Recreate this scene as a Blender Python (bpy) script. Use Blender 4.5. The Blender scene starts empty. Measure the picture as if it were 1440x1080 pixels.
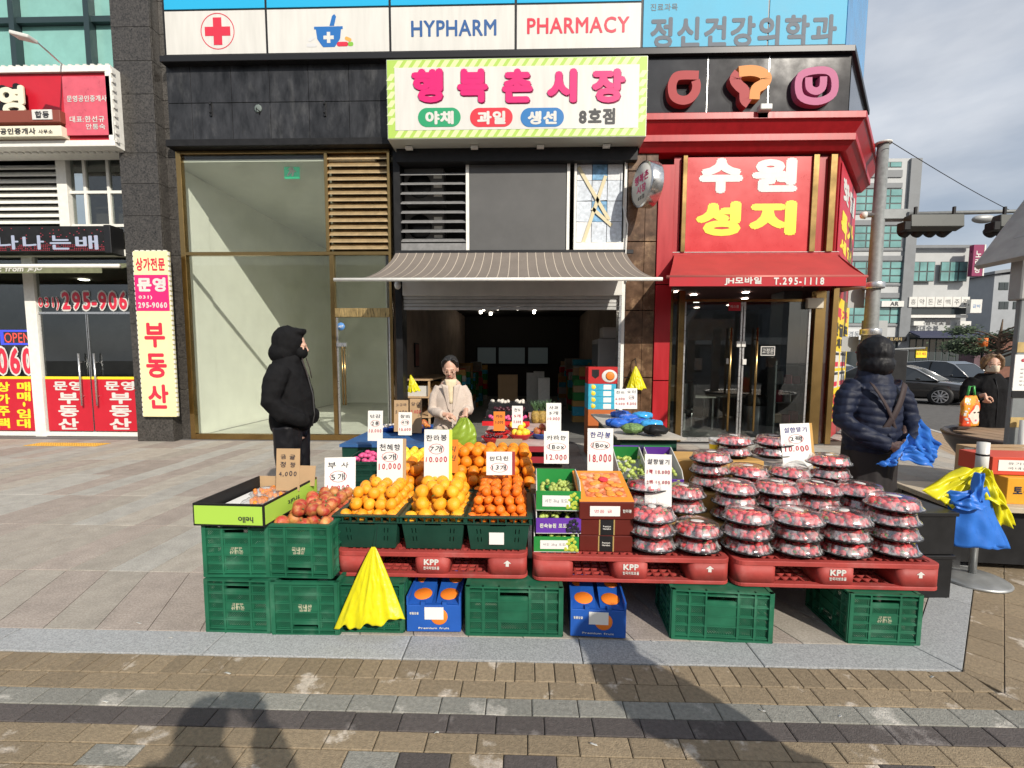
import bpy, bmesh, math, random
from mathutils import Matrix, Vector, noise as mnoise
R = math.radians
random.seed(7)
scene = bpy.context.scene
# ------------------------------------------------------------------ camera
F_ = 650.0; H = 1.52; PITCH = math.atan(.0844); YAW = R(1.62); ROLL = R(.17); YC = 561.0
cam = bpy.data.cameras.new('camera'); camo = bpy.data.objects.new('camera', cam)
scene.collection.objects.link(camo); scene.camera = camo
cam.sensor_fit = 'HORIZONTAL'; cam.sensor_width = 36.0; cam.lens = 36.0 * F_ / 1440.0
cam.shift_y = (YC - 540.0) / 1440.0
cam.clip_start = .02; cam.clip_end = 900.0
camo.matrix_world = (Matrix.Translation((0, 0, H)) @ Matrix.Rotation(YAW, 4, 'Z')
                     @ Matrix.Rotation(math.pi / 2 - PITCH, 4, 'X') @ Matrix.Rotation(ROLL, 4, 'Z'))
# ------------------------------------------------------------------ sky, sun, exposure
SUN = Vector((-.60, 1.0, -.74)).normalized()          # direction the light travels
world = bpy.data.worlds.new('World'); scene.world = world; world.use_nodes = True
wn = world.node_tree.nodes; wl = world.node_tree.links
bg = wn['Background']; bg.inputs[1].default_value = .088
sky = wn.new('ShaderNodeTexSky'); sky.sky_type = 'NISHITA'; sky.sun_disc = False
sky.sun_elevation = math.asin(-SUN.z); sky.sun_rotation = math.atan2(-SUN.x, -SUN.y)
sky.air_density = 1.0; sky.dust_density = 2.0; sky.ozone_density = 1.0
tc = wn.new('ShaderNodeTexCoord'); mp = wn.new('ShaderNodeMapping'); mp.inputs['Scale'].default_value = (1.2, 1.2, 3.6)
nz = wn.new('ShaderNodeTexNoise'); nz.inputs['Scale'].default_value = 2.1; nz.inputs['Detail'].default_value = 6.0; nz.inputs['Roughness'].default_value = .52
rp = wn.new('ShaderNodeValToRGB'); rp.color_ramp.elements[0].position = .30; rp.color_ramp.elements[0].color = (.38, .38, .38, 1)
rp.color_ramp.elements[1].position = .72; rp.color_ramp.elements[1].color = (.86, .86, .86, 1)
cr = wn.new('ShaderNodeValToRGB'); cr.color_ramp.elements[0].position = .35; cr.color_ramp.elements[0].color = (6.2, 6.9, 8.0, 1)
cr.color_ramp.elements[1].position = .68; cr.color_ramp.elements[1].color = (9.8, 10.1, 10.6, 1)
n2 = wn.new('ShaderNodeTexNoise'); n2.inputs['Scale'].default_value = 3.0; n2.inputs['Detail'].default_value = 5.0
mx = wn.new('ShaderNodeMixRGB')
wl.new(tc.outputs['Generated'], mp.inputs[0]); wl.new(mp.outputs[0], nz.inputs[0]); wl.new(mp.outputs[0], n2.inputs[0])
wl.new(nz.outputs[0], rp.inputs[0]); wl.new(n2.outputs[0], cr.inputs[0])
wl.new(rp.outputs[0], mx.inputs[0]); wl.new(sky.outputs[0], mx.inputs[1]); wl.new(cr.outputs[0], mx.inputs[2])
wl.new(mx.outputs[0], bg.inputs[0])
sun = bpy.data.lights.new('sun', 'SUN'); sun.energy = 4.6; sun.angle = R(.55); sun.color = (1.0, .93, .82)
suno = bpy.data.objects.new('sun', sun); scene.collection.objects.link(suno)
suno.rotation_mode = 'QUATERNION'; suno.rotation_quaternion = SUN.to_track_quat('-Z', 'Y'); suno.location = (6, -8, 12)
vs = scene.view_settings; vs.view_transform = 'Standard'; vs.look = 'None'; vs.gamma = 1.0; vs.use_curve_mapping = False
vs.exposure = .14
# ------------------------------------------------------------------ survey: turn a sight line of the photograph into a place on a known plane
def ray(px, py):
    x = (px - 720) / F_; y = -(py - YC) / F_
    c, s = math.cos(ROLL), math.sin(ROLL); x, y = x * c - y * s, x * s + y * c
    fy = math.cos(PITCH) + math.sin(PITCH) * y; fz = -math.sin(PITCH) + math.cos(PITCH) * y
    return (x * math.cos(YAW) - fy * math.sin(YAW), x * math.sin(YAW) + fy * math.cos(YAW), fz)
def G(px, py, z=0.0):
    X, Y, Z = ray(px, py); t = (z - H) / Z; return X * t, Y * t
def W(px, py, y):
    X, Y, Z = ray(px, py); t = y / Y; return X * t, H + Z * t
D = 8.45            # the shop fronts stand on the plane y = D
# ------------------------------------------------------------------ materials
MATS = {}
def PM(name, col, rough=.6, metal=0., nscale=0., namt=0., bump=0., bscale=None, spec=.5, oi=0., coat=0., emis=None, es=0., trans=0., col2=None, c2s=6., c2lo=.45, c2hi=.6, sss=0., ior=1.45, stretch=None, aniso=None):
    if name in MATS: return MATS[name]
    m = bpy.data.materials.new(name); m.use_nodes = True; nt = m.node_tree; N = nt.nodes; L = nt.links
    b = N['Principled BSDF']; b.inputs['Roughness'].default_value = rough; b.inputs['Metallic'].default_value = metal
    b.inputs['Specular IOR Level'].default_value = spec; b.inputs['Base Color'].default_value = (*col, 1)
    b.inputs['IOR'].default_value = ior
    if coat: b.inputs['Coat Weight'].default_value = coat; b.inputs['Coat Roughness'].default_value = .08
    if trans: b.inputs['Transmission Weight'].default_value = trans
    if sss: b.inputs['Subsurface Weight'].default_value = sss; b.inputs['Subsurface Radius'].default_value = (.01, .005, .003)
    if emis: b.inputs['Emission Color'].default_value = (*emis, 1); b.inputs['Emission Strength'].default_value = es
    t = N.new('ShaderNodeTexCoord'); src = t.outputs['Object']
    if stretch:
        q = N.new('ShaderNodeMapping'); q.inputs['Scale'].default_value = stretch; L.new(src, q.inputs[0]); src = q.outputs[0]
    cur = None
    if col2:
        n = N.new('ShaderNodeTexNoise'); n.inputs['Scale'].default_value = c2s; n.inputs['Detail'].default_value = 8.; n.inputs['Roughness'].default_value = .65
        r = N.new('ShaderNodeValToRGB'); r.color_ramp.elements[0].position = c2lo; r.color_ramp.elements[1].position = c2hi
        r.color_ramp.elements[0].color = (*col, 1); r.color_ramp.elements[1].color = (*col2, 1)
        L.new(src, n.inputs[0]); L.new(n.outputs[0], r.inputs[0]); cur = r.outputs[0]
    def mul(cur, fac, lo, hi):
        mr = N.new('ShaderNodeMapRange'); mr.inputs[3].default_value = lo; mr.inputs[4].default_value = hi; L.new(fac, mr.inputs[0])
        x = N.new('ShaderNodeMixRGB'); x.blend_type = 'MULTIPLY'; x.inputs[0].default_value = 1.
        if cur: L.new(cur, x.inputs[1])
        else: x.inputs[1].default_value = (*col, 1)
        L.new(mr.outputs[0], x.inputs[2]); return x.outputs[0]
    if nscale:
        n = N.new('ShaderNodeTexNoise'); n.inputs['Scale'].default_value = nscale; n.inputs['Detail'].default_value = 7.; n.inputs['Roughness'].default_value = .6
        L.new(src, n.inputs[0]); mrr = N.new('ShaderNodeMapRange'); mrr.inputs[1].default_value = .28; mrr.inputs[2].default_value = .72; L.new(n.outputs[0], mrr.inputs[0])
        cur = mul(cur, mrr.outputs[0], 1 - namt, 1 + namt)
        mr = N.new('ShaderNodeMapRange'); mr.inputs[3].default_value = max(0, rough - .12); mr.inputs[4].default_value = min(1, rough + .12); L.new(n.outputs[0], mr.inputs[0]); L.new(mr.outputs[0], b.inputs['Roughness'])
    if oi:
        o = N.new('ShaderNodeObjectInfo'); cur = mul(cur, o.outputs['Random'], 1 - oi, 1 + oi)
    if cur: L.new(cur, b.inputs['Base Color'])
    if bump:
        n = N.new('ShaderNodeTexNoise'); n.inputs['Scale'].default_value = bscale or 40.; n.inputs['Detail'].default_value = 4.; L.new(src, n.inputs[0])
        bp = N.new('ShaderNodeBump'); bp.inputs['Strength'].default_value = bump; bp.inputs['Distance'].default_value = .01; L.new(n.outputs[0], bp.inputs['Height']); L.new(bp.outputs[0], b.inputs['Normal'])
    MATS[name] = m; return m
def FILM(name, col, rough=.35, thin=.4):          # thin plastic bag film that lets light through
    if name in MATS: return MATS[name]
    m = PM(name, col, rough, nscale=6, namt=.10, bump=.25, bscale=26); N = m.node_tree.nodes; L = m.node_tree.links
    t = N.new('ShaderNodeBsdfTranslucent'); t.inputs[0].default_value = (*[min(1, c * 1.25) for c in col], 1); x = N.new('ShaderNodeMixShader'); x.inputs[0].default_value = thin
    L.new(N['Principled BSDF'].outputs[0], x.inputs[1]); L.new(t.outputs[0], x.inputs[2]); L.new(x.outputs[0], N['Material Output'].inputs[0]); return m
def GLASS(name, tint=(.86, .9, .88), refl=1.0, rough=0.0, ior=1.5, veil=0.0, vcol=(.8, .8, .8)):
    if name in MATS: return MATS[name]
    m = bpy.data.materials.new(name); m.use_nodes = True; N = m.node_tree.nodes; L = m.node_tree.links
    N.remove(N['Principled BSDF']); out = N['Material Output']
    t = N.new('ShaderNodeBsdfTransparent'); t.inputs[0].default_value = (*tint, 1)
    g = N.new('ShaderNodeBsdfGlossy'); g.inputs['Roughness'].default_value = rough; g.inputs[0].default_value = (refl, refl, refl, 1)
    lw = N.new('ShaderNodeLayerWeight'); lw.inputs[0].default_value = .5
    pw = N.new('ShaderNodeMath'); pw.operation = 'POWER'; pw.inputs[1].default_value = 4.2; L.new(lw.outputs['Facing'], pw.inputs[0])
    f = N.new('ShaderNodeMapRange'); f0 = ((ior - 1) / (ior + 1)) ** 2; f.inputs[3].default_value = f0; f.inputs[4].default_value = .9; L.new(pw.outputs[0], f.inputs[0])
    s = N.new('ShaderNodeMixShader'); L.new(f.outputs[0], s.inputs[0]); L.new(t.outputs[0], s.inputs[1]); L.new(g.outputs[0], s.inputs[2])
    last = s
    if veil:          # whitish layer: dust and smears on panes, painted glare on the strawberry lids
        d = N.new('ShaderNodeBsdfDiffuse'); d.inputs[0].default_value = (*vcol, 1)
        tcn = N.new('ShaderNodeTexCoord'); nn = N.new('ShaderNodeTexNoise'); nn.inputs['Scale'].default_value = 2.2; nn.inputs['Detail'].default_value = 8.
        mr = N.new('ShaderNodeMapRange'); mr.inputs[1].default_value = .35; mr.inputs[2].default_value = .75; mr.inputs[3].default_value = veil * .3; mr.inputs[4].default_value = veil * 1.5
        L.new(tcn.outputs['Object'], nn.inputs[0]); L.new(nn.outputs[0], mr.inputs[0])
        s2 = N.new('ShaderNodeMixShader'); L.new(mr.outputs[0], s2.inputs[0]); L.new(s.outputs[0], s2.inputs[1]); L.new(d.outputs[0], s2.inputs[2]); last = s2
    L.new(last.outputs[0], out.inputs[0]); MATS[name] = m; return m
# ------------------------------------------------------------------ mesh helpers
def link(o): scene.collection.objects.link(o); return o
PW = {}; KIDS = {}
class MB:
    def __init__(s): s.v = []; s.f = []; s.m = []; s.sm = []
    def add(s, vs_, fs, mi=0, M=None, smooth=False):
        k = len(s.v)
        for p in vs_: s.v.append(tuple(M @ Vector(p)) if M is not None else tuple(p))
        for f in fs: s.f.append(tuple(i + k for i in f)); s.m.append(mi); s.sm.append(smooth)
        return s
    def box(s, x0, x1, y0, y1, z0, z1, mi=0, M=None):
        return s.add([(x0, y0, z0), (x1, y0, z0), (x1, y1, z0), (x0, y1, z0), (x0, y0, z1), (x1, y0, z1), (x1, y1, z1), (x0, y1, z1)],
                     [(0, 3, 2, 1), (4, 5, 6, 7), (0, 1, 5, 4), (1, 2, 6, 5), (2, 3, 7, 6), (3, 0, 4, 7)], mi, M)
    def cbox(s, c, d, mi=0, M=None):
        return s.box(c[0] - d[0] / 2, c[0] + d[0] / 2, c[1] - d[1] / 2, c[1] + d[1] / 2, c[2] - d[2] / 2, c[2] + d[2] / 2, mi, M)
    def quad(s, a, b, c, d, mi=0, M=None): return s.add([a, b, c, d], [(0, 1, 2, 3)], mi, M)
    def prism(s, poly, z0, z1, mi=0, M=None, smooth=False):
        n = len(poly); v = [(x, y, z0) for x, y in poly] + [(x, y, z1) for x, y in poly]
        f = [tuple(range(n))[::-1], tuple(range(n, 2 * n))]
        s.add(v, f, mi, M); k = len(s.v) - 2 * n
        for i in range(n):
            j = (i + 1) % n; s.f.append((k + i, k + j, k + n + j, k + n + i)); s.m.append(mi); s.sm.append(smooth)
        return s
    def lathe(s, prof, n=24, mi=0, M=None, sx=1., sy=1., smooth=True, cap=True):
        v = []; f = []
        for r, z in prof:
            for i in range(n):
                a = 2 * math.pi * i / n; v.append((r * math.cos(a) * sx, r * math.sin(a) * sy, z))
        for k in range(len(prof) - 1):
            for i in range(n):
                j = (i + 1) % n; f.append((k * n + i, k * n + j, (k + 1) * n + j, (k + 1) * n + i))
        if cap:
            f.append(tuple(range(n))[::-1]); q = (len(prof) - 1) * n; f.append(tuple(range(q, q + n)))
        return s.add(v, f, mi, M, smooth)
    def tube(s, pts, r, n=8, mi=0, M=None, smooth=True, cap=True, flat=1.0):
        pts = [Vector(p) for p in pts]; rs = r if isinstance(r, (list, tuple)) else [r] * len(pts)
        v = []; f = []; up = None
        for k, p in enumerate(pts):
            d = (pts[min(k + 1, len(pts) - 1)] - pts[max(k - 1, 0)]).normalized()
            if up is None: up = Vector((0, 0, 1)) if abs(d.z) < .9 else Vector((1, 0, 0))
            a = d.cross(up).normalized(); b = a.cross(d).normalized(); up = b
            for i in range(n):
                t = 2 * math.pi * i / n; v.append(p + a * (rs[k] * math.cos(t)) + b * (rs[k] * flat * math.sin(t)))
        for k in range(len(pts) - 1):
            for i in range(n):
                j = (i + 1) % n; f.append((k * n + i, k * n + j, (k + 1) * n + j, (k + 1) * n + i))
        if cap: f.append(tuple(range(n))[::-1]); q = (len(pts) - 1) * n; f.append(tuple(range(q, q + n)))
        return s.add(v, f, mi, M, smooth)
    def ball(s, c, rx, ry=None, rz=None, n=12, k=8, mi=0, M=None):
        ry = ry or rx; rz = rz or rx; v = [(c[0], c[1], c[2] - rz)]; f = []
        for a in range(1, k):
            t = math.pi * a / k
            for i in range(n):
                p = 2 * math.pi * i / n; v.append((c[0] + rx * math.sin(t) * math.cos(p), c[1] + ry * math.sin(t) * math.sin(p), c[2] - rz * math.cos(t)))
        v.append((c[0], c[1], c[2] + rz)); e = len(v) - 1
        for i in range(n):
            j = (i + 1) % n; f.append((0, 1 + j, 1 + i)); f.append((e, e - n + i, e - n + j))
            for a in range(k - 2): q = 1 + a * n; f.append((q + i, q + j, q + n + j, q + n + i))
        return s.add(v, f, mi, M, True)
    def grid(s, fn, nu, nv, mi=0, smooth=True, M=None):
        v = [fn(i / nu, j / nv) for j in range(nv + 1) for i in range(nu + 1)]; w = nu + 1
        return s.add(v, [(j * w + i, j * w + i + 1, (j + 1) * w + i + 1, (j + 1) * w + i) for j in range(nv) for i in range(nu)], mi, M, smooth)
    def mesh(s, name, mats, bevel=0., seg=1):
        me = bpy.data.meshes.new(name); me.from_pydata(s.v, [], s.f)
        for m in (mats if isinstance(mats, (list, tuple)) else [mats]): me.materials.append(m)
        me.polygons.foreach_set('material_index', s.m); me.polygons.foreach_set('use_smooth', s.sm)
        if bevel:
            b = bmesh.new(); b.from_mesh(me); bmesh.ops.remove_doubles(b, verts=b.verts, dist=1e-6)
            ed = [e for e in b.edges if len(e.link_faces) == 2 and e.calc_face_angle(0) > .5]
            bmesh.ops.bevel(b, geom=ed, offset=bevel, segments=seg, affect='EDGES', profile=.5, clamp_overlap=True); b.to_mesh(me); b.free()
        me.update(); return me
    def build(s, name, mats, parent=None, bevel=0., seg=1, thick=0., M=None, local=False):
        return put(name, s.mesh(name, mats, bevel, seg), parent, M, thick, local)
def put(name, me, parent=None, M=None, thick=0., local=False):
    """link a mesh; mesh coordinates are world coordinates unless local (then in the parent's own frame)"""
    o = link(bpy.data.objects.new(name, me))
    if M is not None: o.matrix_basis = M
    if parent is not None:
        o.parent = parent; KIDS.setdefault(parent.name, []).append(o)
        if not local: o.matrix_parent_inverse = PW.get(parent.name, Matrix()).inverted()
    PW[o.name] = (PW.get(parent.name, Matrix()) if (parent is not None and local) else Matrix()) @ (M if M is not None else Matrix())
    if thick:
        sm = o.modifiers.new('thickness', 'SOLIDIFY'); sm.thickness = thick; sm.offset = 0
    return o
def thing(name, loc=(0, 0, 0), rotz=0., label=None, cat=None, group=None, M=None):
    o = link(bpy.data.objects.new(name, None)); o.empty_display_size = .05
    o.matrix_basis = M if M is not None else Matrix.Translation(loc) @ Matrix.Rotation(rotz, 4, 'Z')
    PW[o.name] = o.matrix_basis.copy(); tag(o, label, cat, group); return o
def tag(o, label=None, cat=None, group=None, kind=None):
    if label: o['label'] = label
    if cat: o['category'] = cat
    if group: o['group'] = group
    if kind: o['kind'] = kind
    return o
def dup(root, M=None, label=None, group=None):
    """copy of a thing with copies of its parts and sub-parts"""
    def rec(o, par):
        c = link(o.copy()); c.parent = par
        if par is not None: KIDS.setdefault(par.name, []).append(c)
        for ch in KIDS.get(o.name, []): rec(ch, c)
        return c
    r = rec(root, None)
    if M is not None: r.matrix_basis = M
    PW[r.name] = r.matrix_basis.copy()
    if label: r['label'] = label
    if group: r['group'] = group
    return r
# ------------------------------------------------------------------ lettering
CH = set('나는배행복촌시장야채과일생선8호점HYPHARMACY정신건강의학과진료목수원성지JH모바일T.295-1118상가전문영031)0부동산합동공인중개사무소대표:한선규안통숙efit from JEJUOPEN매임·택주가파트KPP한국파렛트풀국내산유기농금귤짱4,부사5개10레향6개7라봉만다린13카2참외고구마당근단귤천혜망(1Box)8설향딸기1팩토마토3,진미오이고정문에스콤장노래방흥약돈본맥주집광대숯불갈비속보입니다핫딜특가세일폰교체무료최저공짜프라자완숙AR경동hellofruitPremiumHanaboKMkgADT완포도농샤인스켓감귤선물명품과일Lpx')
CH.discard(' ')
GL = {}
def make_glyphs():
    chs = sorted(CH)
    c = bpy.data.curves.new('glyphs', 'FONT'); c.body = '\n'.join(chs); c.resolution_u = 3; c.fill_mode = 'FRONT'; c.space_line = 4.0
    o = link(bpy.data.objects.new('glyphs', c))
    dg = bpy.context.evaluated_depsgraph_get(); dg.update()
    me = o.evaluated_get(dg).to_mesh(); V = [(p.co.x, p.co.y) for p in me.vertices]; sub = {}
    ys = [min(V[i][1] for i in p.vertices) for p in me.polygons]
    for p in me.polygons:
        f = tuple(p.vertices); y = sum(V[i][1] for i in f) / len(f); k = int(round((.36 - y) / 4.0)); sub.setdefault(k, []).append(f)
    for k, fs in sub.items():
        ids = sorted({i for f in fs for i in f}); mp_ = {i: n for n, i in enumerate(ids)}; v = [(V[i][0], V[i][1] + 4.0 * k) for i in ids]; g = []
        for f in fs:
            q = tuple(mp_[i] for i in f); a = sum(v[q[i]][0] * v[q[(i + 1) % len(q)]][1] - v[q[(i + 1) % len(q)]][0] * v[q[i]][1] for i in range(len(q)))
            g.append(q if a > 0 else q[::-1])
        GL[chs[k]] = (v, g, min(p[0] for p in v), max(p[0] for p in v))
    bpy.data.objects.remove(o); bpy.data.curves.remove(c)
make_glyphs()
def text_mb(mb, s, M, cx, cy, w=None, h=None, bold=0., ext=0., jit=0., sp=.06, mi=0, z=0., shear=0., rnd=random):
    """letters of s fitted into a w x h box about (cx, cy) in the frame M (x right, y up, z out)"""
    vs_, fs = [], []; x = 0.
    for ch in s:
        if ch == ' ': x += .38; continue
        v, f, a, b = GL[ch]
        hang = ord(ch) > 0x2000
        if hang: off = x; adv = .92 + sp
        elif ch.isdigit(): off = x + (.58 - a - b) / 2; adv = .58 + sp
        else: off = x - a; adv = (b - a) + sp + .05
        ja = rnd.uniform(-1, 1) * jit; jy = rnd.uniform(-1, 1) * jit * .35; js = 1 + rnd.uniform(-1, 1) * jit * .7
        for k, (dx, dy) in enumerate([(0, 0)] if not bold else [(0, 0)] + [(bold * 1.2 * math.cos(q * .785), bold * 1.2 * math.sin(q * .785)) for q in range(8)]):
            n = len(vs_)
            for (p, q) in v:
                p2 = (p - (a + b) / 2) * js; q2 = (q - .36) * js
                p3 = p2 * math.cos(ja) - q2 * math.sin(ja) + (a + b) / 2; q3 = p2 * math.sin(ja) + q2 * math.cos(ja) + .36
                vs_.append((p3 + off + dx + shear * q3, q3 + dy + jy, k))
            fs += [tuple(i + n for i in t) for t in f]
        x += adv
    x0 = min(p[0] for p in vs_); x1 = max(p[0] for p in vs_); y0 = min(p[1] for p in vs_); y1 = max(p[1] for p in vs_)
    sx = w / (x1 - x0) if w else None; sy = h / (y1 - y0) if h else None
    sx = sx or sy; sy = sy or sx
    P = [((p[0] - (x0 + x1) / 2) * sx + cx, (p[1] - (y0 + y1) / 2) * sy + cy, z + ext + p[2] * .0003) for p in vs_]
    mb.add(P, fs, mi, M)
    if ext:
        cnt = {}
        for t in fs:
            for i in range(len(t)):
                e = (t[i], t[(i + 1) % len(t)]); key = tuple(sorted(e)); cnt.setdefault(key, []).append(e)
        n = len(P); sv = P + [(p[0], p[1], z) for p in P]; sf = []
        for e in cnt.values():
            if len(e) == 1: a, b = e[0]; sf.append((b, a, a + n, b + n))
        mb.add(sv, sf, mi, M)
    return mb
def FR(Y): return Matrix(((1, 0, 0, 0), (0, 0, -1, Y), (0, 1, 0, 0), (0, 0, 0, 1)))   # wall frame at y = Y facing the street
def wtext(parent, s, x0, y0, x1, y1, Y, mat, name='lettering', **k):
    """lettering on the wall plane y = Y inside the sighted rectangle"""
    ax, az = W((x0 + x1) / 2, (y0 + y1) / 2, Y); w = W(x1, (y0 + y1) / 2, Y)[0] - W(x0, (y0 + y1) / 2, Y)[0]
    h = W((x0 + x1) / 2, y0, Y)[1] - W((x0 + x1) / 2, y1, Y)[1]
    return text_mb(MB(), s, FR(Y), ax, az, w, h, **k).build(name, mat, parent)
def wrect(x0, y0, x1, y1, Y):
    """sighted rectangle -> x0, x1, z0, z1 on the plane y = Y (averaged upright)"""
    a = W(x0, y0, Y); b = W(x1, y0, Y); c = W(x0, y1, Y); d = W(x1, y1, Y)
    return (a[0] + c[0]) / 2, (b[0] + d[0]) / 2, (c[1] + d[1]) / 2, (a[1] + b[1]) / 2
def slab(parent, name, r, Y, t, mat, bevel=0., proud=0.):
    """upright slab over the rect r = x0,x1,z0,z1, front face at y = Y - proud, thickness t"""
    return MB().box(r[0], r[1], Y - proud, Y - proud + t, r[2], r[3]).build(name, mat, parent, bevel)
def frame_mb(mb, r, Y, t, w, mi=0):
    x0, x1, z0, z1 = r
    mb.box(x0, x1, Y, Y + t, z1 - w, z1, mi); mb.box(x0, x1, Y, Y + t, z0, z0 + w, mi)
    mb.box(x0, x0 + w, Y, Y + t, z0 + w, z1 - w, mi); mb.box(x1 - w, x1, Y, Y + t, z0 + w, z1 - w, mi); return mb
# ================================================================== the ground
def clip(poly, a, b, c):          # keep a*x + b*y <= c
    out = []
    for i in range(len(poly)):
        p, q = poly[i], poly[(i + 1) % len(poly)]
        dp = a * p[0] + b * p[1] - c; dq = a * q[0] + b * q[1] - c
        if dp <= 0: out.append(p)
        if (dp < 0 < dq) or (dq < 0 < dp):
            t = dp / (dp - dq); out.append((p[0] + (q[0] - p[0]) * t, p[1] + (q[1] - p[1]) * t))
    return out
def stone(mb, poly, top, depth, bev=.004, mi=0):
    """paving stone with chamfered upper edge"""
    n = len(poly); cx = sum(p[0] for p in poly) / n; cy = sum(p[1] for p in poly) / n
    inn = []
    for x, y in poly:
        d = math.hypot(x - cx, y - cy) or 1; k = max(0., (d - bev * 1.4) / d); inn.append((cx + (x - cx) * k, cy + (y - cy) * k))
    v = [(x, y, top - depth) for x, y in poly] + [(x, y, top - bev * .6) for x, y in poly] + [(x, y, top) for x, y in inn]
    f = [tuple(range(2 * n, 3 * n))]
    for k in (0, 1):
        for i in range(n): j = (i + 1) % n; f.append((k * n + i, k * n + j, (k + 1) * n + j, (k + 1) * n + i))
    mb.add(v, f, mi); return mb
gm = PM('ground_bed', (.10, .095, .09), .95, nscale=9, namt=.25, bump=.4, bscale=60)
ground = MB().quad((-300, -300, -.06), (300, -300, -.06), (300, 300, -.06), (-300, 300, -.06)).build('ground', gm); tag(ground, kind='structure')
# ---- brick paving in front of the stall
def brickmat(name, c, c2, amt):
    return PM(name, c, .85, nscale=55, namt=.26, oi=.14, col2=c2, c2s=amt, c2lo=.575, c2hi=.64, bump=.5, bscale=160)
BT = brickmat('brick_tan', (.235, .182, .118), (.46, .40, .33), 4.2)
BG = brickmat('brick_grey', (.22, .215, .19), (.40, .38, .34), 3.6)
BD = brickmat('brick_dark', (.082, .070, .066), (.20, .18, .17), 2.2)
bed = PM('paving_sand', (.085, .075, .06), .95, nscale=30, namt=.3)
paving = MB().box(-7, 12, -6, 2.215, -.05, -.012).build('brick_paving', bed); tag(paving, kind='structure')
lane = MB().prism([(2.2, 2.2155), (12, 2.2155), (9.0, 9.0), (8.9, 9.0)], -.05, -.012).build('brick_bed', bed, paving)
KX, KY = 2.16, 2.22          # outer corner of the granite kerb
rest = [MB(), MB(), MB()]; nb = 0
rb = random.Random(3)
def brick(poly, mi, mats, near):
    global nb
    if len(poly) < 3: return
    area = abs(sum(poly[i][0] * poly[(i + 1) % len(poly)][1] - poly[(i + 1) % len(poly)][0] * poly[i][1] for i in range(len(poly)))) / 2
    if area < .0012: return
    top = rb.uniform(-.0018, .0018)
    if near and nb < 300:
        nb += 1; cx = sum(p[0] for p in poly) / len(poly); cy = sum(p[1] for p in poly) / len(poly)
        stone(MB(), poly, top, .03).build('brick', mats[mi], paving)
    else: stone(rest[mi], poly, top, .03)
BM = [BT, BG, BD]
rows = [(2.075, 2.214, .0965, 0), (1.9665, 2.0715, .2025, 0), (1.8645, 1.963, .2025, 1), (1.7645, 1.861, .2025, 2), (1.668, 1.761, .2025, 0), (1.57, 1.6645, .2025, 3), (1.47, 1.5665, .2025, 0)]
y = 1.4665
for k in range(46):
    rows.append((y - .0965, y, .2025, [0, 1, 0, 2, 0, 3][k % 6])); y -= .1
for ri, (y0, y1, w, kind) in enumerate(rows):
    off = [0., .03, .11, .06, .13, .02][ri % 6] * (1 if ri else 0)
    x = -3.9 - off if y0 > 1.4 else -6.8
    while x < (3.7 if y0 > 1.4 else 9):
        poly = [(x, y0), (x + w - .0045, y0), (x + w - .0045, y1), (x, y1)]
        mi = kind
        if kind == 3: mi = rb.choice([0, 0, 0, 1, 2, 0])
        if x > KX - .5: poly = clip(poly, 1., .33, KX + .33 * KY - .003)
        inframe = y1 > 1.55 and (x + w) > -(y1 * 1.22 + .1) and x < y1 * 1.18 + .2
        brick(poly, mi, BM, inframe)
        x += w
# courses that turn the corner at 45 degrees and run back beside the kerb
dV = Vector((.7071, .7071)); nV = Vector((.7071, -.7071)); K0 = Vector((KX, KY))
def lanept(s, t): p = K0 + dV * s + nV * t; return (p.x, p.y)
cols = []; t_ = .004
for w_, kind in [(.14, 0), (.105, 0), (.105, 1), (.1, 2), (.1, 0), (.1, 3)] + [(.1, k_) for k_ in (0, 1, 0, 2, 0, 3)] * 4:
    cols.append((t_, t_ + w_ - .0022, kind)); t_ += w_
for ci, (a, b_, kind) in enumerate(cols):
    s = -3.0 + (.0, .07, .13)[ci % 3]
    while s < 4.6:
        L_ = .2025
        poly = [lanept(s, a), lanept(s, b_), lanept(s + L_ - .0045, b_), lanept(s + L_ - .0045, a)]
        poly = clip(poly[::-1], -1., -.33, -(KX + .33 * KY) - .003)
        poly = clip(poly, -0., -1., -.2) if poly else poly
        mi = rb.choice([0, 0, 1, 2]) if kind == 3 else kind
        brick(poly[::-1] if False else poly, mi, BM, s < 1.6 and ci < 5); s += L_
for k, nme in enumerate(('tan', 'grey', 'dark')):
    o = rest[k].build('brick_rows', BM[k], paving); tag(o, kind='stuff')
# ---- granite kerb
GK = PM('granite_kerb', (.32, .33, .335), .72, nscale=130, namt=.42, oi=.10, bump=.25, bscale=220)
kerb = MB().box(-6.8, KX - .004, KY + .004, 2.405, -.05, -.015).build('granite_kerb', bed); tag(kerb, kind='structure')
kx = [-5.9, -4.9, -3.9, -2.84, -1.66, -.62, .30, 1.20, 2.16]
for a, b in zip(kx[:-1], kx[1:]):
    poly = [(a + .003, KY), (b - .003, KY), (b - .003, 2.412), (a + .003, 2.412)]
    if b > 2: poly = [(a + .003, KY), (KX - .005, KY), (KX - .081, 2.412), (a + .003, 2.412)]
    stone(MB(), poly, .003, .045, .004).build('kerb_stone', GK, kerb)
ky = [0., .9, 1.85, 2.8, 3.75, 4.7]
for i, (a, b_) in enumerate(zip(ky[:-1], ky[1:])):
    p = [lanept(a + .003, 0), lanept(b_ - .003, 0), lanept(b_ - .003, -.19), lanept(a + .003 + (.08 if i == 0 else 0), -.19)]
    stone(MB(), p, .003, .045, .004).build('kerb_stone', GK, kerb)
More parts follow.
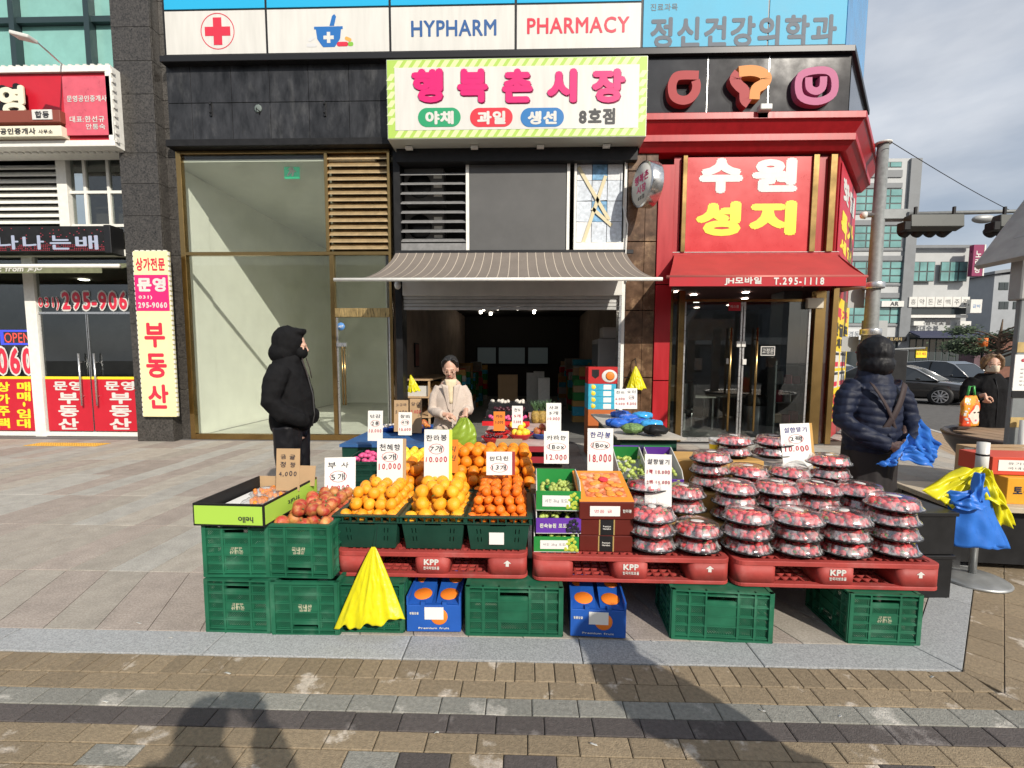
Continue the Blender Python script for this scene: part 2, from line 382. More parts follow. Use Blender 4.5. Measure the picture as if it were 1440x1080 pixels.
# ---- granite slabs between kerb and shop fronts
def slabmat(name, c, c2): return PM(name, c, .8, nscale=7, namt=.16, oi=.10, col2=c2, c2s=90, c2lo=.42, c2hi=.6, bump=.22, bscale=180)
SG = slabmat('slab_grey', (.30, .285, .255), (.40, .385, .35)); SB = slabmat('slab_beige', (.30, .27, .23), (.395, .36, .31)); SP = slabmat('slab_pink', (.265, .225, .195), (.37, .32, .28))
EDGE = [(5.4, 5.2), (7.0, 5.9), (7.55, 7.1), (8.82, 9.69), (9.5, 11.6), (10.2, 14.5), (11.0, 19.)]     # road side edge of the pavement
pave = MB().prism([(-14, 2.413), (2.20, 2.413), (5.0, 5.2), (6.2, 6.0), (6.75, 7.2), (8.02, 9.8), (8.7, 11.7), (9.4, 14.5), (10.2, 19.), (6.6, 19), (6.0, 8.9), (-14, 8.9)], -.05, -.014).build('pavement', bed); tag(pave, kind='structure')
yr = [2.418, 3.125, 4.02, 4.92, 5.82, 6.72, 7.62, 8.40, 9.3, 10.2, 11.1, 12.0, 12.9, 13.8, 14.7]
SM = [SG, SB, SP]; far = [MB(), MB(), MB()]; ns = 0
for r_, (a, b_) in enumerate(zip(yr[:-1], yr[1:])):
    sh = ([0, .03, .05, .02, .04, .0, .03] * 3)[r_]
    lean = -.27 if r_ == 0 else 0.
    for c_ in range(-46, 34):
        x0 = c_ * .302 + sh; x1 = x0 + .298
        if r_ >= 7 and x0 < 6.0: continue
        mi = (rb.choice([0, 1, 2]) if rb.random() < .22 else [0, 1, 2, 0, 2, 1, 0, 1, 2, 1][c_ % 10]) if x0 < 4 else [0, 0, 1][(c_ + r_) % 3]
        poly = [(x0, a + .002), (x1, a + .002), (x1 + lean * (b_ - a) / .7, b_ - .003), (x0 + lean * (b_ - a) / .7, b_ - .003)]
        poly = clip(poly, .7071, -.7071, .7071 * (KX - KY) - .195)
        if poly: poly = clip(poly, 1., -.49, 6.75 - .49 * 7.2 + .02)
        if len(poly) < 3: continue
        ix = 720 + F_ * (x0 / max(a, .1))
        if ix > -150 and ns < 300 and r_ < 7: ns += 1; stone(MB(), poly, rb.uniform(-.001, .001), .03, .0035).build('slab', SM[mi], pave)
        else: stone(far[mi], poly, 0, .03, .0035)
for k in range(3): tag(far[k].build('slab_rows', SM[k], pave), kind='stuff')
sill = MB().box(-14, 5.4, 8.403, 8.9, -.02, .012).build('shop_threshold', PM('threshold_stone', (.12, .118, .115), .7, nscale=60, namt=.3), pave)
# tactile strip in front of the agency door
TY = PM('tactile_yellow', (.62, .36, .06), .75, nscale=40, namt=.2)
tp = thing('tactile_paving', (-8.2, 8.05, 0), 0, 'yellow tactile paving strip set before the estate agency door', 'tactile paving')
tb = MB().box(-8.75, -7.45, 7.72, 8.02, .002, .006)
for i in range(30):
    for j in range(7): tb.lathe([(.014, .006), (.011, .011)], 8, M=Matrix.Translation((-8.72 + i * .0428, 7.74 + j * .043, 0)))
tb.build('plate', TY, tp)
# ---- tan brick verge and road beyond
TANP = PM('tan_paver', (.30, .225, .15), .85, nscale=25, namt=.22, bump=.3, bscale=90, oi=.1)
verge = MB().prism([(5.2, 5.22)] + EDGE + [(10.2, 19.), (9.4, 14.5), (8.7, 11.7), (8.02, 9.8), (6.76, 7.2), (6.2, 6.0)], -.05, -.013).build('verge', bed); tag(verge, kind='structure')
vm_ = MB(); inner = [(4.9, 5.2), (6.2, 6.0), (6.76, 7.2), (8.02, 9.8), (8.7, 11.7), (9.4, 14.5), (10.2, 19.)]
for k in range(1, 6):
    p0, p1, q0, q1 = Vector(inner[k]), Vector(inner[k + 1]), Vector(EDGE[k]), Vector(EDGE[k + 1]); n_ = int((p1 - p0).length / .21)
    for i in range(n_):
        for j in range(7):
            f = lambda u, v: tuple((p0.lerp(p1, u)).lerp(q0.lerp(q1, u), v))
            u0, u1, v0, v1 = (i + .03) / n_, (i + .97) / n_, (j + .03) / 7 * .84, (j + .97) / 7 * .84
            stone(vm_, [f(u0, v0), f(u0, v1), f(u1, v1), f(u1, v0)], 0, .03)
    MB().prism([tuple(p0.lerp(q0, .86)), tuple(p0.lerp(q0, 1.)), tuple(p1.lerp(q1, 1.)), tuple(p1.lerp(q1, .86))][::1], -.14, .004).build('road_kerb_stone', PM('pale_kerb', (.42, .41, .39), .8, nscale=30, namt=.12, oi=.08), verge)
tag(vm_.build('verge_bricks', TANP, verge), kind='stuff')
ASPH = PM('asphalt', (.075, .075, .078), .88, nscale=70, namt=.35, bump=.3, bscale=150)
road = MB().prism([(5.6, 4.6)] + [(x, y - .0) for x, y in EDGE[1:]] + [(12., 24.), (-40, 24), (-40, 40), (160, 40), (160, -60), (12, -60), (9, 2)], -.11, -.10).build('road', ASPH); tag(road, kind='structure')
LMK = PM('road_paint', (.62, .62, .60), .7, nscale=20, namt=.2)
for (x0, y0, x1, y1, w_) in ((12.5, 30, 13.4, 12, .15), (10.9, 13.6, 12.6, 12.9, .4), (17, 30, 18.5, 6, .15)):
    d_ = Vector((x1 - x0, y1 - y0)).normalized(); n_ = Vector((-d_.y, d_.x)) * w_ / 2
    MB().prism([(x0 + n_.x, y0 + n_.y), (x0 - n_.x, y0 - n_.y), (x1 - n_.x, y1 - n_.y), (x1 + n_.x, y1 + n_.y)], -.099, -.096).build('lane_line', LMK, road)
# ================================================================== shop fronts
BLK = PM('black_paint', (.014, .014, .015), .5, nscale=8, namt=.3, spec=.25)
BLKM = PM('black_metal', (.03, .03, .032), .4, .6)
WHT = PM('white_sign', (.62, .61, .575), .4, nscale=3, namt=.07, stretch=(3, 3, .35))
WFR = PM('white_frame', (.74, .73, .68), .45, nscale=14, namt=.08)
RED = PM('red_vinyl', (.50, .014, .03), .38, nscale=5, namt=.06)
REDP = PM('red_panel', (.36, .010, .016), .36, nscale=3, namt=.16, stretch=(3, 3, .4))
YEL = PM('yellow_vinyl', (.85, .66, .03), .4)
PYEL = PM('pale_yellow', (.82, .74, .40), .5, nscale=4, namt=.05)
GOLD = PM('gold_metal', (.33, .215, .085), .22, .95, nscale=3, namt=.12)
GOLDL = PM('gold_slat', (.60, .44, .24), .35, .55, nscale=9, namt=.2)
SILV = PM('brushed_steel', (.62, .62, .62), .3, .9, nscale=30, namt=.1)
GRAN = PM('dark_granite', (.050, .046, .042), .32, nscale=42, namt=.9, bump=.05, bscale=150, oi=.08)
BGR = PM('black_granite', (.024, .025, .028), .35, nscale=3.5, namt=.7, oi=.12, spec=.35, col2=(.055, .056, .058), c2s=2.2, c2lo=.52, c2hi=.72, stretch=(2.2, 2.2, .8))
GLS = GLASS('shop_glass', (.95, .97, .95), .55, veil=.012, vcol=(.75, .78, .70))
GLC = GLASS('clear_glass', (.88, .90, .90), .6)
GLD = GLASS('door_glass', (.74, .77, .76), .9, ior=1.75)
DARK = PM('dark_interior', (.03, .029, .028), .8)
CREAMW = PM('pale_wall', (.86, .86, .78), .85, nscale=2.5, namt=.05)
TEALG = PM('teal_glazing', (.20, .42, .38), .12, nscale=3, namt=.12, spec=.8)
TFR = PM('teal_frame', (.035, .06, .065), .4, .4)
LMP = PM('lamp_glow', (1, .95, .85), .5, emis=(1, .9, .75), es=14.)
MAG = PM('magenta_letters', (.62, .01, .15), .4)
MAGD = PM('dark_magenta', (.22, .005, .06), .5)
GRNL = PM('lime_border', (.38, .56, .10), .45)
PGRN = PM('pale_lime', (.62, .74, .36), .45)
GRND = PM('green_pill', (.02, .30, .13), .4); BLUD = PM('blue_pill', (.02, .16, .42), .4); REDD = PM('red_pill', (.62, .03, .05), .4)
CHAR = PM('charcoal_letters', (.035, .035, .038), .5)
LBLU = PM('light_blue_panel', (.13, .42, .60), .55, nscale=2, namt=.06, spec=.15)
BRB = PM('bright_blue_panel', (.02, .38, .66), .3)
NAVYL = PM('navy_letters', (.03, .10, .28), .4)
CRIM = PM('crimson_letters', (.60, .03, .06), .4)

# ------------------------------------------------------------------ granite pillar between agency and vacant shop
pil = thing('granite_pillar', (-6.9, 8.2, 0), 0, 'speckled dark granite pillar carrying the yellow banner', 'pillar')
PX0, PX1 = -7.15, -6.47
MB().box(PX0 + .02, PX1 - .02, 8.27, 9.2, 0, 9).build('core', DARK, pil)
zj = [0.0, .95, 1.55, 2.15, 2.75, 3.4, 4.05, 4.6, 5.12, 5.62, 6.1, 6.65, 7.2, 7.75, 8.3]
for a, b in zip(zj[:-1], zj[1:]):
    MB().box(PX0, PX1, 8.25, 8.275, a + .003, b - .003).build('tile', GRAN, pil, .002)
    MB().box(PX1 - .0005 - .02, PX1 + .004, 8.2755, 8.62, a + .003, b - .003).build('tile', GRAN, pil, .002)
    MB().box(PX1 + .0045, PX1 + .17, 8.46, 8.49, a + .003, b - .003).build('tile', GRAN, pil, .002)
# vertical banner sign on the pillar
BY = 8.16
bn = thing('banner_sign', (-6.8, BY, 0), 0, 'tall pale yellow and pink banner sign on the granite pillar', 'sign')
r = wrect(187, 353, 241, 586, BY); bx0, bx1, bz0, bz1 = W(194, 470, BY)[0], W(241, 470, BY)[0], r[2], r[3]
MB().box(bx0, bx1, BY, BY + .085, bz0, bz1).build('panel', PYEL, bn, .004)
sc_ = MB()
for i in range(34):
    z = bz0 + (bz1 - bz0) * (i + .5) / 34
    for x in (bx0 - .008, bx1 + .008): sc_.cbox((x, BY + .03, z), (.03, .03, .055))
for i in range(6): sc_.cbox((bx0 + (bx1 - bx0) * (i + .5) / 6, BY + .03, bz1 + .006), (.06, .03, .03))
tag(sc_.build('light_strip', WHT, bn), kind='stuff')
bc = (bx0 + bx1) / 2; bw = bx1 - bx0; hh = bz1 - bz0
pk = PM('pink_vinyl', (.66, .02, .16), .4)
MB().box(bx0 + .002, bx1 - .002, BY - .003, BY, bz1 - hh * .355, bz1 - hh * .14).build('pink_field', pk, bn)
def btext(s, z, w, h, m, Y=BY, **k): text_mb(MB(), s, FR(Y), bc, bz1 - hh * z, w, h, **k).build('lettering', m, bn)
btext('상가전문', .078, bw * .86, hh * .078, CRIM, BY - .002, bold=.03)
btext('문영', .198, bw * .85, hh * .085, WHT, BY - .005, bold=.045)
text_mb(MB(), '031)', FR(BY - .005), bc - bw * .2, bz1 - hh * .275, bw * .4, hh * .025, bold=.03).build('lettering', WHT, bn)
btext('295-9060', .32, bw * .86, hh * .034, WHT, BY - .005, bold=.03)
for s, z in (('부', .50), ('동', .685), ('산', .875)): btext(s, z, bw * .62, hh * .15, CRIM, BY - .002, bold=.03)

# ------------------------------------------------------------------ estate agency (left building)
LY = 8.66
ag = thing('estate_agency', (-9, LY, 0), 0, 'estate agency front with teal upper glazing and red lettered glass doors', 'shop front')
# upper teal glazing
for a, b in ((-13.4, -10.62), (-10.45, -9.42), (-9.32, -8.02), (-7.92, -7.1)):
    for c, d in ((6.75, 7.62), (7.72, 9.2)):
        p = MB().box(a, b, LY + .16, LY + .18, c, d).build('pane', TEALG, ag)
mu = MB()
for x in (-10.54, -9.37, -7.97): mu.box(x - .05, x + .05, LY + .02, LY + .2, 6.6, 9.2)
for z in (6.7, 7.67): mu.box(-13.4, -7.15, LY + .06, LY + .2, z - .05, z + .05)
mu.build('mullions', TFR, ag)
MB().box(-13.4, -7.15, LY + .1, LY + .4, 5.1, 6.66).build('backing_wall', PM('grey_render', (.25, .25, .24), .8, nscale=3, namt=.2), ag)
# white louvre and grid window
lz0, lz1 = W(40, 316, LY)[1], W(40, 230, LY)[1]; lx1 = W(84, 270, LY)[0]
MB().box(-13.4, lx1, LY + .1, LY + .14, lz0, lz1 + .3).build('louvre_backing', DARK, ag)
nl = 9
for i in range(nl):
    z = lz0 + (lz1 - lz0) * (i + .5) / nl
    MB().add([(-13.4, LY - .03, z - .055), (lx1, LY - .03, z - .055), (lx1, LY + .08, z + .05), (-13.4, LY + .08, z + .05),
              (-13.4, LY - .03, z - .04), (lx1, LY - .03, z - .04), (lx1, LY + .08, z + .065), (-13.4, LY + .08, z + .065)],
             [(0, 3, 2, 1), (4, 5, 6, 7), (0, 1, 5, 4), (1, 2, 6, 5), (2, 3, 7, 6), (3, 0, 4, 7)]).build('slat', WFR, ag)
MB().box(lx1, lx1 + .19, LY - .05, LY + .12, lz0 - .35, lz1 + .25).build('post', WFR, ag, .004)
gx0 = lx1 + .19; gx1 = PX0 - .0; gz0 = W(150, 352, LY)[1]; gz1 = lz1 + .25
cols_ = [gx0, W(121, 290, LY)[0], W(154, 290, LY)[0], gx1 + .1]; rws = [gz0, lz0 - .02, W(130, 270, LY)[1], gz1]
for a, b in zip(cols_[:-1], cols_[1:]):
    for c, d in zip(rws[:-1], rws[1:]): MB().box(a + .02, b - .02, LY + .03, LY + .04, c + .02, d - .02).build('pane', GLD, ag)
for x in cols_[1:3]: MB().box(x - .025, x + .025, LY, LY + .07, gz0, gz1).build('glazing_bar', WFR, ag)
for z in rws[1:3]: MB().box(gx0, gx1, LY + .004, LY + .066, z - .025, z + .025).build('glazing_bar', WFR, ag)
MB().box(gx0, gx1, LY + .35, LY + .4, gz0, gz1).build('blind', PM('brown_blind', (.09, .075, .06), .8, nscale=4, namt=.4), ag)
MB().box(-13.4, PX0, LY - .06, LY + .3, gz0 - .12, gz0).build('ledge', WFR, ag, .004)
# shop front below
fz1 = gz0 - .12; dz = W(120, 440, LY)[1]
mx0, mx1 = W(43, 500, LY)[0], W(58, 500, LY)[0]
MB().box(mx0, mx1, LY - .03, LY + .08, .0, fz1).build('mullion', WFR, ag, .004)
MB().box(-13.4, PX0, LY - .02, LY + .06, .02, .10).build('bottom_rail', WFR, ag, .003)
MB().box(mx1, PX0, LY + .0, LY + .05, dz - .02, dz + .02).build('transom', SILV, ag)
MB().box(-13.4, mx0, LY + .02, LY + .03, .1, fz1).build('window_pane', GLD, ag)
MB().box(mx1, PX0, LY + .02, LY + .03, dz + .02, fz1).build('window_pane', GLD, ag)
dm = W(126, 520, LY)[0]
for a, b in ((mx1 + .02, dm - .01), (dm + .01, PX0 - .01)):
    dr = MB().box(a, b, LY + .02, LY + .03, .1, dz - .02).build('door', GLD, ag)
    hx = b - .14 if a < dm - .2 and b < dm + .1 else a + .14
    MB().tube([(hx, LY - .05, .62), (hx, LY - .05, 1.62)], .018, 8).tube([(hx, LY - .05, .8), (hx, LY + .03, .8)], .01, 6).tube([(hx, LY - .05, 1.45), (hx, LY + .03, 1.45)], .01, 6).build('handle', SILV, dr)
    [MB().box(q_, q_ + .012, LY + .015, LY + .035, .1, dz - .02).build('edge_strip', SILV, dr) for q_ in (a, b - .012)]
yz = W(100, 531, LY)[1]
for a, b in ((-13.4, mx0 - .003), (mx1 + .025, dm - .015), (dm + .015, PX0 - .015)):
    MB().box(a, b, LY + .0105, LY + .0135, .12, yz - .03).build('red_film', RED, ag)
    MB().box(a, b, LY + .0105, LY + .0135, yz - .03, yz + .02).build('yellow_film', YEL, ag)
TYv = LY + .007
for (x0, x1) in ((75, 115), (147, 189)):
    wtext(ag, '문영', x0, 536, x1, 549, TYv, WHT, bold=.03)
    for s, a, b in (('부', 552, 568), ('동', 570, 586), ('산', 588, 604)): wtext(ag, s, x0 + 7, a, x1 - 4, b, TYv, WHT, bold=.03)
for i, s in enumerate('매매·임대'): wtext(ag, s, 24 if s != '·' else 32, 537 + i * 14 - (4 if i > 2 else 0), 43 if s != '·' else 36, 550 + i * 14 - (4 if i > 2 else 0) - (6 if s == '·' else 0), TYv, YEL, bold=.03)
for i, s in enumerate('상가주택'): wtext(ag, s, -4, 537 + i * 17, 14, 551 + i * 17, TYv, YEL, bold=.03)
wtext(ag, '031)', 53, 417, 84, 437, LY + .012, WHT, bold=.075); wtext(ag, '031)', 54, 418, 83, 436, LY + .006, CRIM, bold=.02)
wtext(ag, '295-9060', 85, 408, 195, 438, LY + .012, WHT, bold=.085); wtext(ag, '295-9060', 87, 410.5, 193, 435.5, LY + .006, CRIM, bold=.03)
wtext(ag, '9060', -24, 486, 48, 529, LY + .012, WHT, bold=.09); wtext(ag, '9060', -22, 489, 46, 526, LY + .006, CRIM, bold=.03)
# interior of the agency
MB().quad((-13.4, LY + .05, .01), (PX0, LY + .05, .01), (PX0, 12, .01), (-13.4, 12, .01)).quad((-13.4, 12, 0), (PX0, 12, 0), (PX0, 12, fz1), (-13.4, 12, fz1)).quad((PX0, LY + .1, 0), (PX0, 12, 0), (PX0, 12, fz1), (PX0, LY + .1, fz1)).quad((-13.35, LY + .05, 0), (-13.35, 12, 0), (-13.35, 12, fz1), (-13.35, LY + .05, fz1)).quad((-13.4, LY + .05, fz1), (PX0, LY + .05, fz1), (PX0, 12, fz1), (-13.4, 12, fz1)).build('interior_shell', PM('agency_inside', (.10, .10, .085), .85, nscale=1.5, namt=.4), ag)
for i, (x, y) in enumerate(((-9.6, 10), (-8.2, 10), (-8.9, 11), (-7.6, 11), (-10.6, 11))):
    MB().lathe([(.11, fz1 - .02), (.09, fz1 - .03)], 14, M=Matrix.Translation((x, y, 0))).build('downlight', LMP, ag)
# neon OPEN sign hung in the window
op = thing('open_sign', (-10.2, LY + .1, 1.8), 0, 'small blue framed neon OPEN sign in the agency window', 'sign')
ar = wrect(2, 464, 44, 485, LY + .1)
frame_mb(MB(), ar, LY + .08, .03, .035).build('frame', PM('neon_blue', (.05, .06, .6), .4, emis=(.05, .08, 1.), es=1.6), op)
MB().box(ar[0], ar[1], LY + .115, LY + .125, ar[2], ar[3]).build('backing', BLK, op)
wtext(op, 'OPEN', 6, 468, 42, 482, LY + .09, PM('neon_red', (.8, .05, .05), .4, emis=(1., .06, .03), es=2.2))
# red signboard over the agency
SY = 8.05
rs = thing('red_signboard', (-10, SY, 5), 0, 'boxy red estate agency signboard with white frame and raised letters', 'sign')
x1 = W(158, 150, SY)[0]; z0 = W(80, 206, SY)[1]; z1 = W(80, 92, SY)[1]
MB().box(-13.2, x1 - .12, SY + .05, SY + .5, z0 + .1, z1 - .1).build('red_face', RED, rs)
frame_mb(MB(), (-13.2, x1, z0, z1), SY, .55, .10).build('frame', WFR, rs, .006)
sb = MB()
for i in range(44):
    x = x1 - .06 - i * .13
    sb.cbox((x, SY + .04, z1 + .01), (.06, .05, .035)); sb.cbox((x, SY + .2, z0 - .012), (.07, .05, .024))
for i in range(9): sb.cbox((x1 + .01, SY + .04, z0 + .1 + i * .14), (.03, .05, .06))
tag(sb.build('light_strip', WHT, rs), kind='stuff')
cream = PM('cream_letter', (.74, .70, .55), .45); crd = PM('cream_side', (.5, .46, .36), .5)
wtext(rs, '영', 0, 122, 37, 165, SY + .04, BLK, 'raised_letter', ext=.10, bold=.05); wtext(rs, '영', -1, 121, 36, 164, SY - .062, cream, 'raised_letter', ext=.025, bold=.04)
rr = wrect(-40, 155, 84, 172, SY - .1); MB().box(rr[0], rr[1], SY - .1, SY + .05, rr[2], rr[3]).build('brown_bar', PM('brown_bar', (.22, .055, .035), .5), rs, .004)
rr = wrect(45, 154, 73, 168, SY - .11); MB().box(rr[0], rr[1], SY - .112, SY - .101, rr[2], rr[3]).build('white_tag', WHT, rs); wtext(rs, '합동', 49, 156, 69, 166, SY - .114, CHAR, bold=.03)
rr = wrect(-40, 177, 86, 192, SY - .1); MB().box(rr[0], rr[1], SY - .1, SY + .05, rr[2], rr[3]).build('cream_bar', cream, rs, .004)
wtext(rs, '공인중개사', 0, 180, 50, 189, SY - .103, CHAR, bold=.03); wtext(rs, '사무소', 54, 182, 74, 188, SY - .103, CHAR, bold=.02)
rr = wrect(90, 107, 156, 190, SY); pinkp = PM('pink_plate', (.60, .10, .14), .3, nscale=6, namt=.15)
MB().box(rr[0], rr[1], SY + .0, SY + .012, rr[2], rr[3]).build('name_plate', pinkp, rs)
wtext(rs, '문영공인중개사', 94, 134, 150, 143, SY - .003, WHT, bold=.02); wtext(rs, '대표:한선규', 98, 163, 147, 172, SY - .003, WHT, bold=.015); wtext(rs, '안통숙', 121, 174, 148, 182, SY - .003, WHT, bold=.015)
# sign lamp on a stay
la = thing('sign_lamp', (-9.6, SY, 6.6), 0, 'white flood lamp on a thin stay above the red signboard', 'lamp')
hx, hz = W(33, 52, 7.25); ax, az = W(86, 88, SY)
MB().tube([(ax, SY + .1, z1 - .02), (ax, SY, z1 + .03), (hx + .12, 7.33, hz - .02)], .013, 8).build('arm', SILV, la)
MB().cbox((0, 0, 0), (.30, .16, .055), M=Matrix.Translation((hx, 7.25, hz)) @ Matrix.Rotation(R(14), 4, 'Y')).build('head', WHT, la, .015, 2)
# LED ticker
ld = thing('led_ticker', (-9.5, 8.4, 3.7), 0, 'long black LED ticker board above the agency awning', 'display')
rr = wrect(-60, 318, 156, 355, 8.36)
MB().box(rr[0], rr[1], 8.36, 8.62, rr[2], rr[3]).build('case', BLK, ld, .01)
MB().box(rr[1] - .10, rr[1] + .02, 8.33, 8.62, rr[2] - .02, rr[3] + .01).build('end_cap', BLKM, ld, .006)
dr_ = MB(); rz = random.Random(5)
for i in range(150):
    for j in range(14):
        x = rr[1] - .14 - i * .034; z = rr[2] + .04 + j * (rr[3] - rr[2] - .08) / 13.
        if j <= 3 and rz.random() < .8 or rz.random() < .06: dr_.box(x - .007, x + .007, 8.356, 8.36, z - .007, z + .007)
tag(dr_.build('red_diodes', PM('led_red', (.3, .03, .05), .4, emis=(1, .05, .08), es=.1), ld), kind='stuff')
LEDW = PM('led_white', (.3, .33, .42), .4, emis=(.6, .7, 1.), es=.10)
for s, a, b in (('나', -4, 26), ('나', 32, 62), ('는', 70, 100), ('배', 106, 138)): wtext(ld, s, a, 331, b, 351, 8.3555, LEDW, 'lit_letter', bold=.02)
# folded olive awning
aw = thing('folded_awning', (-9.5, 8.2, 3.2), 0, 'half folded olive awning lettered from JEJU above the agency window', 'awning')
olv = PM('olive_canvas', (.16, .17, .10), .8, nscale=12, namt=.25)
rr = wrect(-70, 364, 166, 377, 8.1)
MB().add([(-13, 8.6, rr[3] + .02), (rr[1], 8.6, rr[3] + .02), (rr[1], 8.1, rr[2]), (-13, 8.1, rr[2]), (-13, 8.6, rr[3]), (rr[1], 8.6, rr[3]), (rr[1], 8.1, rr[2] - .02), (-13, 8.1, rr[2] - .02)], [(0, 3, 2, 1), (4, 5, 6, 7), (0, 1, 5, 4), (1, 2, 6, 5), (2, 3, 7, 6), (3, 0, 4, 7)]).build('canvas', olv, aw)
MB().tube([(-13, 8.08, rr[2] + .03), (rr[1] + .04, 8.08, rr[2] + .03)], .035, 10).build('front_bar', WFR, aw)
v1 = W(144, 384, 8.08)
MB().box(-13, v1[0], 8.07, 8.078, v1[1], rr[2]).build('valance', olv, aw)
wtext(aw, 'efit from', -16, 374, 33, 382, 8.067, WHT, bold=.02, shear=.2); wtext(aw, 'JEJU', 38, 374, 60, 382, 8.067, WHT, bold=.02, shear=.2)

# ------------------------------------------------------------------ main building shell
bd = thing('corner_building', (0, D + .3, 0), 0, 'corner building with pharmacy panels above a row of shops', 'building')
cx0 = PX1 + .17
conc = PM('building_concrete', (.20, .20, .20), .85, nscale=2, namt=.2)
# upper storey wall behind the panels, party walls and slabs
MB().box(cx0, 5.3, D + .25, D + .5, 5.2, 9.5).build('upper_wall', conc, bd)
MB().box(-6.9, 5.85, D + .5, 19.5, 5.12, 5.25).build('floor_slab', conc, bd)
for x in (-6.85, -2.6, 2.32): MB().box(x - .06, x + .06, D + .62, 19.5, .02, 5.12).build('party_wall', conc, bd)
MB().box(-6.9, 7.05, 19.5, 19.7, .02, 9).build('rear_wall', conc, bd)
MB().box(6.95, 7.08, 10.46, 19.5, .02, 9.5).build('flank_wall', conc, bd)
MB().quad((-6.85, D + .45, .014), (5.9, D + .45, .014), (5.9, 19.5, .014), (-6.85, 19.5, .014)).build('shop_floor', PM('shop_floor', (.20, .20, .19), .45, nscale=3, namt=.25), bd)
# pharmacy panels
PY = D - .05
pz0 = 6.79; 
xs = [W(233, 83, PY)[0], W(376, 80, PY)[0], W(549, 77, PY)[0], W(725, 75, PY)[0], W(902, 72, PY)[0], W(1079, 69, PY)[0], 5.36]
ztop = W(600, 8, PY)[1]
ph = thing('pharmacy_sign', (-2, PY, 6.8), 0, 'row of white pharmacy sign panels with red cross and mortar', 'sign')
for i in range(4):
    MB().box(xs[i] + .02, xs[i + 1] - .02, PY, PY + .06, pz0, ztop - .015).build('panel', WHT, ph, .003)
    MB().box(xs[i] + .02, xs[i + 1] - .02, PY, PY + .06, ztop + .015, 9.2).build('panel', BRB, ph, .003)
fr_ = MB()
for x in xs[:5]: fr_.box(x - .019, x + .019, PY + .01, PY + .1, pz0 - .02, 9.2)
fr_.box(xs[0], xs[4], PY + .012, PY + .1, ztop - .014, ztop + .014); fr_.build('frame', BLKM, ph)
# red cross in a ring
kx_, kz_ = W(306, 44, PY); q = FR(PY - .002)
ring = MB(); rin, rout = .285, .30
ring.add([(math.cos(t) * rr_ , math.sin(t) * rr_, 0) for rr_ in (rin, rout) for t in [2 * math.pi * i / 40 for i in range(40)]], [(i, (i + 1) % 40, 40 + (i + 1) % 40, 40 + i)[::-1] for i in range(40)], M=Matrix.Translation((kx_, 0, kz_)) @ q); ring.build('ring', CRIM, ph)
MB().box(kx_ - .075, kx_ + .075, PY - .003, PY, kz_ - .225, kz_ + .225).box(kx_ - .225, kx_ - .0755, PY - .003, PY, kz_ - .075, kz_ + .075).box(kx_ + .0755, kx_ + .225, PY - .003, PY, kz_ - .075, kz_ + .075).build('red_cross', CRIM, ph)
# mortar and pestle with pills
kx_, kz_ = W(462, 46, PY); Q = Matrix.Translation((kx_, 0, kz_)) @ FR(PY); bl = PM('mortar_blue', (.02, .14, .42), .4)
MB().prism([(-.25, .10), (.25, .10), (.25, .055), (.22, .055), (.2, -.1), (.13, -.2), (.10, -.235), (-.10, -.235), (-.13, -.2), (-.2, -.1), (-.22, .055), (-.25, .055)], 0, .003, M=Q).prism([(.02, .11), (.10, .11), (.14, .26), (.11, .30), (.07, .27)], 0, .003, M=Q).build('mortar', bl, ph)
MB().box(-.03, .03, -.17, .01, .0032, .006, M=Q).box(-.09, -.0302, -.11, -.05, .0032, .006, M=Q).box(.0302, .09, -.11, -.05, .0032, .006, M=Q).build('small_cross', WHT, ph)
def pill(x, y, w, h, m, a=0): MB().prism([(x + (w - h) / 2 * (1 if math.cos(t) > 0 else -1) + h / 2 * math.cos(t), y + h / 2 * math.sin(t)) for t in [2 * math.pi * (i + .5) / 20 for i in range(20)]], 0, .003, M=Q @ Matrix.Translation((x, y, 0)) @ Matrix.Rotation(a, 4, 'Z') @ Matrix.Translation((-x, -y, 0))).build('pill', m, ph)
pill(-.30, -.2, .18, .06, PM('pill_grey', (.6, .6, .6), .5)); pill(-.30, -.10, .12, .05, MATS['pill_grey'], .6)
pill(.24, -.19, .2, .075, CRIM); pill(.38, -.19, .1, .07, PM('pill_green', (.2, .45, .05), .5)); pill(.34, -.11, .12, .06, PM('pill_orange', (.8, .35, .08), .5), -.4)
wtext(ph, 'HYPHARM', 578, 28, 698, 51, PY - .002, NAVYL, bold=.018); wtext(ph, 'PHARMACY', 741, 24, 885, 47, PY - .002, CRIM, bold=.018)
# blue clinic panels
cl = thing('clinic_sign', (3, PY, 6.8), 0, 'light blue clinic sign panels with large grey Korean lettering', 'sign')
for i in (4, 5): MB().box(xs[i] + (.02 if i == 4 else .012), xs[i + 1] - .012, PY, PY + .06, pz0, 9.2).build('panel', LBLU, cl, .003)
MB().box(xs[5] - .011, xs[5] + .011, PY + .01, PY + .1, pz0, 9.2).build('mullion', BLKM, cl)
ch_ = 5.36
MB().add([(ch_, PY, pz0), (ch_ + 1.67, PY + 1.99, pz0), (ch_ + 1.67, PY + 1.99, 9.2), (ch_, PY, 9.2), (ch_ - .04, PY + .06, pz0), (ch_ + 1.6, PY + 2.04, pz0), (ch_ + 1.6, PY + 2.04, 9.2), (ch_ - .04, PY + .06, 9.2)], [(0, 1, 2, 3), (5, 4, 7, 6), (4, 0, 3, 7), (1, 5, 6, 2), (4, 5, 1, 0), (3, 2, 6, 7)]).build('corner_panel', PM('mid_blue_panel', (.06, .26, .52), .2, nscale=2, namt=.2), cl)
GRL = PM('grey_letters', (.15, .17, .20), .6, spec=.2)
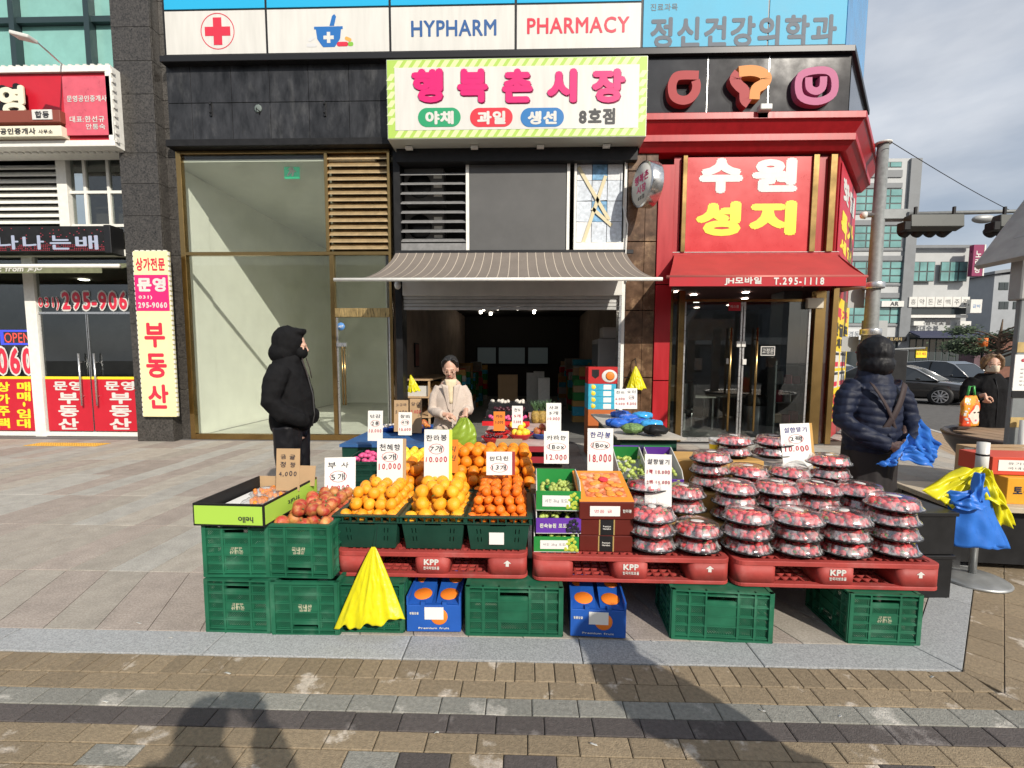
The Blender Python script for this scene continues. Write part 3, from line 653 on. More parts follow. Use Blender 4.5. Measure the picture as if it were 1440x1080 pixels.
wtext(cl, '정신건강의학과', 914, 22, 1176, 66, PY - .002, GRL, bold=.03); wtext(cl, '진료과목', 915, 5, 953, 15, PY - .002, PM('dark_grey_letters', (.12, .14, .16), .5), bold=.006)
# ledge under the panels
MB().prism([(cx0, D - .24), (5.40, D - .24), (7.1, D + 1.79), (6.9, D + 2.0), (5.2, D + .3), (cx0, D + .3)], 6.60, 6.70, M=None).build('ledge', BLKM, bd, .006)
MB().box(cx0, 5.3, D - .12, D + .25, 6.70, 6.785).build('ledge_top', BLK, bd)
# black granite spandrel
tx = [cx0, W(275, 150, D)[0], W(331, 150, D)[0], W(384, 150, D)[0], W(438, 150, D)[0], W(494, 150, D)[0], -2.30]
for c, d in ((5.36, 5.985), (5.995, 6.6)):
    for a, b in zip(tx[:-1], tx[1:]): MB().box(a + .004, b - .004, D - .10, D - .06, c, d).build('granite_tile', BGR, bd, .002)
MB().box(cx0, -2.3, D - .06, D + .25, 5.3, 6.6).build('spandrel_backing', DARK, bd)
MB().box(cx0 - .03, -2.2, D - .17, D + .3, 5.24, 5.355).build('lower_ledge', BLK, bd, .005)
for px in (297, 457):
    a, b = W(px, 152, D - .1); m_ = MB().box(a - .018, a + .018, D - .125, D - .1, b - .14, b + .10)
    for dz_ in (-.09, .05): m_.lathe([(.012, 0), (.012, .03)], 8, M=Matrix.Translation((a, D - .125, b + dz_)) @ Matrix.Rotation(R(90), 4, 'X'))
    m_.build('sign_bracket', BLKM, bd)
a, b = W(363, 153, D - .1); MB().lathe([(.045, 0), (.075, .004), (.05, .01)], 9, M=Matrix.Translation((a, D - .1, b)) @ Matrix.Rotation(R(90), 4, 'X')).build('cable_hole', PM('hole_rim', (.14, .17, .16), .6), bd)
MB().tube([(a - .03, D - .1, b + .02), (a, D - .16, b - .03), (a + .04, D - .11, b - .05), (a + .02, D - .1, b - .1)], .008, 6).build('loose_cable', BLK, bd)
# ------------------------------------------------------------------ green bordered market sign
GY = 7.95
ms = thing('market_sign', (-.2, GY, 5.3), 0, 'wide white market sign with lime striped border and magenta letters', 'sign')
r = wrect(544, 81, 910, 194, GY); sx0, sx1, sz0, sz1 = r
MB().box(sx0, sx1, GY, D + .1, sz0, sz1).build('case', PM('sign_case', (.55, .56, .5), .4, .3), ms, .006)
MB().box(sx0 + .012, sx1 - .012, GY - .004, GY, sz0 + .012, sz1 - .012).build('border', GRNL, ms)
st = MB(); bwid = .135
def stripe(cx, cz, horiz):
    w = .045; l = bwid * .82
    st.add([(cx - w - l * .35, GY - .0055, cz - l / 2), (cx + w - l * .35, GY - .0055, cz - l / 2), (cx + w + l * .35, GY - .0055, cz + l / 2), (cx - w + l * .35, GY - .0055, cz + l / 2)], [(0, 1, 2, 3)])
nst = 26
for i in range(nst):
    x = sx0 + .2 + (sx1 - sx0 - .4) * i / (nst - 1)
    for z in (sz0 + .078, sz1 - .078): stripe(x, z, True)
for i in range(6):
    z = sz0 + .28 + (sz1 - sz0 - .56) * i / 5
    for x in (sx0 + .078, sx1 - .078): stripe(x, z, False)
tag(st.build('border_stripes', PGRN, ms), kind='stuff')
MB().box(sx0 + bwid, sx1 - bwid, GY - .009, GY - .0045, sz0 + bwid, sz1 - bwid).build('white_field', WHT, ms)
for s, x0, x1_ in zip('행복촌시장', (579, 643, 706, 769, 832), (623, 686, 749, 811, 879)):
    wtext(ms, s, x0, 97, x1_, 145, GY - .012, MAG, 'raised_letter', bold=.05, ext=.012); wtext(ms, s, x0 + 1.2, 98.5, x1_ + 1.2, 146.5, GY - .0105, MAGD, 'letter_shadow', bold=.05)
for s, x0, x1_, m in (('야채', 588, 648, GRND), ('과일', 661, 721, REDD), ('생선', 732, 793, BLUD)):
    rr = wrect(x0, 152, x1_, 179, GY); hh = (rr[3] - rr[2]) / 2; cx_, cz_ = (rr[0] + rr[1]) / 2, (rr[2] + rr[3]) / 2; L_ = (rr[1] - rr[0]) / 2 - hh
    MB().prism([(cx_ + (L_ if math.cos(t) > 0 else -L_) + hh * math.cos(t), cz_ + hh * math.sin(t)) for t in [2 * math.pi * (i + .5) / 28 for i in range(28)]], .0005, .004, M=FR(GY - .009)).build('pill', m, ms)
    wtext(ms, s, x0 + 10, 156, x1_ - 10, 175, GY - .0145, WHT, bold=.045)
wtext(ms, '8호점', 814, 152, 865, 175, GY - .011, CHAR, bold=.04)
MB().box(sx0 + .05, sx1 - .05, D - .16, D + .12, sz0 - .22, sz0 - .004).build('mounting_beam', BLK, ms)
for px in (575, 667, 760, 853):
    a, _ = W(px, 205, D - .25); MB().box(a - .06, a + .06, D - .28, D - .2, sz0 - .05, sz0 - .012).build('under_lamp', WFR, ms)
# ------------------------------------------------------------------ phone brand fascia
FY = D - .16
fs_ = thing('phone_fascia', (3.6, FY, 5.9), 0, 'glossy black fascia above the red shop with three raised emblems', 'sign')
bgl = PM('black_gloss', (.018, .02, .024), .06, nscale=2, namt=.3, spec=.7)
fx = [sx1 + .02, W(995, 110, FY)[0], W(1081, 110, FY)[0], 5.40]; fz0, fz1_ = 5.3, 6.595
for a, b in zip(fx[:-1], fx[1:]): MB().box(a + .006, b - .006, FY, FY + .05, fz0, fz1_).build('panel', bgl, fs_, .003)
for x in fx[1:3]: MB().box(x - .0055, x + .0055, FY - .004, FY + .04, fz0, fz1_).build('joint_strip', SILV, fs_)
c0 = fx[3]
MB().add([(c0 + .004, FY, fz0), (c0 + 1.6, FY + 1.9, fz0), (c0 + 1.6, FY + 1.9, fz1_), (c0 + .004, FY, fz1_), (c0, FY + .05, fz0), (c0 + 1.56, FY + 1.94, fz0), (c0 + 1.56, FY + 1.94, fz1_), (c0, FY + .05, fz1_)], [(0, 1, 2, 3), (5, 4, 7, 6), (4, 5, 1, 0), (3, 2, 6, 7), (1, 5, 6, 2), (4, 0, 3, 7)]).build('corner_panel', bgl, fs_)
MB().box(fx[0], 5.3, FY + .06, D + .3, 5.2, 6.6).build('backing', DARK, fs_)
def emblem(strokes, wid, mat, ext, px, py, name='emblem'):
    a, b = W(px, py, FY - .1); m_ = MB()
    for pts, closed in strokes:
        q = [Vector(p) for p in pts]; k_ = len(q); sm = []; g_ = lambda i: q[i % k_] if closed else q[max(0, min(k_ - 1, i))]
        for i in range(k_ if closed else k_ - 1):
            for t in (0, .2, .4, .6, .8):
                a0, a1, a2, a3 = g_(i - 1), g_(i), g_(i + 1), g_(i + 2); sm.append(.5 * (2 * a1 + (a2 - a0) * t + (2 * a0 - 5 * a1 + 4 * a2 - a3) * t * t + (3 * a1 - a0 - 3 * a2 + a3) * t ** 3))
        if not closed: sm.append(q[-1])
        pts = sm
        n = len(pts); P = [Vector((p[0], p[1])) for p in pts]; left, right = [], []
        for i in range(n):
            if closed: d0 = (P[i] - P[i - 1]).normalized(); d1 = (P[(i + 1) % n] - P[i]).normalized()
            else: d0 = (P[i] - P[max(i - 1, 0)]); d1 = (P[min(i + 1, n - 1)] - P[i]); d0 = d0.normalized() if d0.length else d1.normalized(); d1 = d1.normalized() if d1.length else d0
            t = (d0 + d1).normalized(); nn = Vector((-t.y, t.x)); s = 1 / max(.5, nn.dot(Vector((-d0.y, d0.x))))
            left.append(P[i] + nn * wid * s); right.append(P[i] - nn * wid * s)
        m = n if closed else n - 1
        for i in range(m):
            j = (i + 1) % n
            m_.add([(*left[i], 0), (*right[i], 0), (*right[j], 0), (*left[j], 0), (*left[i], ext), (*right[i], ext), (*right[j], ext), (*left[j], ext)],
                   [(4, 5, 6, 7), (0, 4, 7, 3), (1, 2, 6, 5), (0, 1, 5, 4), (3, 7, 6, 2)], M=Matrix.Translation((a, 0, b)) @ FR(FY - .0))
    return m_.build(name, mat, fs_)
rdm = PM('emblem_red', (.34, .045, .05), .5, spec=.2); orm = PM('emblem_orange', (.62, .25, .07), .5, spec=.2); pkm = PM('emblem_pink', (.42, .11, .22), .5, spec=.2)
emblem([([(.22, .18), (-.10, .18), (-.19, .10), (-.21, -.02), (-.17, -.15), (-.05, -.21), (.08, -.19), (.17, -.09), (.19, .02), (.17, .10)], False)], .07, rdm, .14, 962, 124)
emblem([([(-.19, .20), (-.25, .10), (-.18, .0), (-.09, -.08), (-.07, -.22), (.0, -.28)], False)], .085, rdm, .14, 1053, 122)
emblem([([(-.19, .215), (.0, .23), (.16, .20), (.26, .12), (.22, .02), (.10, -.06), (.08, -.22)], False)], .085, orm, .145, 1053, 122)
emblem([([(-.26, .17), (.08, .25), (.27, .16), (.28, -.12), (.03, -.24), (-.25, -.15)], True), ([(-.13, .14), (-.11, -.02), (.0, -.08), (.10, -.02), (.11, .15)], False)], .058, pkm, .12, 1147, 122)
# flood lamp on the cornice
a, b = W(1075, 157, D - .38)
fl = thing('flood_lamp', (a, D - .38, b + .05), 0, 'small weathered flood lamp on top of the red cornice', 'lamp')
MB().cbox((0, 0, .0), (.20, .14, .10)).build('head', PM('lamp_grey', (.5, .5, .48), .5, .3), fl, .02, 2, local=True); MB().cbox((0, .05, -.08), (.16, .02, .09)).build('bracket', SILV, fl, local=True)
# ------------------------------------------------------------------ red phone shop
sh = thing('phone_shop', (3.6, D, 0), 0, 'red phone shop with stepped cornice, posters and glass doors', 'shop front')
def wrap(z0_, z1_, off0, off1, xl):      # band along the front that turns at the corner; off0/off1 = projection at bottom/top
    m_ = MB(); P = []
    for z, off in ((z0_, off0), (z1_, off1)):
        k = off * .466; P += [(xl, D - off, z), (5.42 + k, D - off, z), (7.1 + .766 * off, D + 2.0 - .643 * off, z), (6.95, D + 2.1, z), (5.32, D + .2, z), (xl, D + .2, z)]
    m_.add(P, [(5, 4, 3, 2, 1, 0), (6, 7, 8, 9, 10, 11)] + [(i, (i + 1) % 6, 6 + (i + 1) % 6, 6 + i) for i in range(6)]); return m_
cxl = sx1 - .02
zq = lambda py, off: W(1050, py, D - off)[1]
z1_, z2_ = zq(157, .34), zq(167, .34); z3_, z4_ = zq(188, .21), zq(198, .21); z5_ = zq(214, .05)
wrap(z2_, z1_, .34, .34, cxl).build('cornice', REDP, sh, .008)
wrap(z3_ + .002, z2_ - .002, .19, .31, cxl + .003).build('cornice_cove', REDP, sh)
wrap(z4_, z3_, .21, .21, cxl + .005).build('cornice', REDP, sh, .006)
wrap(z5_, z4_ - .002, .07, .18, cxl + .008).build('cornice_cove', REDP, sh)
brw = PM('brown_stone', (.10, .055, .03), .25, nscale=5, namt=.6, col2=(.28, .18, .10), c2s=4, c2lo=.55, c2hi=.75)
bx_ = [1.78, 2.09, 2.30]
for a, b in zip(bx_[:-1], bx_[1:]):
    for c, d in ((.0, 1.2), (1.206, 2.4), (2.406, 3.6), (3.606, 4.8), (4.806, 5.3)): MB().box(a + .003, b - .003, D - .03, D + .3, c + .01, d).build('brown_panel', brw, sh, .003)
rx = [2.303, 2.58]
for c, d in ((.0, 1.15), (1.155, 2.85), (2.855, 4.9)): MB().box(rx[0], rx[1], D - .06, D + .3, c + .01, d).build('red_column', REDP, sh, .004)
def goldpost(x0, x1_, z0_, z1_, y=D - .06): MB().box(x0, x1_, y, y + .14, z0_, z1_).build('gold_post', GOLD, sh, .004)
px2 = lambda px, py, y=D: W(px, py, y)[0]
# glass strip left of the door, with gold posts
goldpost(2.585, 2.625, .05, 2.75); goldpost(px2(951, 520), px2(959, 520), .05, 2.75)
MB().box(2.625, px2(951, 520), D, D + .012, .05, 2.75).build('window_pane', GLD, sh)
# upper sign panels
uz0, uz1 = 3.42, 5.05
goldpost(px2(958, 280), px2(964, 280), uz0, uz1); goldpost(px2(1139, 280), px2(1147, 280), uz0, uz1); goldpost(px2(1163, 280), px2(1172, 280), uz0, uz1)
MB().box(2.585, px2(957, 280), D + .02, D + .06, uz0, uz1).build('red_panel', REDP, sh); MB().box(px2(1147, 280) + .003, px2(1163, 280) - .003, D + .02, D + .06, uz0, uz1).build('red_panel', REDP, sh)
rp_ = (px2(964, 280) + .003, px2(1139, 280) - .003, uz0 + .01, uz1 - .02)
MB().box(rp_[0], rp_[1], D - .02, D + .03, rp_[2], rp_[3]).build('sign_panel', PM('red_banner', (.52, .025, .03), .3, nscale=3, namt=.08), sh)
for s, x0, x1_, y0, y1, m in (('수', 983, 1045, 222, 272, WHT), ('원', 1057, 1122, 222, 270, WHT), ('성', 978, 1042, 283, 332, YEL), ('지', 1053, 1120, 282, 331, YEL)):
    wtext(sh, s, x0, y0, x1_, y1, D - .024, m, bold=.055)
MB().box(2.585, 5.47, D - .03, D + .2, 3.26, 3.415).build('awning_case', REDP, sh, .006)
MB().box(2.585, 5.47, D - .035, D + .1, 3.416, 3.424).build('white_line', WHT, sh)
# doors: two leaves between gold posts
dL, dM, dR = px2(960, 520), px2(1042, 520), px2(1136, 520)
goldpost(dR + .04, dR + .22, .02, 2.75); goldpost(px2(1163, 520), px2(1171, 520) , .02, 3.25)
MB().box(dR + .225, px2(1163, 520) - .005, D, D + .012, .02, 2.75).build('window_pane', GLD, sh)
dh = 2.56
for a, b in ((dL, dM - .01), (dM + .01, dR)):
    dd = MB().box(a + .01, b - .01, D + .01, D + .022, .04, dh).build('door', GLD, sh)
    e = MB()
    for x in (a, b - .03): e.box(x, x + .03, D, D + .034, .04, dh)
    e.box(a + .03, b - .03, D, D + .034, .04, .12); e.build('door_rim', SILV, dd)
    hx = b - .22 if b < dM + .02 else a + .22
    MB().tube([(hx, D - .07, .25), (hx, D - .07, 2.1)], .022, 10).tube([(hx, D - .07, .5), (hx, D + .02, .5)], .012, 6).tube([(hx, D - .07, 1.9), (hx, D + .02, 1.9)], .012, 6).build('handle', GOLD, dd)
MB().box(dR - .12, dR + .16, D - .09, D - .02, dh - .12, dh + .06).build('door_closer', PM('closer', (.5, .45, .36), .4, .4), sh, .006)
MB().box(2.585, 5.3, D + .0, D + .08, dh + .005, dh + .05).build('header_bar', GOLD, sh)
rr = wrect(1025, 425, 1042, 437, D - .01); MB().box(rr[0], rr[1], D - .006, D - .002, rr[2], rr[3]).build('red_sticker', RED, sh)
wtext(sh, '에스콤', 1027, 429, 1039, 433, D - .009, WHT)
rr = wrect(1070, 487, 1090, 500, D - .01); frame_mb(MB(), rr, D - .006, .003, .012).build('door_label', WHT, sh); MB().box(rr[0] + .012, rr[1] - .012, D - .005, D - .002, rr[2] + .012, rr[3] - .012).build('door_label', CHAR, sh); wtext(sh, '고정문', 1072, 490, 1088, 497, D - .009, WHT)
for px, py in ((1039, 484), (1046, 484), (1025, 508), (1047, 509)):
    a, b = W(px, py, D - .03); MB().box(a - .035, a + .035, D - .03, D - .001, b - .05, b + .05).build('lock_box', WHT, sh, .004)
# yellow posters on the chamfered corner
def chf(u, z, off=0.): return (5.43 + u * .643 + off * .766, D + u * .766 - off * .643, z)      # u along the chamfer, off outwards
def cham(mb, u0, u1, z0_, z1_, off, t=.01): 
    a = [chf(u0, z0_, off), chf(u1, z0_, off), chf(u1, z1_, off), chf(u0, z1_, off), chf(u0, z0_, off - t), chf(u1, z0_, off - t), chf(u1, z1_, off - t), chf(u0, z1_, off - t)]
    return mb.add(a, [(0, 1, 2, 3), (5, 4, 7, 6), (4, 5, 1, 0), (3, 2, 6, 7), (1, 5, 6, 2), (4, 0, 3, 7)])
cham(MB(), 0, 2.6, .02, 5.2, -.02, .2).build('corner_wall', REDP, sh)
yv = PM('yellow_poster', (.80, .56, .02), .4, nscale=3, namt=.06)
cham(MB(), .15, 2.4, .35, 2.72, .003).build('poster', yv, sh); cham(MB(), .15, 2.4, 3.45, 5.0, .003).build('poster', RED, sh)
CF = Matrix(((.643, 0, .766, 5.43), (.766, 0, -.643, D), (0, 1, 0, 0), (0, 0, 0, 1)))
for s, u, z, w, h, m, b_ in (('핫딜', .6, 4.65, .8, .4, WHT, .05), ('특가', .6, 4.05, .8, .45, YEL, .05), ('세일', .6, 3.66, .8, .25, YEL, .05),
                             ('특가', .58, 2.42, .8, .22, CRIM, .04), ('핫딜폰', .58, 2.12, .9, .26, CHAR, .05), ('교체무료', .58, 1.86, .9, .2, CHAR, .05),
                             ('최저가', .58, .78, .8, .22, CRIM, .04), ('공짜', .58, .5, .7, .18, CRIM, .04)):
    text_mb(MB(), s, CF, 1.28, z, w * 2.2, h, bold=b_, z=.006).build('lettering', m, sh)
for u in (.3, 1.35):
    for z in (1.0, 1.38):
        cham(MB(), u, u + .9, z, z + .32, .006, .003).build('price_tile', WHT, sh); cham(MB(), u + .1, u + .8, z + .03, z + .12, .008, .002).build('price_tile', CRIM, sh); cham(MB(), u + .05, u + .85, z + .25, z + .3, .008, .002).build('price_tile', CHAR, sh)
# red awning of the phone shop
ra = thing('red_awning', (4, D - .6, 3), 0, 'red canvas awning of the phone shop with lettered valance', 'awning')
canv = PM('red_canvas', (.36, .035, .033), .8, nscale=3, namt=.12, bump=.1, bscale=90)
AZ0 = W(1080, 388, D - 1.15)[1]; vx0, vx1 = W(943, 395, D - 1.15)[0], W(1217, 395, D - 1.15)[0]
def PR(u, v, o=0.):
    xa, xb = 2.62 + (5.42 - 2.62) * u, vx0 - .02 + (vx1 - vx0 + .02) * u
    return (xa + (xb - xa) * v, D - .03 - 1.12 * v, 3.38 + (AZ0 - 3.38) * v - .03 * math.sin(math.pi * v) + o + .004 * math.sin(u * 31) * math.sin(math.pi * v))
MB().grid(lambda u, v: PR(u, v), 30, 8).grid(lambda u, v: PR(1 - u, v, -.006), 30, 8).build('canvas', canv, ra)
vm = MB().box(vx0 - .02, vx1, D - 1.165, D - 1.155, AZ0 - .155, AZ0 - .02)
vm.build('valance', PM('red_valance', (.42, .016, .025), .7, nscale=5, namt=.1), ra)
MB().add([(vx1, D - 1.15, AZ0), (5.44, D - .05, 3.36), (5.44, D - .05, AZ0 - .02), (vx1, D - 1.15, AZ0 - .155), (vx1 + .008, D - 1.15, AZ0), (5.448, D - .05, 3.36), (5.448, D - .05, AZ0 - .02), (vx1 + .008, D - 1.15, AZ0 - .155)], [(0, 1, 2, 3), (7, 6, 5, 4), (0, 4, 5, 1), (3, 2, 6, 7), (0, 3, 7, 4)]).build('side_flap', canv, ra)
MB().tube([(vx0 - .06, D - 1.14, AZ0 - .01), (vx1 + .03, D - 1.14, AZ0 - .01)], .025, 8).build('front_bar', PM('awning_bar', (.45, .12, .10), .4, .3), ra)
wtext(ra, 'JH모바일', 1019, 389.5, 1071, 401, D - 1.168, WHT, bold=.03); wtext(ra, 'T.295-1118', 1088, 390, 1159, 400.5, D - 1.168, WHT, bold=.03, sp=.12)
for x in (2.95, 5.0): MB().tube([(x, D - .05, 2.95), (x + .25, D - .6, 2.85), (x, D - 1.12, AZ0 - .02)], .014, 6).build('arm', SILV, ra)
# interior of the phone shop (a showroom)
it = thing('showroom_interior', (4, 11, 0), 0, 'dim phone showroom seen through the red shop glass doors', 'interior')
inw = PM('showroom_wall', (.16, .17, .175), .7, nscale=1.5, namt=.3)
MB().box(2.4, 6.2, 12.6, 12.7, .02, 2.9).build('back_wall', inw, it); MB().box(2.4, 6.2, D + .3, 12.6, 2.86, 2.92).build('ceiling', PM('showroom_ceiling', (.20, .10, .10), .7), it)
MB().box(2.45, 2.5, 10.2, 12.6, .02, 2.85).build('red_partition', REDP, it); MB().box(3.1, 3.2, 11.6, 12.3, .02, 2.85).build('red_partition', REDP, it)
MB().box(4.95, 5.3, D + .7, 9.6, .02, 2.85).build('grey_pier', PM('pier_grey', (.13, .145, .15), .6), it)
for x, y in ((2.9, 9.2), (3.4, 9.6), (4.3, 9.3), (3.1, 10.4), (4.7, 10.2), (3.9, 10.8), (4.9, 11.4), (4.3, 11.9)):
    MB().lathe([(.07, 2.845), (.055, 2.84)], 12, M=Matrix.Translation((x, y, 0))).build('downlight', LMP, it)
tbm = PM('table_top', (.42, .41, .38), .4); chm = PM('chair_black', (.02, .02, .02), .5)
for tx_, ty_, lb in ((3.75, 10.3, 'left'), (4.55, 10.5, 'right')):
    t_ = thing('showroom_table', (tx_, ty_, .014), 0, f'pale square table in the phone showroom, {lb} one', 'table', 'showroom tables')
    MB().box(-.35, .35, -.3, .3, .70, .73).build('top', tbm, t_, .004, local=True)
    for a in (-.3, .3):
        for b in (-.25, .25): MB().box(a - .02, a + .02, b - .02, b + .02, 0, .70).build('leg', SILV, t_, local=True)
c_ = thing('office_chair', (3.15, 9.7, .014), .4, 'black office chair behind the left glass door', 'chair')
MB().prism([(-.24, -.24), (.24, -.24), (.27, .22), (-.27, .22)], .42, .5).build('seat', chm, c_, .02, 2, local=True)
MB().grid(lambda u, v: (-.25 + .5 * u, -.25 - .06 * math.cos((u - .5) * 3), .55 + .55 * v), 8, 5).build('backrest', chm, c_, thick=.04, local=True)
for s_ in (-1, 1): MB().tube([(.22 * s_, .2, .42), (.24 * s_, .2, .02), (.24 * s_, -.2, .02), (.22 * s_, -.22, .55)], .014, 6).build('leg', SILV, c_, local=True)
b_ = thing('waste_bin', (4.62, 9.35, .014), 0, 'round grey waste bin behind the right glass door', 'bin')
MB().lathe([(.19, 0), (.21, .02), (.22, .62), (.21, .62)], 20).build('body', PM('bin_grey', (.14, .14, .15), .4, .5), b_, local=True); MB().lathe([(.225, .62), (.225, .68), (.19, .79), (.1, .86), (.02, .88)], 20).build('lid', chm, b_, local=True)
shf = thing('display_shelf', (5.1, 9.0, .014), 0, 'shelf of phone boxes behind the right hand door glass', 'shelf')
for z in (.3, .7, 1.05, 1.4): MB().box(-.35, .35, -.1, .15, z, z + .02).build('board', inw, shf, local=True)
for s_ in (-1, 1): MB().box(.35 * s_ - .015, .35 * s_ + .015, -.1, .15, 0, 1.5).build('upright', inw, shf, local=True)
rk = random.Random(9)
for z in (.32, .72, 1.07):
    for i in range(4): MB().box(-.32 + i * .16, -.2 + i * .16, -.08, .05, z, z + rk.uniform(.12, .24)).build('phone_box', rk.choice([PM('box_maroon', (.22, .02, .04), .5), PM('box_tan', (.35, .25, .12), .5), PM('box_grey', (.3, .3, .3), .5)]), shf, local=True)
pb = thing('paper_bag_stack', (2.76, D + .22, .014), 0, 'stack of pale paper bags behind the narrow glass strip', 'paper bags')
MB().box(-.12, .12, -.04, .2, .75, 1.42).build('bags', PM('kraft_pale', (.52, .48, .33), .8, nscale=20, namt=.2, stretch=(8, 1, 1)), pb, .01, local=True); MB().box(-.15, .15, -.06, .3, 0, .75).build('stand', PM('stand_slate', (.12, .15, .17), .6), pb, .004, local=True)
# round projecting sign
a, b = W(910, 260, D - .45)
dsn = thing('round_sign', (a, D - .45, b), 0, 'round drum shaped projecting sign with steel rim and pink lettering', 'sign')
DM = Matrix.Rotation(R(-90 + 15), 4, 'Z') @ FR(0)
MB().lathe([(.355, -.10), (.36, -.09), (.36, .09), (.355, .10)], 40, M=DM).build('drum', PM('steel_rim', (.6, .6, .6), .22, .95, nscale=20, namt=.25), dsn, local=True)
for sgn in (1, -1): MB().lathe([(.325, .101), (.325, .104)], 40, M=DM @ (Matrix() if sgn > 0 else Matrix.Rotation(math.pi, 4, 'Y'))).build('face', WHT, dsn, local=True)
text_mb(MB(), '행복촌', DM, 0, .10, .46, .15, z=.106, bold=.03).build('lettering', MAG, dsn, local=True); text_mb(MB(), '시장', DM, 0, -.07, .3, .14, z=.106, bold=.03).build('lettering', MAG, dsn, local=True); text_mb(MB(), '8호점', DM, 0, -.21, .2, .07, z=.106, bold=.02).build('lettering', CHAR, dsn, local=True)
MB().tube([(.0, .1, .1), (.0, .5, .1)], .02, 8).build('stay', BLKM, dsn, local=True)
# ------------------------------------------------------------------ vacant shop
vc = thing('vacant_shop', (-4.5, D, 0), 0, 'empty shop front with tall dusty panes in gold frames', 'shop front')
v0 = cx0 + .02; v1 = px2(466, 450); v2 = px2(553, 500); tz = 3.43; top = 5.23
def vpost(x0, x1_, z0_, z1_, m=GOLD, y=D - .02, t=.1): MB().box(x0, x1_, y, y + t, z0_, z1_).build('gold_frame', m, vc, .004)
vpost(v0, v0 + .09, .02, top); vpost(v0 + .09, v2, tz - .03, tz + .03, y=D - .015, t=.09)
vpost(v0 + .09, v2, .012, .12, y=D - .012); vpost(v1, v1 + .075, .12, tz - .03, y=D - .018)
lx0 = px2(462, 280)
vpost(lx0 - .06, lx0, tz + .03, top - .06, y=D - .018); vpost(v0 + .09, v2, top - .06, top, y=D - .012); vpost(v2 - .05, v2, .12, top - .06, y=D - .016)
MB().box(v0 + .09, lx0 - .06, D + .03, D + .042, tz + .03, top - .06).build('window_pane', GLS, vc)
MB().box(v0 + .09, v1, D + .03, D + .042, .12, tz - .03).build('window_pane', GLS, vc)
dtz = W(510, 438, D)[1]
MB().box(v1 + .075, v2 - .05, D + .03, D + .042, dtz + .06, tz - .03).build('window_pane', GLS, vc)
vpost(v1 + .075, v2 - .05, dtz - .10, dtz + .06, PM('torn_gold_foil', (.45, .32, .14), .3, .7, nscale=8, namt=.6, stretch=(6, 1, 1), bump=.8, bscale=14), y=D - .014)
vd = MB().box(v1 + .10, v2 - .07, D + .02, D + .032, .14, dtz - .11).build('door', GLS, vc)
MB().box(v1 + .08, v1 + .11, D + .01, D + .045, .13, dtz - .105).box(v2 - .08, v2 - .052, D + .01, D + .045, .13, dtz - .105).build('door_rim', SILV, vd)
hx = v1 + .2; MB().tube([(hx, D - .05, .68), (hx, D - .05, 1.75)], .016, 8).tube([(hx + .05, D - .06, .68), (hx + .05, D - .06, 1.75)], .016, 8).build('handle', GOLD, vd)
MB().cbox((hx - .02, D, 1.79), (.18, .05, .07)).build('lock_box', SILV, vd)
a, b = W(479, 459, D); MB().lathe([(.075, 0), (.075, .004)], 8, M=Matrix.Translation((a, D + .018, b)) @ Matrix.Rotation(R(90), 4, 'X')).build('alarm_sticker', PM('sticker_blue', (.08, .22, .5), .4), vd); text_mb(MB(), 'ADT', FR(D + .0125), a, b, .09, .035, bold=.03).build('lettering', WHT, vd)
# gold louvre
MB().box(lx0, v2 - .05, D + .16, D + .2, tz + .03, top - .06).build('louvre_backing', PM('louvre_dark', (.05, .035, .02), .7), vc)
for i in range(14):
    z = tz + .12 + i * (top - tz - .24) / 13.
    MB().add([(lx0, D - .005, z - .05), (v2 - .05, D - .005, z - .05), (v2 - .05, D + .1, z + .05), (lx0, D + .1, z + .05), (lx0, D - .005, z - .03), (v2 - .05, D - .005, z - .03), (v2 - .05, D + .1, z + .07), (lx0, D + .1, z + .07)], [(0, 3, 2, 1), (4, 5, 6, 7), (0, 1, 5, 4), (1, 2, 6, 5), (2, 3, 7, 6), (3, 0, 4, 7)]).build('slat', GOLDL, vc)
# bare room behind
MB().box(-6.75, -2.7, 15.9, 15.95, .02, 5.06).build('back_wall', CREAMW, vc); MB().box(-6.7, -6.45, D + 1.0, 15.9, .02, 5.06).build('side_wall', CREAMW, vc); MB().box(-2.69, -2.67, D + .5, 15.9, .02, 5.06).build('side_wall', CREAMW, vc)
MB().box(-6.5, -2.7, D + .06, 15.9, 5.06, 5.1).build('ceiling', PM('vacant_ceiling', (.62, .63, .55), .8, nscale=1, namt=.1), vc)
MB().box(-6.5, -6.42, D + .1, D + 1.0, .02, 5.05).build('side_wall', CREAMW, vc)
MB().quad((-6.4, D + .1, .018), (-2.7, D + .1, .018), (-2.7, 15.9, .018), (-6.4, 15.9, .018)).build('bare_floor', PM('bare_floor', (.62, .62, .56), .6, nscale=2, namt=.15), vc)
a, b = W(410, 240, D + .3); MB().box(a - .14, a + .14, D + .3, D + .33, b - .14, b + .12).build('exit_sign', PM('exit_green', (.02, .32, .16), .4, emis=(.05, .7, .35), es=.25), vc)
MB().box(a - .2, a + .2, D + .3, D + .34, b + .14, b + .19).build('exit_hood', SILV, vc)
MB().prism([(-.02, .06), (.03, .06), (.06, .0), (.1, -.02), (.05, -.03), (.03, -.1), (.0, -.1), (.01, -.03), (-.06, -.1), (-.09, -.09), (-.03, -.0), (-.07, .02), (-.05, .04)], 0, .004, M=Matrix.Translation((a, 0, b)) @ FR(D + .296)).lathe([(.02, 0), (.02, .004)], 10, M=Matrix.Translation((a + .015, D + .296, b + .085)) @ Matrix.Rotation(R(90), 4, 'X')).build('running_figure', WHT, vc)
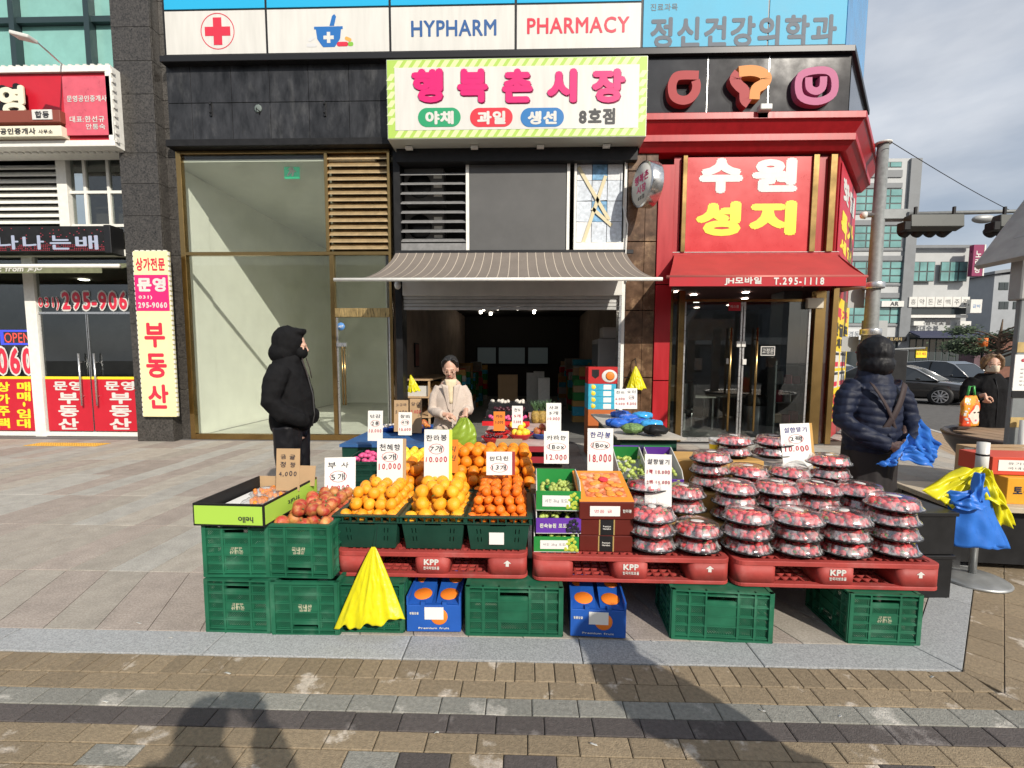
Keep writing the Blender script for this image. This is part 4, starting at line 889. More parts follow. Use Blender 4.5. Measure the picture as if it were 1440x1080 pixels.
# ------------------------------------------------------------------ market front
mk = thing('fruit_market', (-.3, D, 0), 0, 'open fruit market front with rolled shutter and louvred transom', 'shop front')
m0, m1 = px2(557, 450), px2(876, 450)
MB().box(m0 - .0, px2(567, 500), D - .03, D + .3, .012, 5.2).build('dark_post', BLK, mk, .005)
gx0_, gx1_ = px2(868, 520), 1.775
MB().box(gx0_, gx1_ - .06, D - .05, D + .2, .012, 2.75).build('shutter_rail', SILV, mk, .004); MB().box(gx1_ - .058, gx1_, D - .02, D + .2, .012, 3.4).build('white_jamb', WFR, mk)
zc0, zc1 = W(720, 416, D)[1], W(720, 396, D)[1] + .25
MB().box(px2(567, 405), gx1_ - .06, D - .06, D + .3, zc0, zc1).build('shutter_case', PM('case_white', (.62, .61, .57), .5, nscale=4, namt=.08), mk, .005)
zs0 = W(720, 436, D)[1]
for i in range(4):
    z = zs0 + i * (zc0 - zs0) / 4.; MB().lathe([(.001, 0)] + [(.001, 0)], 3) if False else MB().box(px2(567, 430), gx0_, D + .02, D + .05, z + .004, z + (zc0 - zs0) / 4. - .002).build('shutter_slat', PM('shutter_grey', (.5, .5, .49), .4, .5, nscale=8, namt=.12), mk, .006)
MB().box(m0, gx1_, D + .1, D + .3, zc1, 3.46).build('lintel', BLK, mk); MB().box(px2(556, 345), 1.9, D - .04, D + .1, 3.40, 3.47).build('awning_rail', BLKM, mk, .004)
# grey louvre with condensers behind
la_, lb_ = px2(558, 280), px2(655, 280); lz0, lz1 = 3.50, 5.15
MB().box(la_, lb_, D + .5, D + .55, 3.47, 5.2).build('louvre_backing', DARK, mk)
slm = PM('slat_grey', (.20, .20, .20), .5, nscale=12, namt=.2)
for i in range(9):
    z = 3.66 + i * .165
    MB().add([(la_, D, z - .035), (lb_, D, z - .035), (lb_, D + .12, z + .035), (la_, D + .12, z + .035), (la_, D, z - .02), (lb_, D, z - .02), (lb_, D + .12, z + .05), (la_, D + .12, z + .05)], [(0, 3, 2, 1), (4, 5, 6, 7), (0, 1, 5, 4), (1, 2, 6, 5), (2, 3, 7, 6), (3, 0, 4, 7)]).build('slat', slm, mk)
MB().box(la_, lb_, D - .005, D + .1, 3.47, 3.6).build('louvre_sill', slm, mk); MB().box(lb_ + .003, lb_ + .06, D - .01, D + .1, 3.47, 5.15).build('white_jamb', WFR, mk); MB().box(la_ - .06, la_ - .003, D - .01, D + .1, 3.47, 5.2).build('dark_jamb', BLK, mk)
for i, (x, z) in enumerate(((la_ + .45, 3.62), (la_ + .45, 4.35))):
    u = thing('condenser_unit', (x, D + .32, z), 0, ('lower' if i == 0 else 'upper') + ' air conditioner condenser behind the grey louvre', 'air conditioner', 'condensers behind the louvre')
    MB().box(-.36, .36, -.14, .14, 0, .62).build('case', PM('condenser_grey', (.13, .13, .13), .5), u, .01, local=True); MB().lathe([(.22, 0), (.22, .02), (.05, .03)], 20, M=Matrix.Translation((-.08, -.14, .31)) @ Matrix.Rotation(R(90), 4, 'X')).build('fan_grille', BLKM, u, local=True)
    for k in range(3): MB().box(.18, .33, -.15, -.14, .12 + k * .16, .17 + k * .16).build('vent', WFR, u, local=True)
ga, gb = lb_ + .062, px2(796, 280)
MB().box(ga, gb, D - .0, D + .05, 3.47, 5.2).build('grey_board', PM('grey_board', (.085, .085, .085), .6, nscale=2, namt=.15), mk)
# taped up poster window
wa, wb = px2(797, 280), px2(881, 280)
for x, w_ in ((wa, .05), (wa + .13, .04), (wb - .04, .04)): MB().box(x, x + w_, D - .02, D + .08, 3.47, 5.12).build('white_jamb', WFR, mk)
MB().box(wa + .17, wb - .04, D - .02, D + .06, 5.04, 5.12).build('white_jamb', WFR, mk); MB().box(wa + .17, wb - .04, D - .02, D + .06, 3.47, 3.6).build('white_sill', WFR, mk)
rp2 = random.Random(4)
for i in range(3):
    for j in range(4):
        x0 = wa + .18 + i * .27; z0 = 3.62 + j * .355
        MB().add([(x0, D + .03 + rp2.uniform(0, .012), z0), (x0 + .26, D + .03, z0 + rp2.uniform(-.01, .01)), (x0 + .26, D + .03 + rp2.uniform(0, .01), z0 + .345), (x0, D + .03, z0 + .345)], [(0, 1, 2, 3)]).build('paper_sheet', rp2.choice([PM('paper_white', (.66, .67, .68), .7, nscale=30, namt=.12), PM('paper_print', (.55, .60, .66), .7, nscale=18, namt=.25)] + ([PM('paper_blue', (.18, .36, .55), .7, nscale=10, namt=.5)] if i == 1 else [])), mk)
for (x0, z0, x1_, z1_) in ((.2, 4.9, .75, 4.0), (.68, 4.75, .3, 3.6), (.45, 4.2, .8, 3.9)):
    d_ = Vector((x1_ - x0, 0, z1_ - z0)).normalized(); n_ = Vector((d_.z, 0, -d_.x)) * .03; p_, q_ = Vector((wa + x0, D + .015, z0)), Vector((wa + x1_, D + .015, z1_))
    MB().quad(p_ + n_, p_ - n_, q_ - n_, q_ + n_).build('tape_strip', PM('masking_tape', (.62, .55, .36), .7), mk)
# loose cables
MB().tube([(1.70, D - .05, 4.2), (1.78, D - .06, 3.9), (1.76, D - .06, 3.4), (1.78, D - .05, 2.9)], .012, 6).tube([(1.2, D - .04, 5.15), (1.5, D - .08, 5.12), (1.72, D - .06, 5.0), (1.70, D - .05, 4.2)], .008, 6).build('loose_cable', WFR, mk)
# awning of the market
ma = thing('striped_awning', (-.3, D - .6, 3), 0, 'taupe pinstriped awning over the fruit market entrance', 'awning')
taupe = PM('taupe_canvas', (.175, .15, .13), .85, nscale=4, namt=.08, bump=.1, bscale=120)
BYY = D - 1.15; bz = W(720, 393, BYY)[1]; b0, b1 = W(509, 393, BYY)[0], W(922, 393, BYY)[0]
t0, t1 = px2(557, 348), px2(880, 347)
def PA(u, v, o=0.):
    xa = t0 + (t1 - t0) * u; xb = b0 + (b1 - b0) * u
    return (xa + (xb - xa) * v ** 1.25, D - .03 - (D - .03 - BYY) * v, 3.43 + (bz + .02 - 3.43) * v ** .85 - .05 * math.sin(math.pi * v) + o + .006 * math.sin(u * 60) * math.sin(math.pi * v))
MB().grid(lambda u, v: PA(u, v), 72, 10).grid(lambda u, v: PA(1 - u, v, -.008), 72, 10).build('canvas', taupe, ma)
sm_ = MB()
for i in range(27):
    u0 = (i + .5) / 27; sm_.grid(lambda u, v: PA(u0 + (u - .5) * .0028, v, .003), 1, 10)
sm_.build('pinstripes', PM('cream_stripe', (.46, .40, .33), .8), ma)
MB().tube([(W(470, 393, BYY)[0], BYY - .01, bz), (b1 + .10, BYY - .01, bz)], .028, 10).build('front_bar', WFR, ma)
for s_, x in ((1, -1.9), (-1, 1.3)): MB().tube([(x, D - .05, 2.95), (x + .35 * s_, D - .55, 2.88), (x - .1 * s_, BYY, bz)], .018, 8).build('arm', WFR, ma)
a, b = W(557, 400, D - .25); cc = thing('security_camera', (a, D - .15, b), 0, 'small white dome security camera under the awning corner', 'camera')
MB().lathe([(.05, .06), (.06, .0), (.045, -.05), (.02, -.07)], 14).build('dome', WHT, cc, local=True); MB().tube([(0, 0, .05), (0, .12, .06)], .02, 8).build('bracket', WHT, cc, local=True)
# ================================================================== the stall
rs_ = random.Random(21)
CRG = PM('crate_green', (.012, .105, .055), .5, nscale=6, namt=.25, oi=.16, spec=.4, col2=(.07, .17, .115), c2s=7, c2lo=.52, c2hi=.78)
CRD = PM('crate_dark_green', (.008, .045, .030), .42, nscale=6, namt=.2, oi=.1, spec=.4)
PALR = PM('pallet_red', (.34, .045, .038), .62, nscale=7, namt=.22, bump=.1, bscale=60, col2=(.36, .10, .09), c2s=5, c2lo=.55, c2hi=.8)
CARD = PM('cardboard', (.42, .28, .155), .85, nscale=5, namt=.1)
CARDO = PM('orange_cardboard', (.50, .29, .09), .8, nscale=5, namt=.1)
PAPER = PM('price_card_white', (.72, .71, .68), .7, nscale=3, namt=.04)
INKK = PM('ink_black', (.02, .02, .04), .6); INKR = PM('ink_red', (.45, .02, .05), .6); INKB = PM('ink_blue', (.04, .05, .25), .6)
FADED = PM('crate_print', (.42, .42, .30), .6, nscale=40, namt=.5)
# ---- plastic mesh crate
def crate_face(fm, lm, w, h, cols, rows_, Mx, plate, hole, depth=.012):
    """one side of a crate in the frame Mx: x along, y up, z out"""
    cw = [sum(cols[:i]) / sum(cols) * w - w / 2 for i in range(len(cols) + 1)]; rh = [.03 + (h - .055) * sum(rows_[:i]) / sum(rows_) for i in range(len(rows_) + 1)]
    for x in cw: fm.box(x - .0045, x + .0045, 0, h, -depth, .006, M=Mx)
    for y in rh: fm.box(-w / 2, w / 2, y - .004, y + .004, -depth, .0052, M=Mx)
    fm.box(-w / 2 - .004, w / 2 + .004, h - .014, h, -depth, .011, M=Mx); fm.box(-w / 2, w / 2, 0, .01, -depth, .0085, M=Mx)
    for i in range(len(cols)):
        for j in range(len(rows_)):
            x0, x1, y0, y1 = cw[i] + .0045, cw[i + 1] - .0045, rh[j] + .004, rh[j + 1] - .004
            if (i, j) in plate: fm.box(x0 - .005, x1 + .005, y0 - .005, y1 + .005, -depth, .001, M=Mx); continue
            if (i, j) in hole:
                fm.box(x0, x1, y0 + (y1 - y0) * .55, y1, -depth, .001, M=Mx); continue
            n = max(3, int((x1 - x0 + y1 - y0) / .0145)); bw = .0020
            fm.box(x0, x0 + .008, y0, y1, -depth, -.001, M=Mx); fm.box(x1 - .008, x1, y0, y1, -depth, -.001, M=Mx)
            fm.box(x0, x1, y0, y0 + .006, -depth, -.0012, M=Mx); fm.box(x0, x1, y1 - .006, y1, -depth, -.0012, M=Mx)
            x0 += .008; x1 -= .008; y0 += .006; y1 -= .006
            W_, H_ = x1 - x0, y1 - y0
            for k in range(1, n):
                s = (W_ + H_) * k / n
                for sg in (0, 1):
                    a = (min(s, W_), max(0, s - W_)); b = (max(0, s - H_), min(s, H_))
                    if sg: a = (W_ - a[0], a[1]); b = (W_ - b[0], b[1])
                    z = -.004 - sg * .002; d = Vector((b[0] - a[0], b[1] - a[1]))
                    if d.length < .004: continue
                    q = Vector((-d.y, d.x)).normalized() * bw
                    P = [(x0 + a[0] + q.x, y0 + a[1] + q.y, z), (x0 + a[0] - q.x, y0 + a[1] - q.y, z), (x0 + b[0] - q.x, y0 + b[1] - q.y, z), (x0 + b[0] + q.x, y0 + b[1] + q.y, z)]
                    lm.quad(*P, M=Mx)
    for x in (-w / 2, w / 2): fm.box(x - .010, x + .010, 0, h, -.016, .004, M=Mx)
def face_frames(w, d): return [(Matrix.Translation((0, -d / 2, 0)) @ FR(0), w), (Matrix.Translation((w / 2, 0, 0)) @ Matrix.Rotation(R(90), 4, 'Z') @ FR(0), d),
                               (Matrix.Translation((0, d / 2, 0)) @ Matrix.Rotation(R(180), 4, 'Z') @ FR(0), w), (Matrix.Translation((-w / 2, 0, 0)) @ Matrix.Rotation(R(-90), 4, 'Z') @ FR(0), d)]
def make_crate(mat, print_=None, w=.36, d=.52, h=.305, name='plastic_crate'):
    t = thing(name); fm, lm = MB(), MB()
    for Mx, ww in face_frames(w, d):
        if ww < .45: crate_face(fm, lm, ww, h, [.09, .13, .09], [1, 1, 1, 1, 1], Mx, {(1, 2)}, {(1, 0)})
        else: crate_face(fm, lm, ww, h, [1, 1, 1.9, 1, 1], [1, 1, 1, 1], Mx, {(2, 2), (2, 1)}, {(2, 0)})
    fm.build('frame', mat, t, local=True); tag(lm.build('lattice', mat, t, local=True), kind='stuff')
    MB().box(-w / 2 + .01, w / 2 - .01, -d / 2 + .01, d / 2 - .01, .004, .012).build('base', mat, t, local=True)
    if print_:
        m_ = MB()
        for (Mx, ww) in face_frames(w, d)[:1]:
            text_mb(m_, print_[0], Mx, 0, h * .53, .075, .03, z=.0018, bold=.02); text_mb(m_, print_[1], Mx, 0, h * .45, .065, .018, z=.0018, bold=.02)
        tag(m_.build('printed_lettering', FADED, t, local=True), kind='stuff')
    return t
crate0 = make_crate(CRG, ('국내산', '파렛트')); crate1 = make_crate(CRD, None)
used = {}
def place(proto, label, cat, group, loc, rz=0., tilt=None):
    M = Matrix.Translation(loc) @ Matrix.Rotation(rz, 4, 'Z')
    if tilt is not None: M = M @ tilt
    if proto.name in used: o = dup(proto, M, label, group)
    else: used[proto.name] = 1; o = proto; o.matrix_basis = M; PW[o.name] = M; o['label'] = label; o['group'] = group
    o['category'] = cat; return o
CG = 'green mesh crates of the stall'
def at(px, py, z): a, b = G(px, py, z); return a, b
def crate(proto, px, yf, z, label, rz=0., turn=False, flip=False):
    """crate whose front face stands at y = yf, centred on the sight line px"""
    x = W(px, 850, yf)[0]; dep = .18 if turn else .26
    return place(proto, label, 'crate', CG, (x, yf + dep, z + ((.305 if z > .1 or px < 450 else .2806) if flip else 0)), rz + (R(90) if turn else 0), (Matrix.Rotation(math.pi, 4, 'Y') if z > .1 or px < 450 else Matrix.Scale(.92, 4, (0, 0, 1)) @ Matrix.Rotation(math.pi, 4, 'Y')) if flip else None)
crate(crate0, 336, 2.42, 0, 'bottom green crate of the stack under the lime green carton', R(-1), flip=True)
crate(crate0, 335, 2.45, .308, 'upper green crate directly beneath the lime green carton', R(1.5), flip=True)
crate(crate0, 428, 2.41, 0, 'bottom green crate under the crate of apples', R(1))
ap_c = crate(crate0, 424, 2.45, .308, 'green crate filled with red and yellow apples', R(-1))
crate(crate0, 521, 2.45, 0, 'green crate behind the hanging yellow bag under the pallet', 0, flip=True)
crate(crate0, 723, 2.44, 0, 'long green crate under the pallet between the two blue citrus cartons', 0, True, True)
crate(crate0, 1018, 2.43, 0, 'long green crate under the middle of the pallet row', R(-3.5), True, True)
crate(crate0, 1262, 2.36, 0, 'green crate under the right end of the pallet row', R(-2), flip=True).scale.y *= .74
crate(crate0, 660, 3.05, 0, 'green crate set back under the rear of the first pallet', 0, True, True); crate(crate0, 1080, 3.25, 0, 'green crate set back under the rear of the second pallet', 0, True, True); crate(crate0, 1150, 3.2, 0, 'green crate set back under the rear of the third pallet', 0, flip=True)
# ---- red plastic pallets
def make_pallet():
    t = thing('plastic_pallet'); s = 1.095; h = .145; m_ = MB()
    for z0, z1, n in ((h - .024, h, 26), (0, .018, 22)):
        for i in range(n + 1):
            p = -s / 2 + s * i / n; wd = .012 if 0 < i < n else .0
            if wd: m_.box(p - wd / 2, p + wd / 2, -s / 2 + .02, s / 2 - .02, z0 + .002, z1 - .002); m_.box(-s / 2 + .02, s / 2 - .02, p - wd / 2, p + wd / 2, z0, z1 - .0035)
    dk = m_.build('deck_grids', PALR, t, local=True); tag(dk, kind='stuff')
    def rrect(x0, x1, y0, y1, r_, n=5):
        pts = []
        for cx, cy, a0 in ((x1 - r_, y1 - r_, 0), (x0 + r_, y1 - r_, 90), (x0 + r_, y0 + r_, 180), (x1 - r_, y0 + r_, 270)):
            for k in range(n + 1): a = R(a0 + 90 * k / n); pts.append((cx + r_ * math.cos(a), cy + r_ * math.sin(a)))
        return pts
    for z0, z1, nm in ((h - .026, h + .001, 'top_rim'), (-.001, .02, 'bottom_rim')):
        o_, i_ = rrect(-s / 2, s / 2, -s / 2, s / 2, .05), rrect(-s / 2 + .035, s / 2 - .035, -s / 2 + .035, s / 2 - .035, .03); n = len(o_)
        v = [(x, y, z) for z in (z0, z1) for x, y in o_] + [(x, y, z) for z in (z0, z1) for x, y in i_]; f = []
        for i in range(n):
            j = (i + 1) % n; f += [(i, j, n + j, n + i), (2 * n + j, 2 * n + i, 3 * n + i, 3 * n + j), (n + i, n + j, 3 * n + j, 3 * n + i), (j, i, 2 * n + i, 2 * n + j)]
        MB().add(v, f).build(nm, PALR, t, .003, local=True)
    solid = MB()
    for cx, wd in ((-s / 2 + .115, .23), (0, .2), (s / 2 - .115, .23)):
        for cy, ww in ((-s / 2 + .1, .2), (0, .2), (s / 2 - .1, .2)):
            x0, x1 = cx - wd / 2 + (.004 if cx < -.1 else 0), cx + wd / 2 - (.004 if cx > .1 else 0); y0, y1 = cy - ww / 2 + .004, cy + ww / 2 - .004
            MB().prism(rrect(x0, x1, y0, y1, .04), .0185, h - .0255, smooth=True).build('block', PALR, t, local=True)
            for hx in (-.05, .05): solid.box(cx + hx - .03, cx + hx + .03, cy - .03, cy + .03, h + .0012, h + .0018)
    tag(solid.build('block_sockets', PM('socket_dark', (.10, .015, .015), .7), t, local=True), kind='stuff')
    FM = Matrix.Translation((0, -s / 2 + .004, 0)) @ FR(0)
    text_mb(MB(), 'KPP', FM, 0, .09, .085, .034, z=.0015, bold=.035).build('lettering', WHT, t, local=True); text_mb(MB(), '한국파렛트풀', FM, 0, .055, .09, .018, z=.0015, bold=.012).build('lettering', WHT, t, local=True)
    MB().add([(-.009, .07, .002), (.009, .07, .002), (.009, .088, .002), (.022, .088, .002), (0, .106, .002), (-.022, .088, .002), (-.009, .088, .002)], [(0, 1, 2, 3, 4, 5, 6)], M=Matrix.Translation((s / 2 - .115, 0, 0)) @ FM).build('arrow_mark', WHT, t, local=True)
    return t
pal0 = make_pallet()
for i, (x, yf, rz, lb) in enumerate(((-.528, 2.525, 0, 'red plastic pallet carrying the baskets of oranges'), (.60, 2.50, -.6, 'red plastic pallet in the middle, carrying grape and gift boxes'), (1.715, 2.47, -1.0, 'red plastic pallet at the right, carrying strawberry packs'))):
    place(pal0, lb, 'pallet', 'red pallets in a row', (x, yf + .5475, .283), R(rz))
PZ = .283 + .147          # top of the pallets
# ---- dark green fruit baskets
def make_basket():
    t = thing('fruit_basket'); wt, wb_, dt, db, h = .365, .315, .50, .45, .20
    fm = MB()
    for Mx, ww, wl_, dd, dl in ((0, wt, wb_, dt, db), (90, dt, db, wt, wb_), (180, wt, wb_, dt, db), (270, dt, db, wt, wb_)):
        Mr = Matrix.Rotation(R(Mx), 4, 'Z')
        xs_ = [-.5, -.36, -.345, -.30, -.285, -.13, .13, .285, .30, .345, .36, .5]; zs_ = [0, .05, .085, .11, .145, .158, .185, .2]
        zs_ = [0, .045, .075, .095, .125, .142, .158]
        def P(u, z): k = z / h; w_ = (wl_ + (ww - wl_) * k); y_ = (dl + (dd - dl) * k) / 2; return (u * w_, -y_, z)
        for i in range(len(xs_) - 1):
            for j in range(len(zs_) - 1):
                if i in (1, 3, 7, 9) and j in (1, 3): continue
                if i == 5 and j == 5: continue
                fm.add([P(xs_[i], zs_[j]), P(xs_[i + 1], zs_[j]), P(xs_[i + 1], zs_[j + 1]), P(xs_[i], zs_[j + 1])], [(0, 1, 2, 3)], M=Mr)
    fm.box(-wb_ / 2, wb_ / 2, -db / 2, db / 2, .001, .003)
    o = fm.build('body', CRD, t, thick=.004, local=True)
    rm = MB()
    for (z0, z1, g) in ((.158, .163, .012), (.192, .20, .014)):
        a, b = wt / 2 + g, dt / 2 + g
        rm.box(-a, a, -b, -dt / 2 + .018, z0, z1); rm.box(-a, a, dt / 2 - .018, b, z0, z1); rm.box(-a, -wt / 2 + .018, -dt / 2 + .018, dt / 2 - .018, z0, z1); rm.box(wt / 2 - .018, a, -dt / 2 + .018, dt / 2 - .018, z0, z1)
    rm.build('rim', CRD, t, .0015, local=True)
    rb_ = MB()
    for i in range(9):
        x = -wt / 2 + wt * i / 8
        for s in (-1, 1): rb_.box(x - .004, x + .004, s * (dt / 2) - .006, s * (dt / 2) + .008, .163, .192)
    for i in range(12):
        y = -dt / 2 + dt * i / 11
        for s in (-1, 1): rb_.box(s * wt / 2 - .006, s * wt / 2 + .008, y - .004, y + .004, .163, .192)
    tag(rb_.build('rim_ribs', CRD, t, local=True), kind='stuff')
    return t
bas0 = make_basket(); BYF = 2.56
bpos = []
for px, lb in ((516, 'dark green basket of smooth pale oranges, left of the three'), (608, 'dark green basket of knobbly large oranges, middle of the three'), (700, 'dark green basket of small mandarins with a white label')):
    x = W(px, 740, BYF)[0]; bpos.append(x)
    place(bas0, lb, 'basket', 'dark green fruit baskets on the first pallet', (x, BYF + .25, PZ), R(rs_.uniform(-1, 1)))
lbx = bpos[2]
lab = MB().box(lbx - .05, lbx + .035, BYF - .0 + .006, BYF + .008, PZ + .035, PZ + .105)
tag(lab.build('paper_label', PAPER), 'white printed paper label stuck on the mandarin basket', 'label')
# ---- fruit
def fruit_mesh(name, r, mat, flat=.92, dimple=.0, neck=0., seed=0, bump=.0, stem=None):
    rr = random.Random(seed); n, k = 16, 11; m_ = MB(); v = []; f = []
    ph = [rr.uniform(0, 6.28) for _ in range(4)]
    for a in range(k + 1):
        t = math.pi * a / k
        for i in range(n):
            p = 2 * math.pi * i / n
            q = r * (1 + bump * (math.sin(3 * p + ph[0]) * math.sin(t) + .5 * math.sin(5 * p + 4 * t + ph[1])))
            z = -math.cos(t) * flat * r
            top = max(0., -math.cos(t)) ** 0; c = -math.cos(t)
            if dimple: z -= dimple * r * math.exp(-((t - math.pi) / .45) ** 2) - dimple * .6 * r * math.exp(-(t / .4) ** 2)
            if neck: z += neck * r * math.exp(-((t - math.pi) / .38) ** 2)
            v.append((q * math.sin(t) * math.cos(p), q * math.sin(t) * math.sin(p), z))
    for a in range(k):
        for i in range(n): j = (i + 1) % n; f.append((a * n + i, a * n + j, (a + 1) * n + j, (a + 1) * n + i))
    m_.add(v, f, 0, None, True)
    m_.lathe([(.0045, flat * r * (1 - dimple) + neck * r - .002), (.0035, flat * r * (1 - dimple) + neck * r + .0015 + (.012 if stem else 0))], 6, mi=1)
    return m_.mesh(name, [mat, PM('stem_green', (.12, .16, .04), .7)])
def skin(name, c, c2, cs=5., lo=.4, hi=.7, oi=.12): return PM(name, c, .38, oi=oi, col2=c2, c2s=cs, c2lo=lo, c2hi=hi, bump=.25, bscale=420, spec=.45, sss=.05)
O1 = skin('orange_pale', (.80, .30, .012), (.86, .38, .03)); O2 = skin('orange_large', (.82, .33, .012), (.84, .40, .03)); O3 = skin('mandarin_deep', (.80, .155, .008), (.82, .22, .015)); O4 = skin('orange_deep', (.78, .22, .01), (.80, .29, .015))
APM = skin('apple_skin', (.36, .035, .025), (.60, .36, .10), 13., .42, .72, .2)
LEM = skin('melon_yellow', (.85, .56, .03), (.88, .64, .08))
FRU = dict(pale=[fruit_mesh('orange', .037, O1, .9, .08, 0, s, .012) for s in range(3)], large=[fruit_mesh('orange', .043, O2, .9, .05, .16 if s else .0, s + 5, .02) for s in range(3)],
           mand=[fruit_mesh('mandarin', .0285, O3, .86, .08, 0, s + 9, .012) for s in range(3)], deep=[fruit_mesh('orange', .041, O4, .95, .04, 0, s + 14, .012) for s in range(2)],
           apple=[fruit_mesh('apple', .042, APM, .88, .22, 0, s + 20, .02, True) for s in range(3)], lemon=[fruit_mesh('melon', .036, LEM, .95, .02, 0, s + 30, .015) for s in range(2)])
def one_fruit(kind, name, loc, label, cat, group, s=1., up=False):
    o = link(bpy.data.objects.new(name, rs_.choice(FRU[kind])))
    o.location = loc; o.rotation_euler = (rs_.uniform(-.5, .5), rs_.uniform(-.5, .5), rs_.uniform(0, 6)) if up else (rs_.uniform(-1.3, 1.3), rs_.uniform(-1.3, 1.3), rs_.uniform(0, 6))
    s *= rs_.uniform(.94, 1.06); o.scale = (s, s, s); tag(o, label, cat, group); return o
def heap(kind, name, r, x0, x1, y0, y1, z, layers, label, cat, group, shape=.75, lean=0., jit=.2, dz=1.45, keep=1.0):
    """fruit piled in offset layers on the area x0..x1, y0..y1 starting at height z; lean pushes the upper layers back"""
    for L_ in range(layers):
        ins = L_ * r * shape; a0, a1, c0, c1 = x0 + r + ins, x1 - r - ins, y0 + r + ins + lean * L_ * r, y1 - r - ins * .5
        if a1 < a0 or c1 < c0: break
        nx = max(1, int((a1 - a0) / (2.02 * r)) + 1); ny = max(1, int((c1 - c0) / (1.80 * r)) + 1)
        for j in range(ny):
            off = r if (j + L_) % 2 else 0
            for i in range(nx):
                x = a0 + off * .9 + i * (a1 - a0 - off * .9) / max(1, nx - 1) if nx > 1 else (a0 + a1) / 2; y = c0 + j * (c1 - c0) / max(1, ny - 1) if ny > 1 else (c0 + c1) / 2
                if rs_.random() > keep or (L_ < layers - 1 and j >= 4 and 0 < i < nx - 1): continue
                one_fruit(kind, name, (x + rs_.uniform(-jit, jit) * r, y + rs_.uniform(-jit, jit) * r, z + r + L_ * r * dz + rs_.uniform(-.15, .15) * r), f"{label}, {'top' if L_ == layers - 1 else 'bottom' if L_ == 0 else 'middle'} layer {'front' if j == 0 else 'left' if i < nx / 3 else 'right' if i >= nx * 2 / 3 else 'centre'}", cat, group)
bx, by0 = bpos, BYF + .015
heap('pale', 'orange', .037, bx[0] - .175, bx[0] + .175, by0, by0 + .49, PZ + .145, 3, 'smooth pale orange heaped in the left dark green basket', 'orange', 'oranges in the left basket', .5, .7)
heap('large', 'orange', .043, bx[1] - .178, bx[1] + .178, by0, by0 + .49, PZ + .135, 3, 'large knobbly orange heaped in the middle dark green basket', 'orange', 'oranges in the middle basket', .45, .7)
heap('mand', 'mandarin', .0285, bx[2] - .175, bx[2] + .175, by0, by0 + .49, PZ + .150, 4, 'small deep orange mandarin heaped in the labelled basket', 'mandarin', 'mandarins in the labelled basket', .5, .7)
# leaves left on the large oranges
lf = PM('leaf_green', (.05, .14, .02), .5, nscale=30, namt=.2)
for (dx, dy, dz_, a) in ((-.03, .12, .32, .4), (.09, .2, .345, 2.), (-.1, .27, .33, 4.)):
    o = MB().grid(lambda u, v: (u * .045, (v - .5) * .02 * math.sin(math.pi * min(.98, u + .05)), .012 * math.sin(u * 2.4)), 5, 2).build('orange_leaf', lf, thick=.0006, M=Matrix.Translation((bx[1] + dx, BYF + dy, PZ + dz_ - .045)) @ Matrix.Rotation(a, 4, 'Z'))
    tag(o, 'small green leaf lying on the large oranges', 'leaf', 'leaves on the oranges')
# apples
ax_ = ap_c.matrix_basis.translation
heap('apple', 'apple', .042, ax_.x - .165, ax_.x + .165, 2.46, 2.96, .308 + .245, 2, 'red and yellow apple in the green crate at the left', 'apple', 'apples in the green crate', .8, .8)
# loose orange pile behind the baskets, on crates
for px, lb in ((548, 'rear dark green basket under the left orange pile'), (634, 'rear dark green basket under the middle orange pile'), (704, 'rear dark green basket under the right orange pile')):
    xx = W(px, 690, 3.12)[0]; place(bas0, lb, 'basket', 'dark green fruit baskets on the first pallet', (xx, 3.36, PZ), R(rs_.uniform(-1, 1)))
heap('deep', 'orange', .041, -1.05, -.60, 3.10, 3.58, PZ + .14, 3, 'deep orange fruit in the rear left pile behind the baskets', 'orange', 'oranges in the rear left pile', .35, .4)
heap('deep', 'orange', .041, -.62, .09, 3.10, 3.58, PZ + .14, 5, 'deep orange fruit in the rear right pile behind the baskets', 'orange', 'oranges in the rear right pile', .35, .75)
# ---- price cards
def card(px0, py0, px1, py1, Y, lines, label, mat=PAPER, lean=8, rz=0., back=None, th=.003):
    """upright card whose face fills the sighted rectangle at depth Y"""
    a = W(px0, py1, Y); b = W(px1, py1, Y); c = W((px0 + px1) / 2, py0, Y)
    w = b[0] - a[0]; h = (c[1] - (a[1] + b[1]) / 2) / math.cos(R(lean))
    M = Matrix.Translation(((a[0] + b[0]) / 2, Y, (a[1] + b[1]) / 2)) @ Matrix.Rotation(R(rz), 4, 'Z') @ Matrix.Rotation(R(-lean), 4, 'X')
    t = thing('price_card', M=M, label=label, cat='price card', group='handwritten price cards')
    MB().box(-w / 2, w / 2, 0, th, 0, h).build('card', mat, t, local=True)
    if back: MB().box(-w / 2 + w * .08, w / 2 + w * .12, th + .004, th + .008, 0, h * 1.0).build('backing_card', back, t, local=True)
    for s, yy, hh, ww, ink in lines:
        m_ = MB()
        if s.startswith('('):            # ringed number
            n = 26; rx, ry = w * ww * .62, h * hh * .85
            rg = [(rx * math.cos(6.28 * i / n) * (1 + .06 * math.sin(3 * i)), h * yy + ry * math.sin(6.28 * i / n)) for i in range(n)]
            lw_ = max(.0018, w * .018)
            MB().add([(x * k, h * yy + (y - h * yy) * k, .001) for k in (1, 1 - lw_ / rx * 1.3) for x, y in rg], [(i, (i + 1) % n, n + (i + 1) % n, n + i)[::-1] for i in range(n)], M=FR(0)).build('ring_mark', INKR if ink is INKK else ink, t, local=True); s = s.strip('()')
        text_mb(m_, s, FR(0), 0, h * yy, w * ww, h * hh, jit=.16, z=.001, sp=.10, rnd=rs_, bold=.012 if ink is INKR else .006).build('handwriting', ink, t, local=True)
    return t
K_, R_ = INKK, INKR
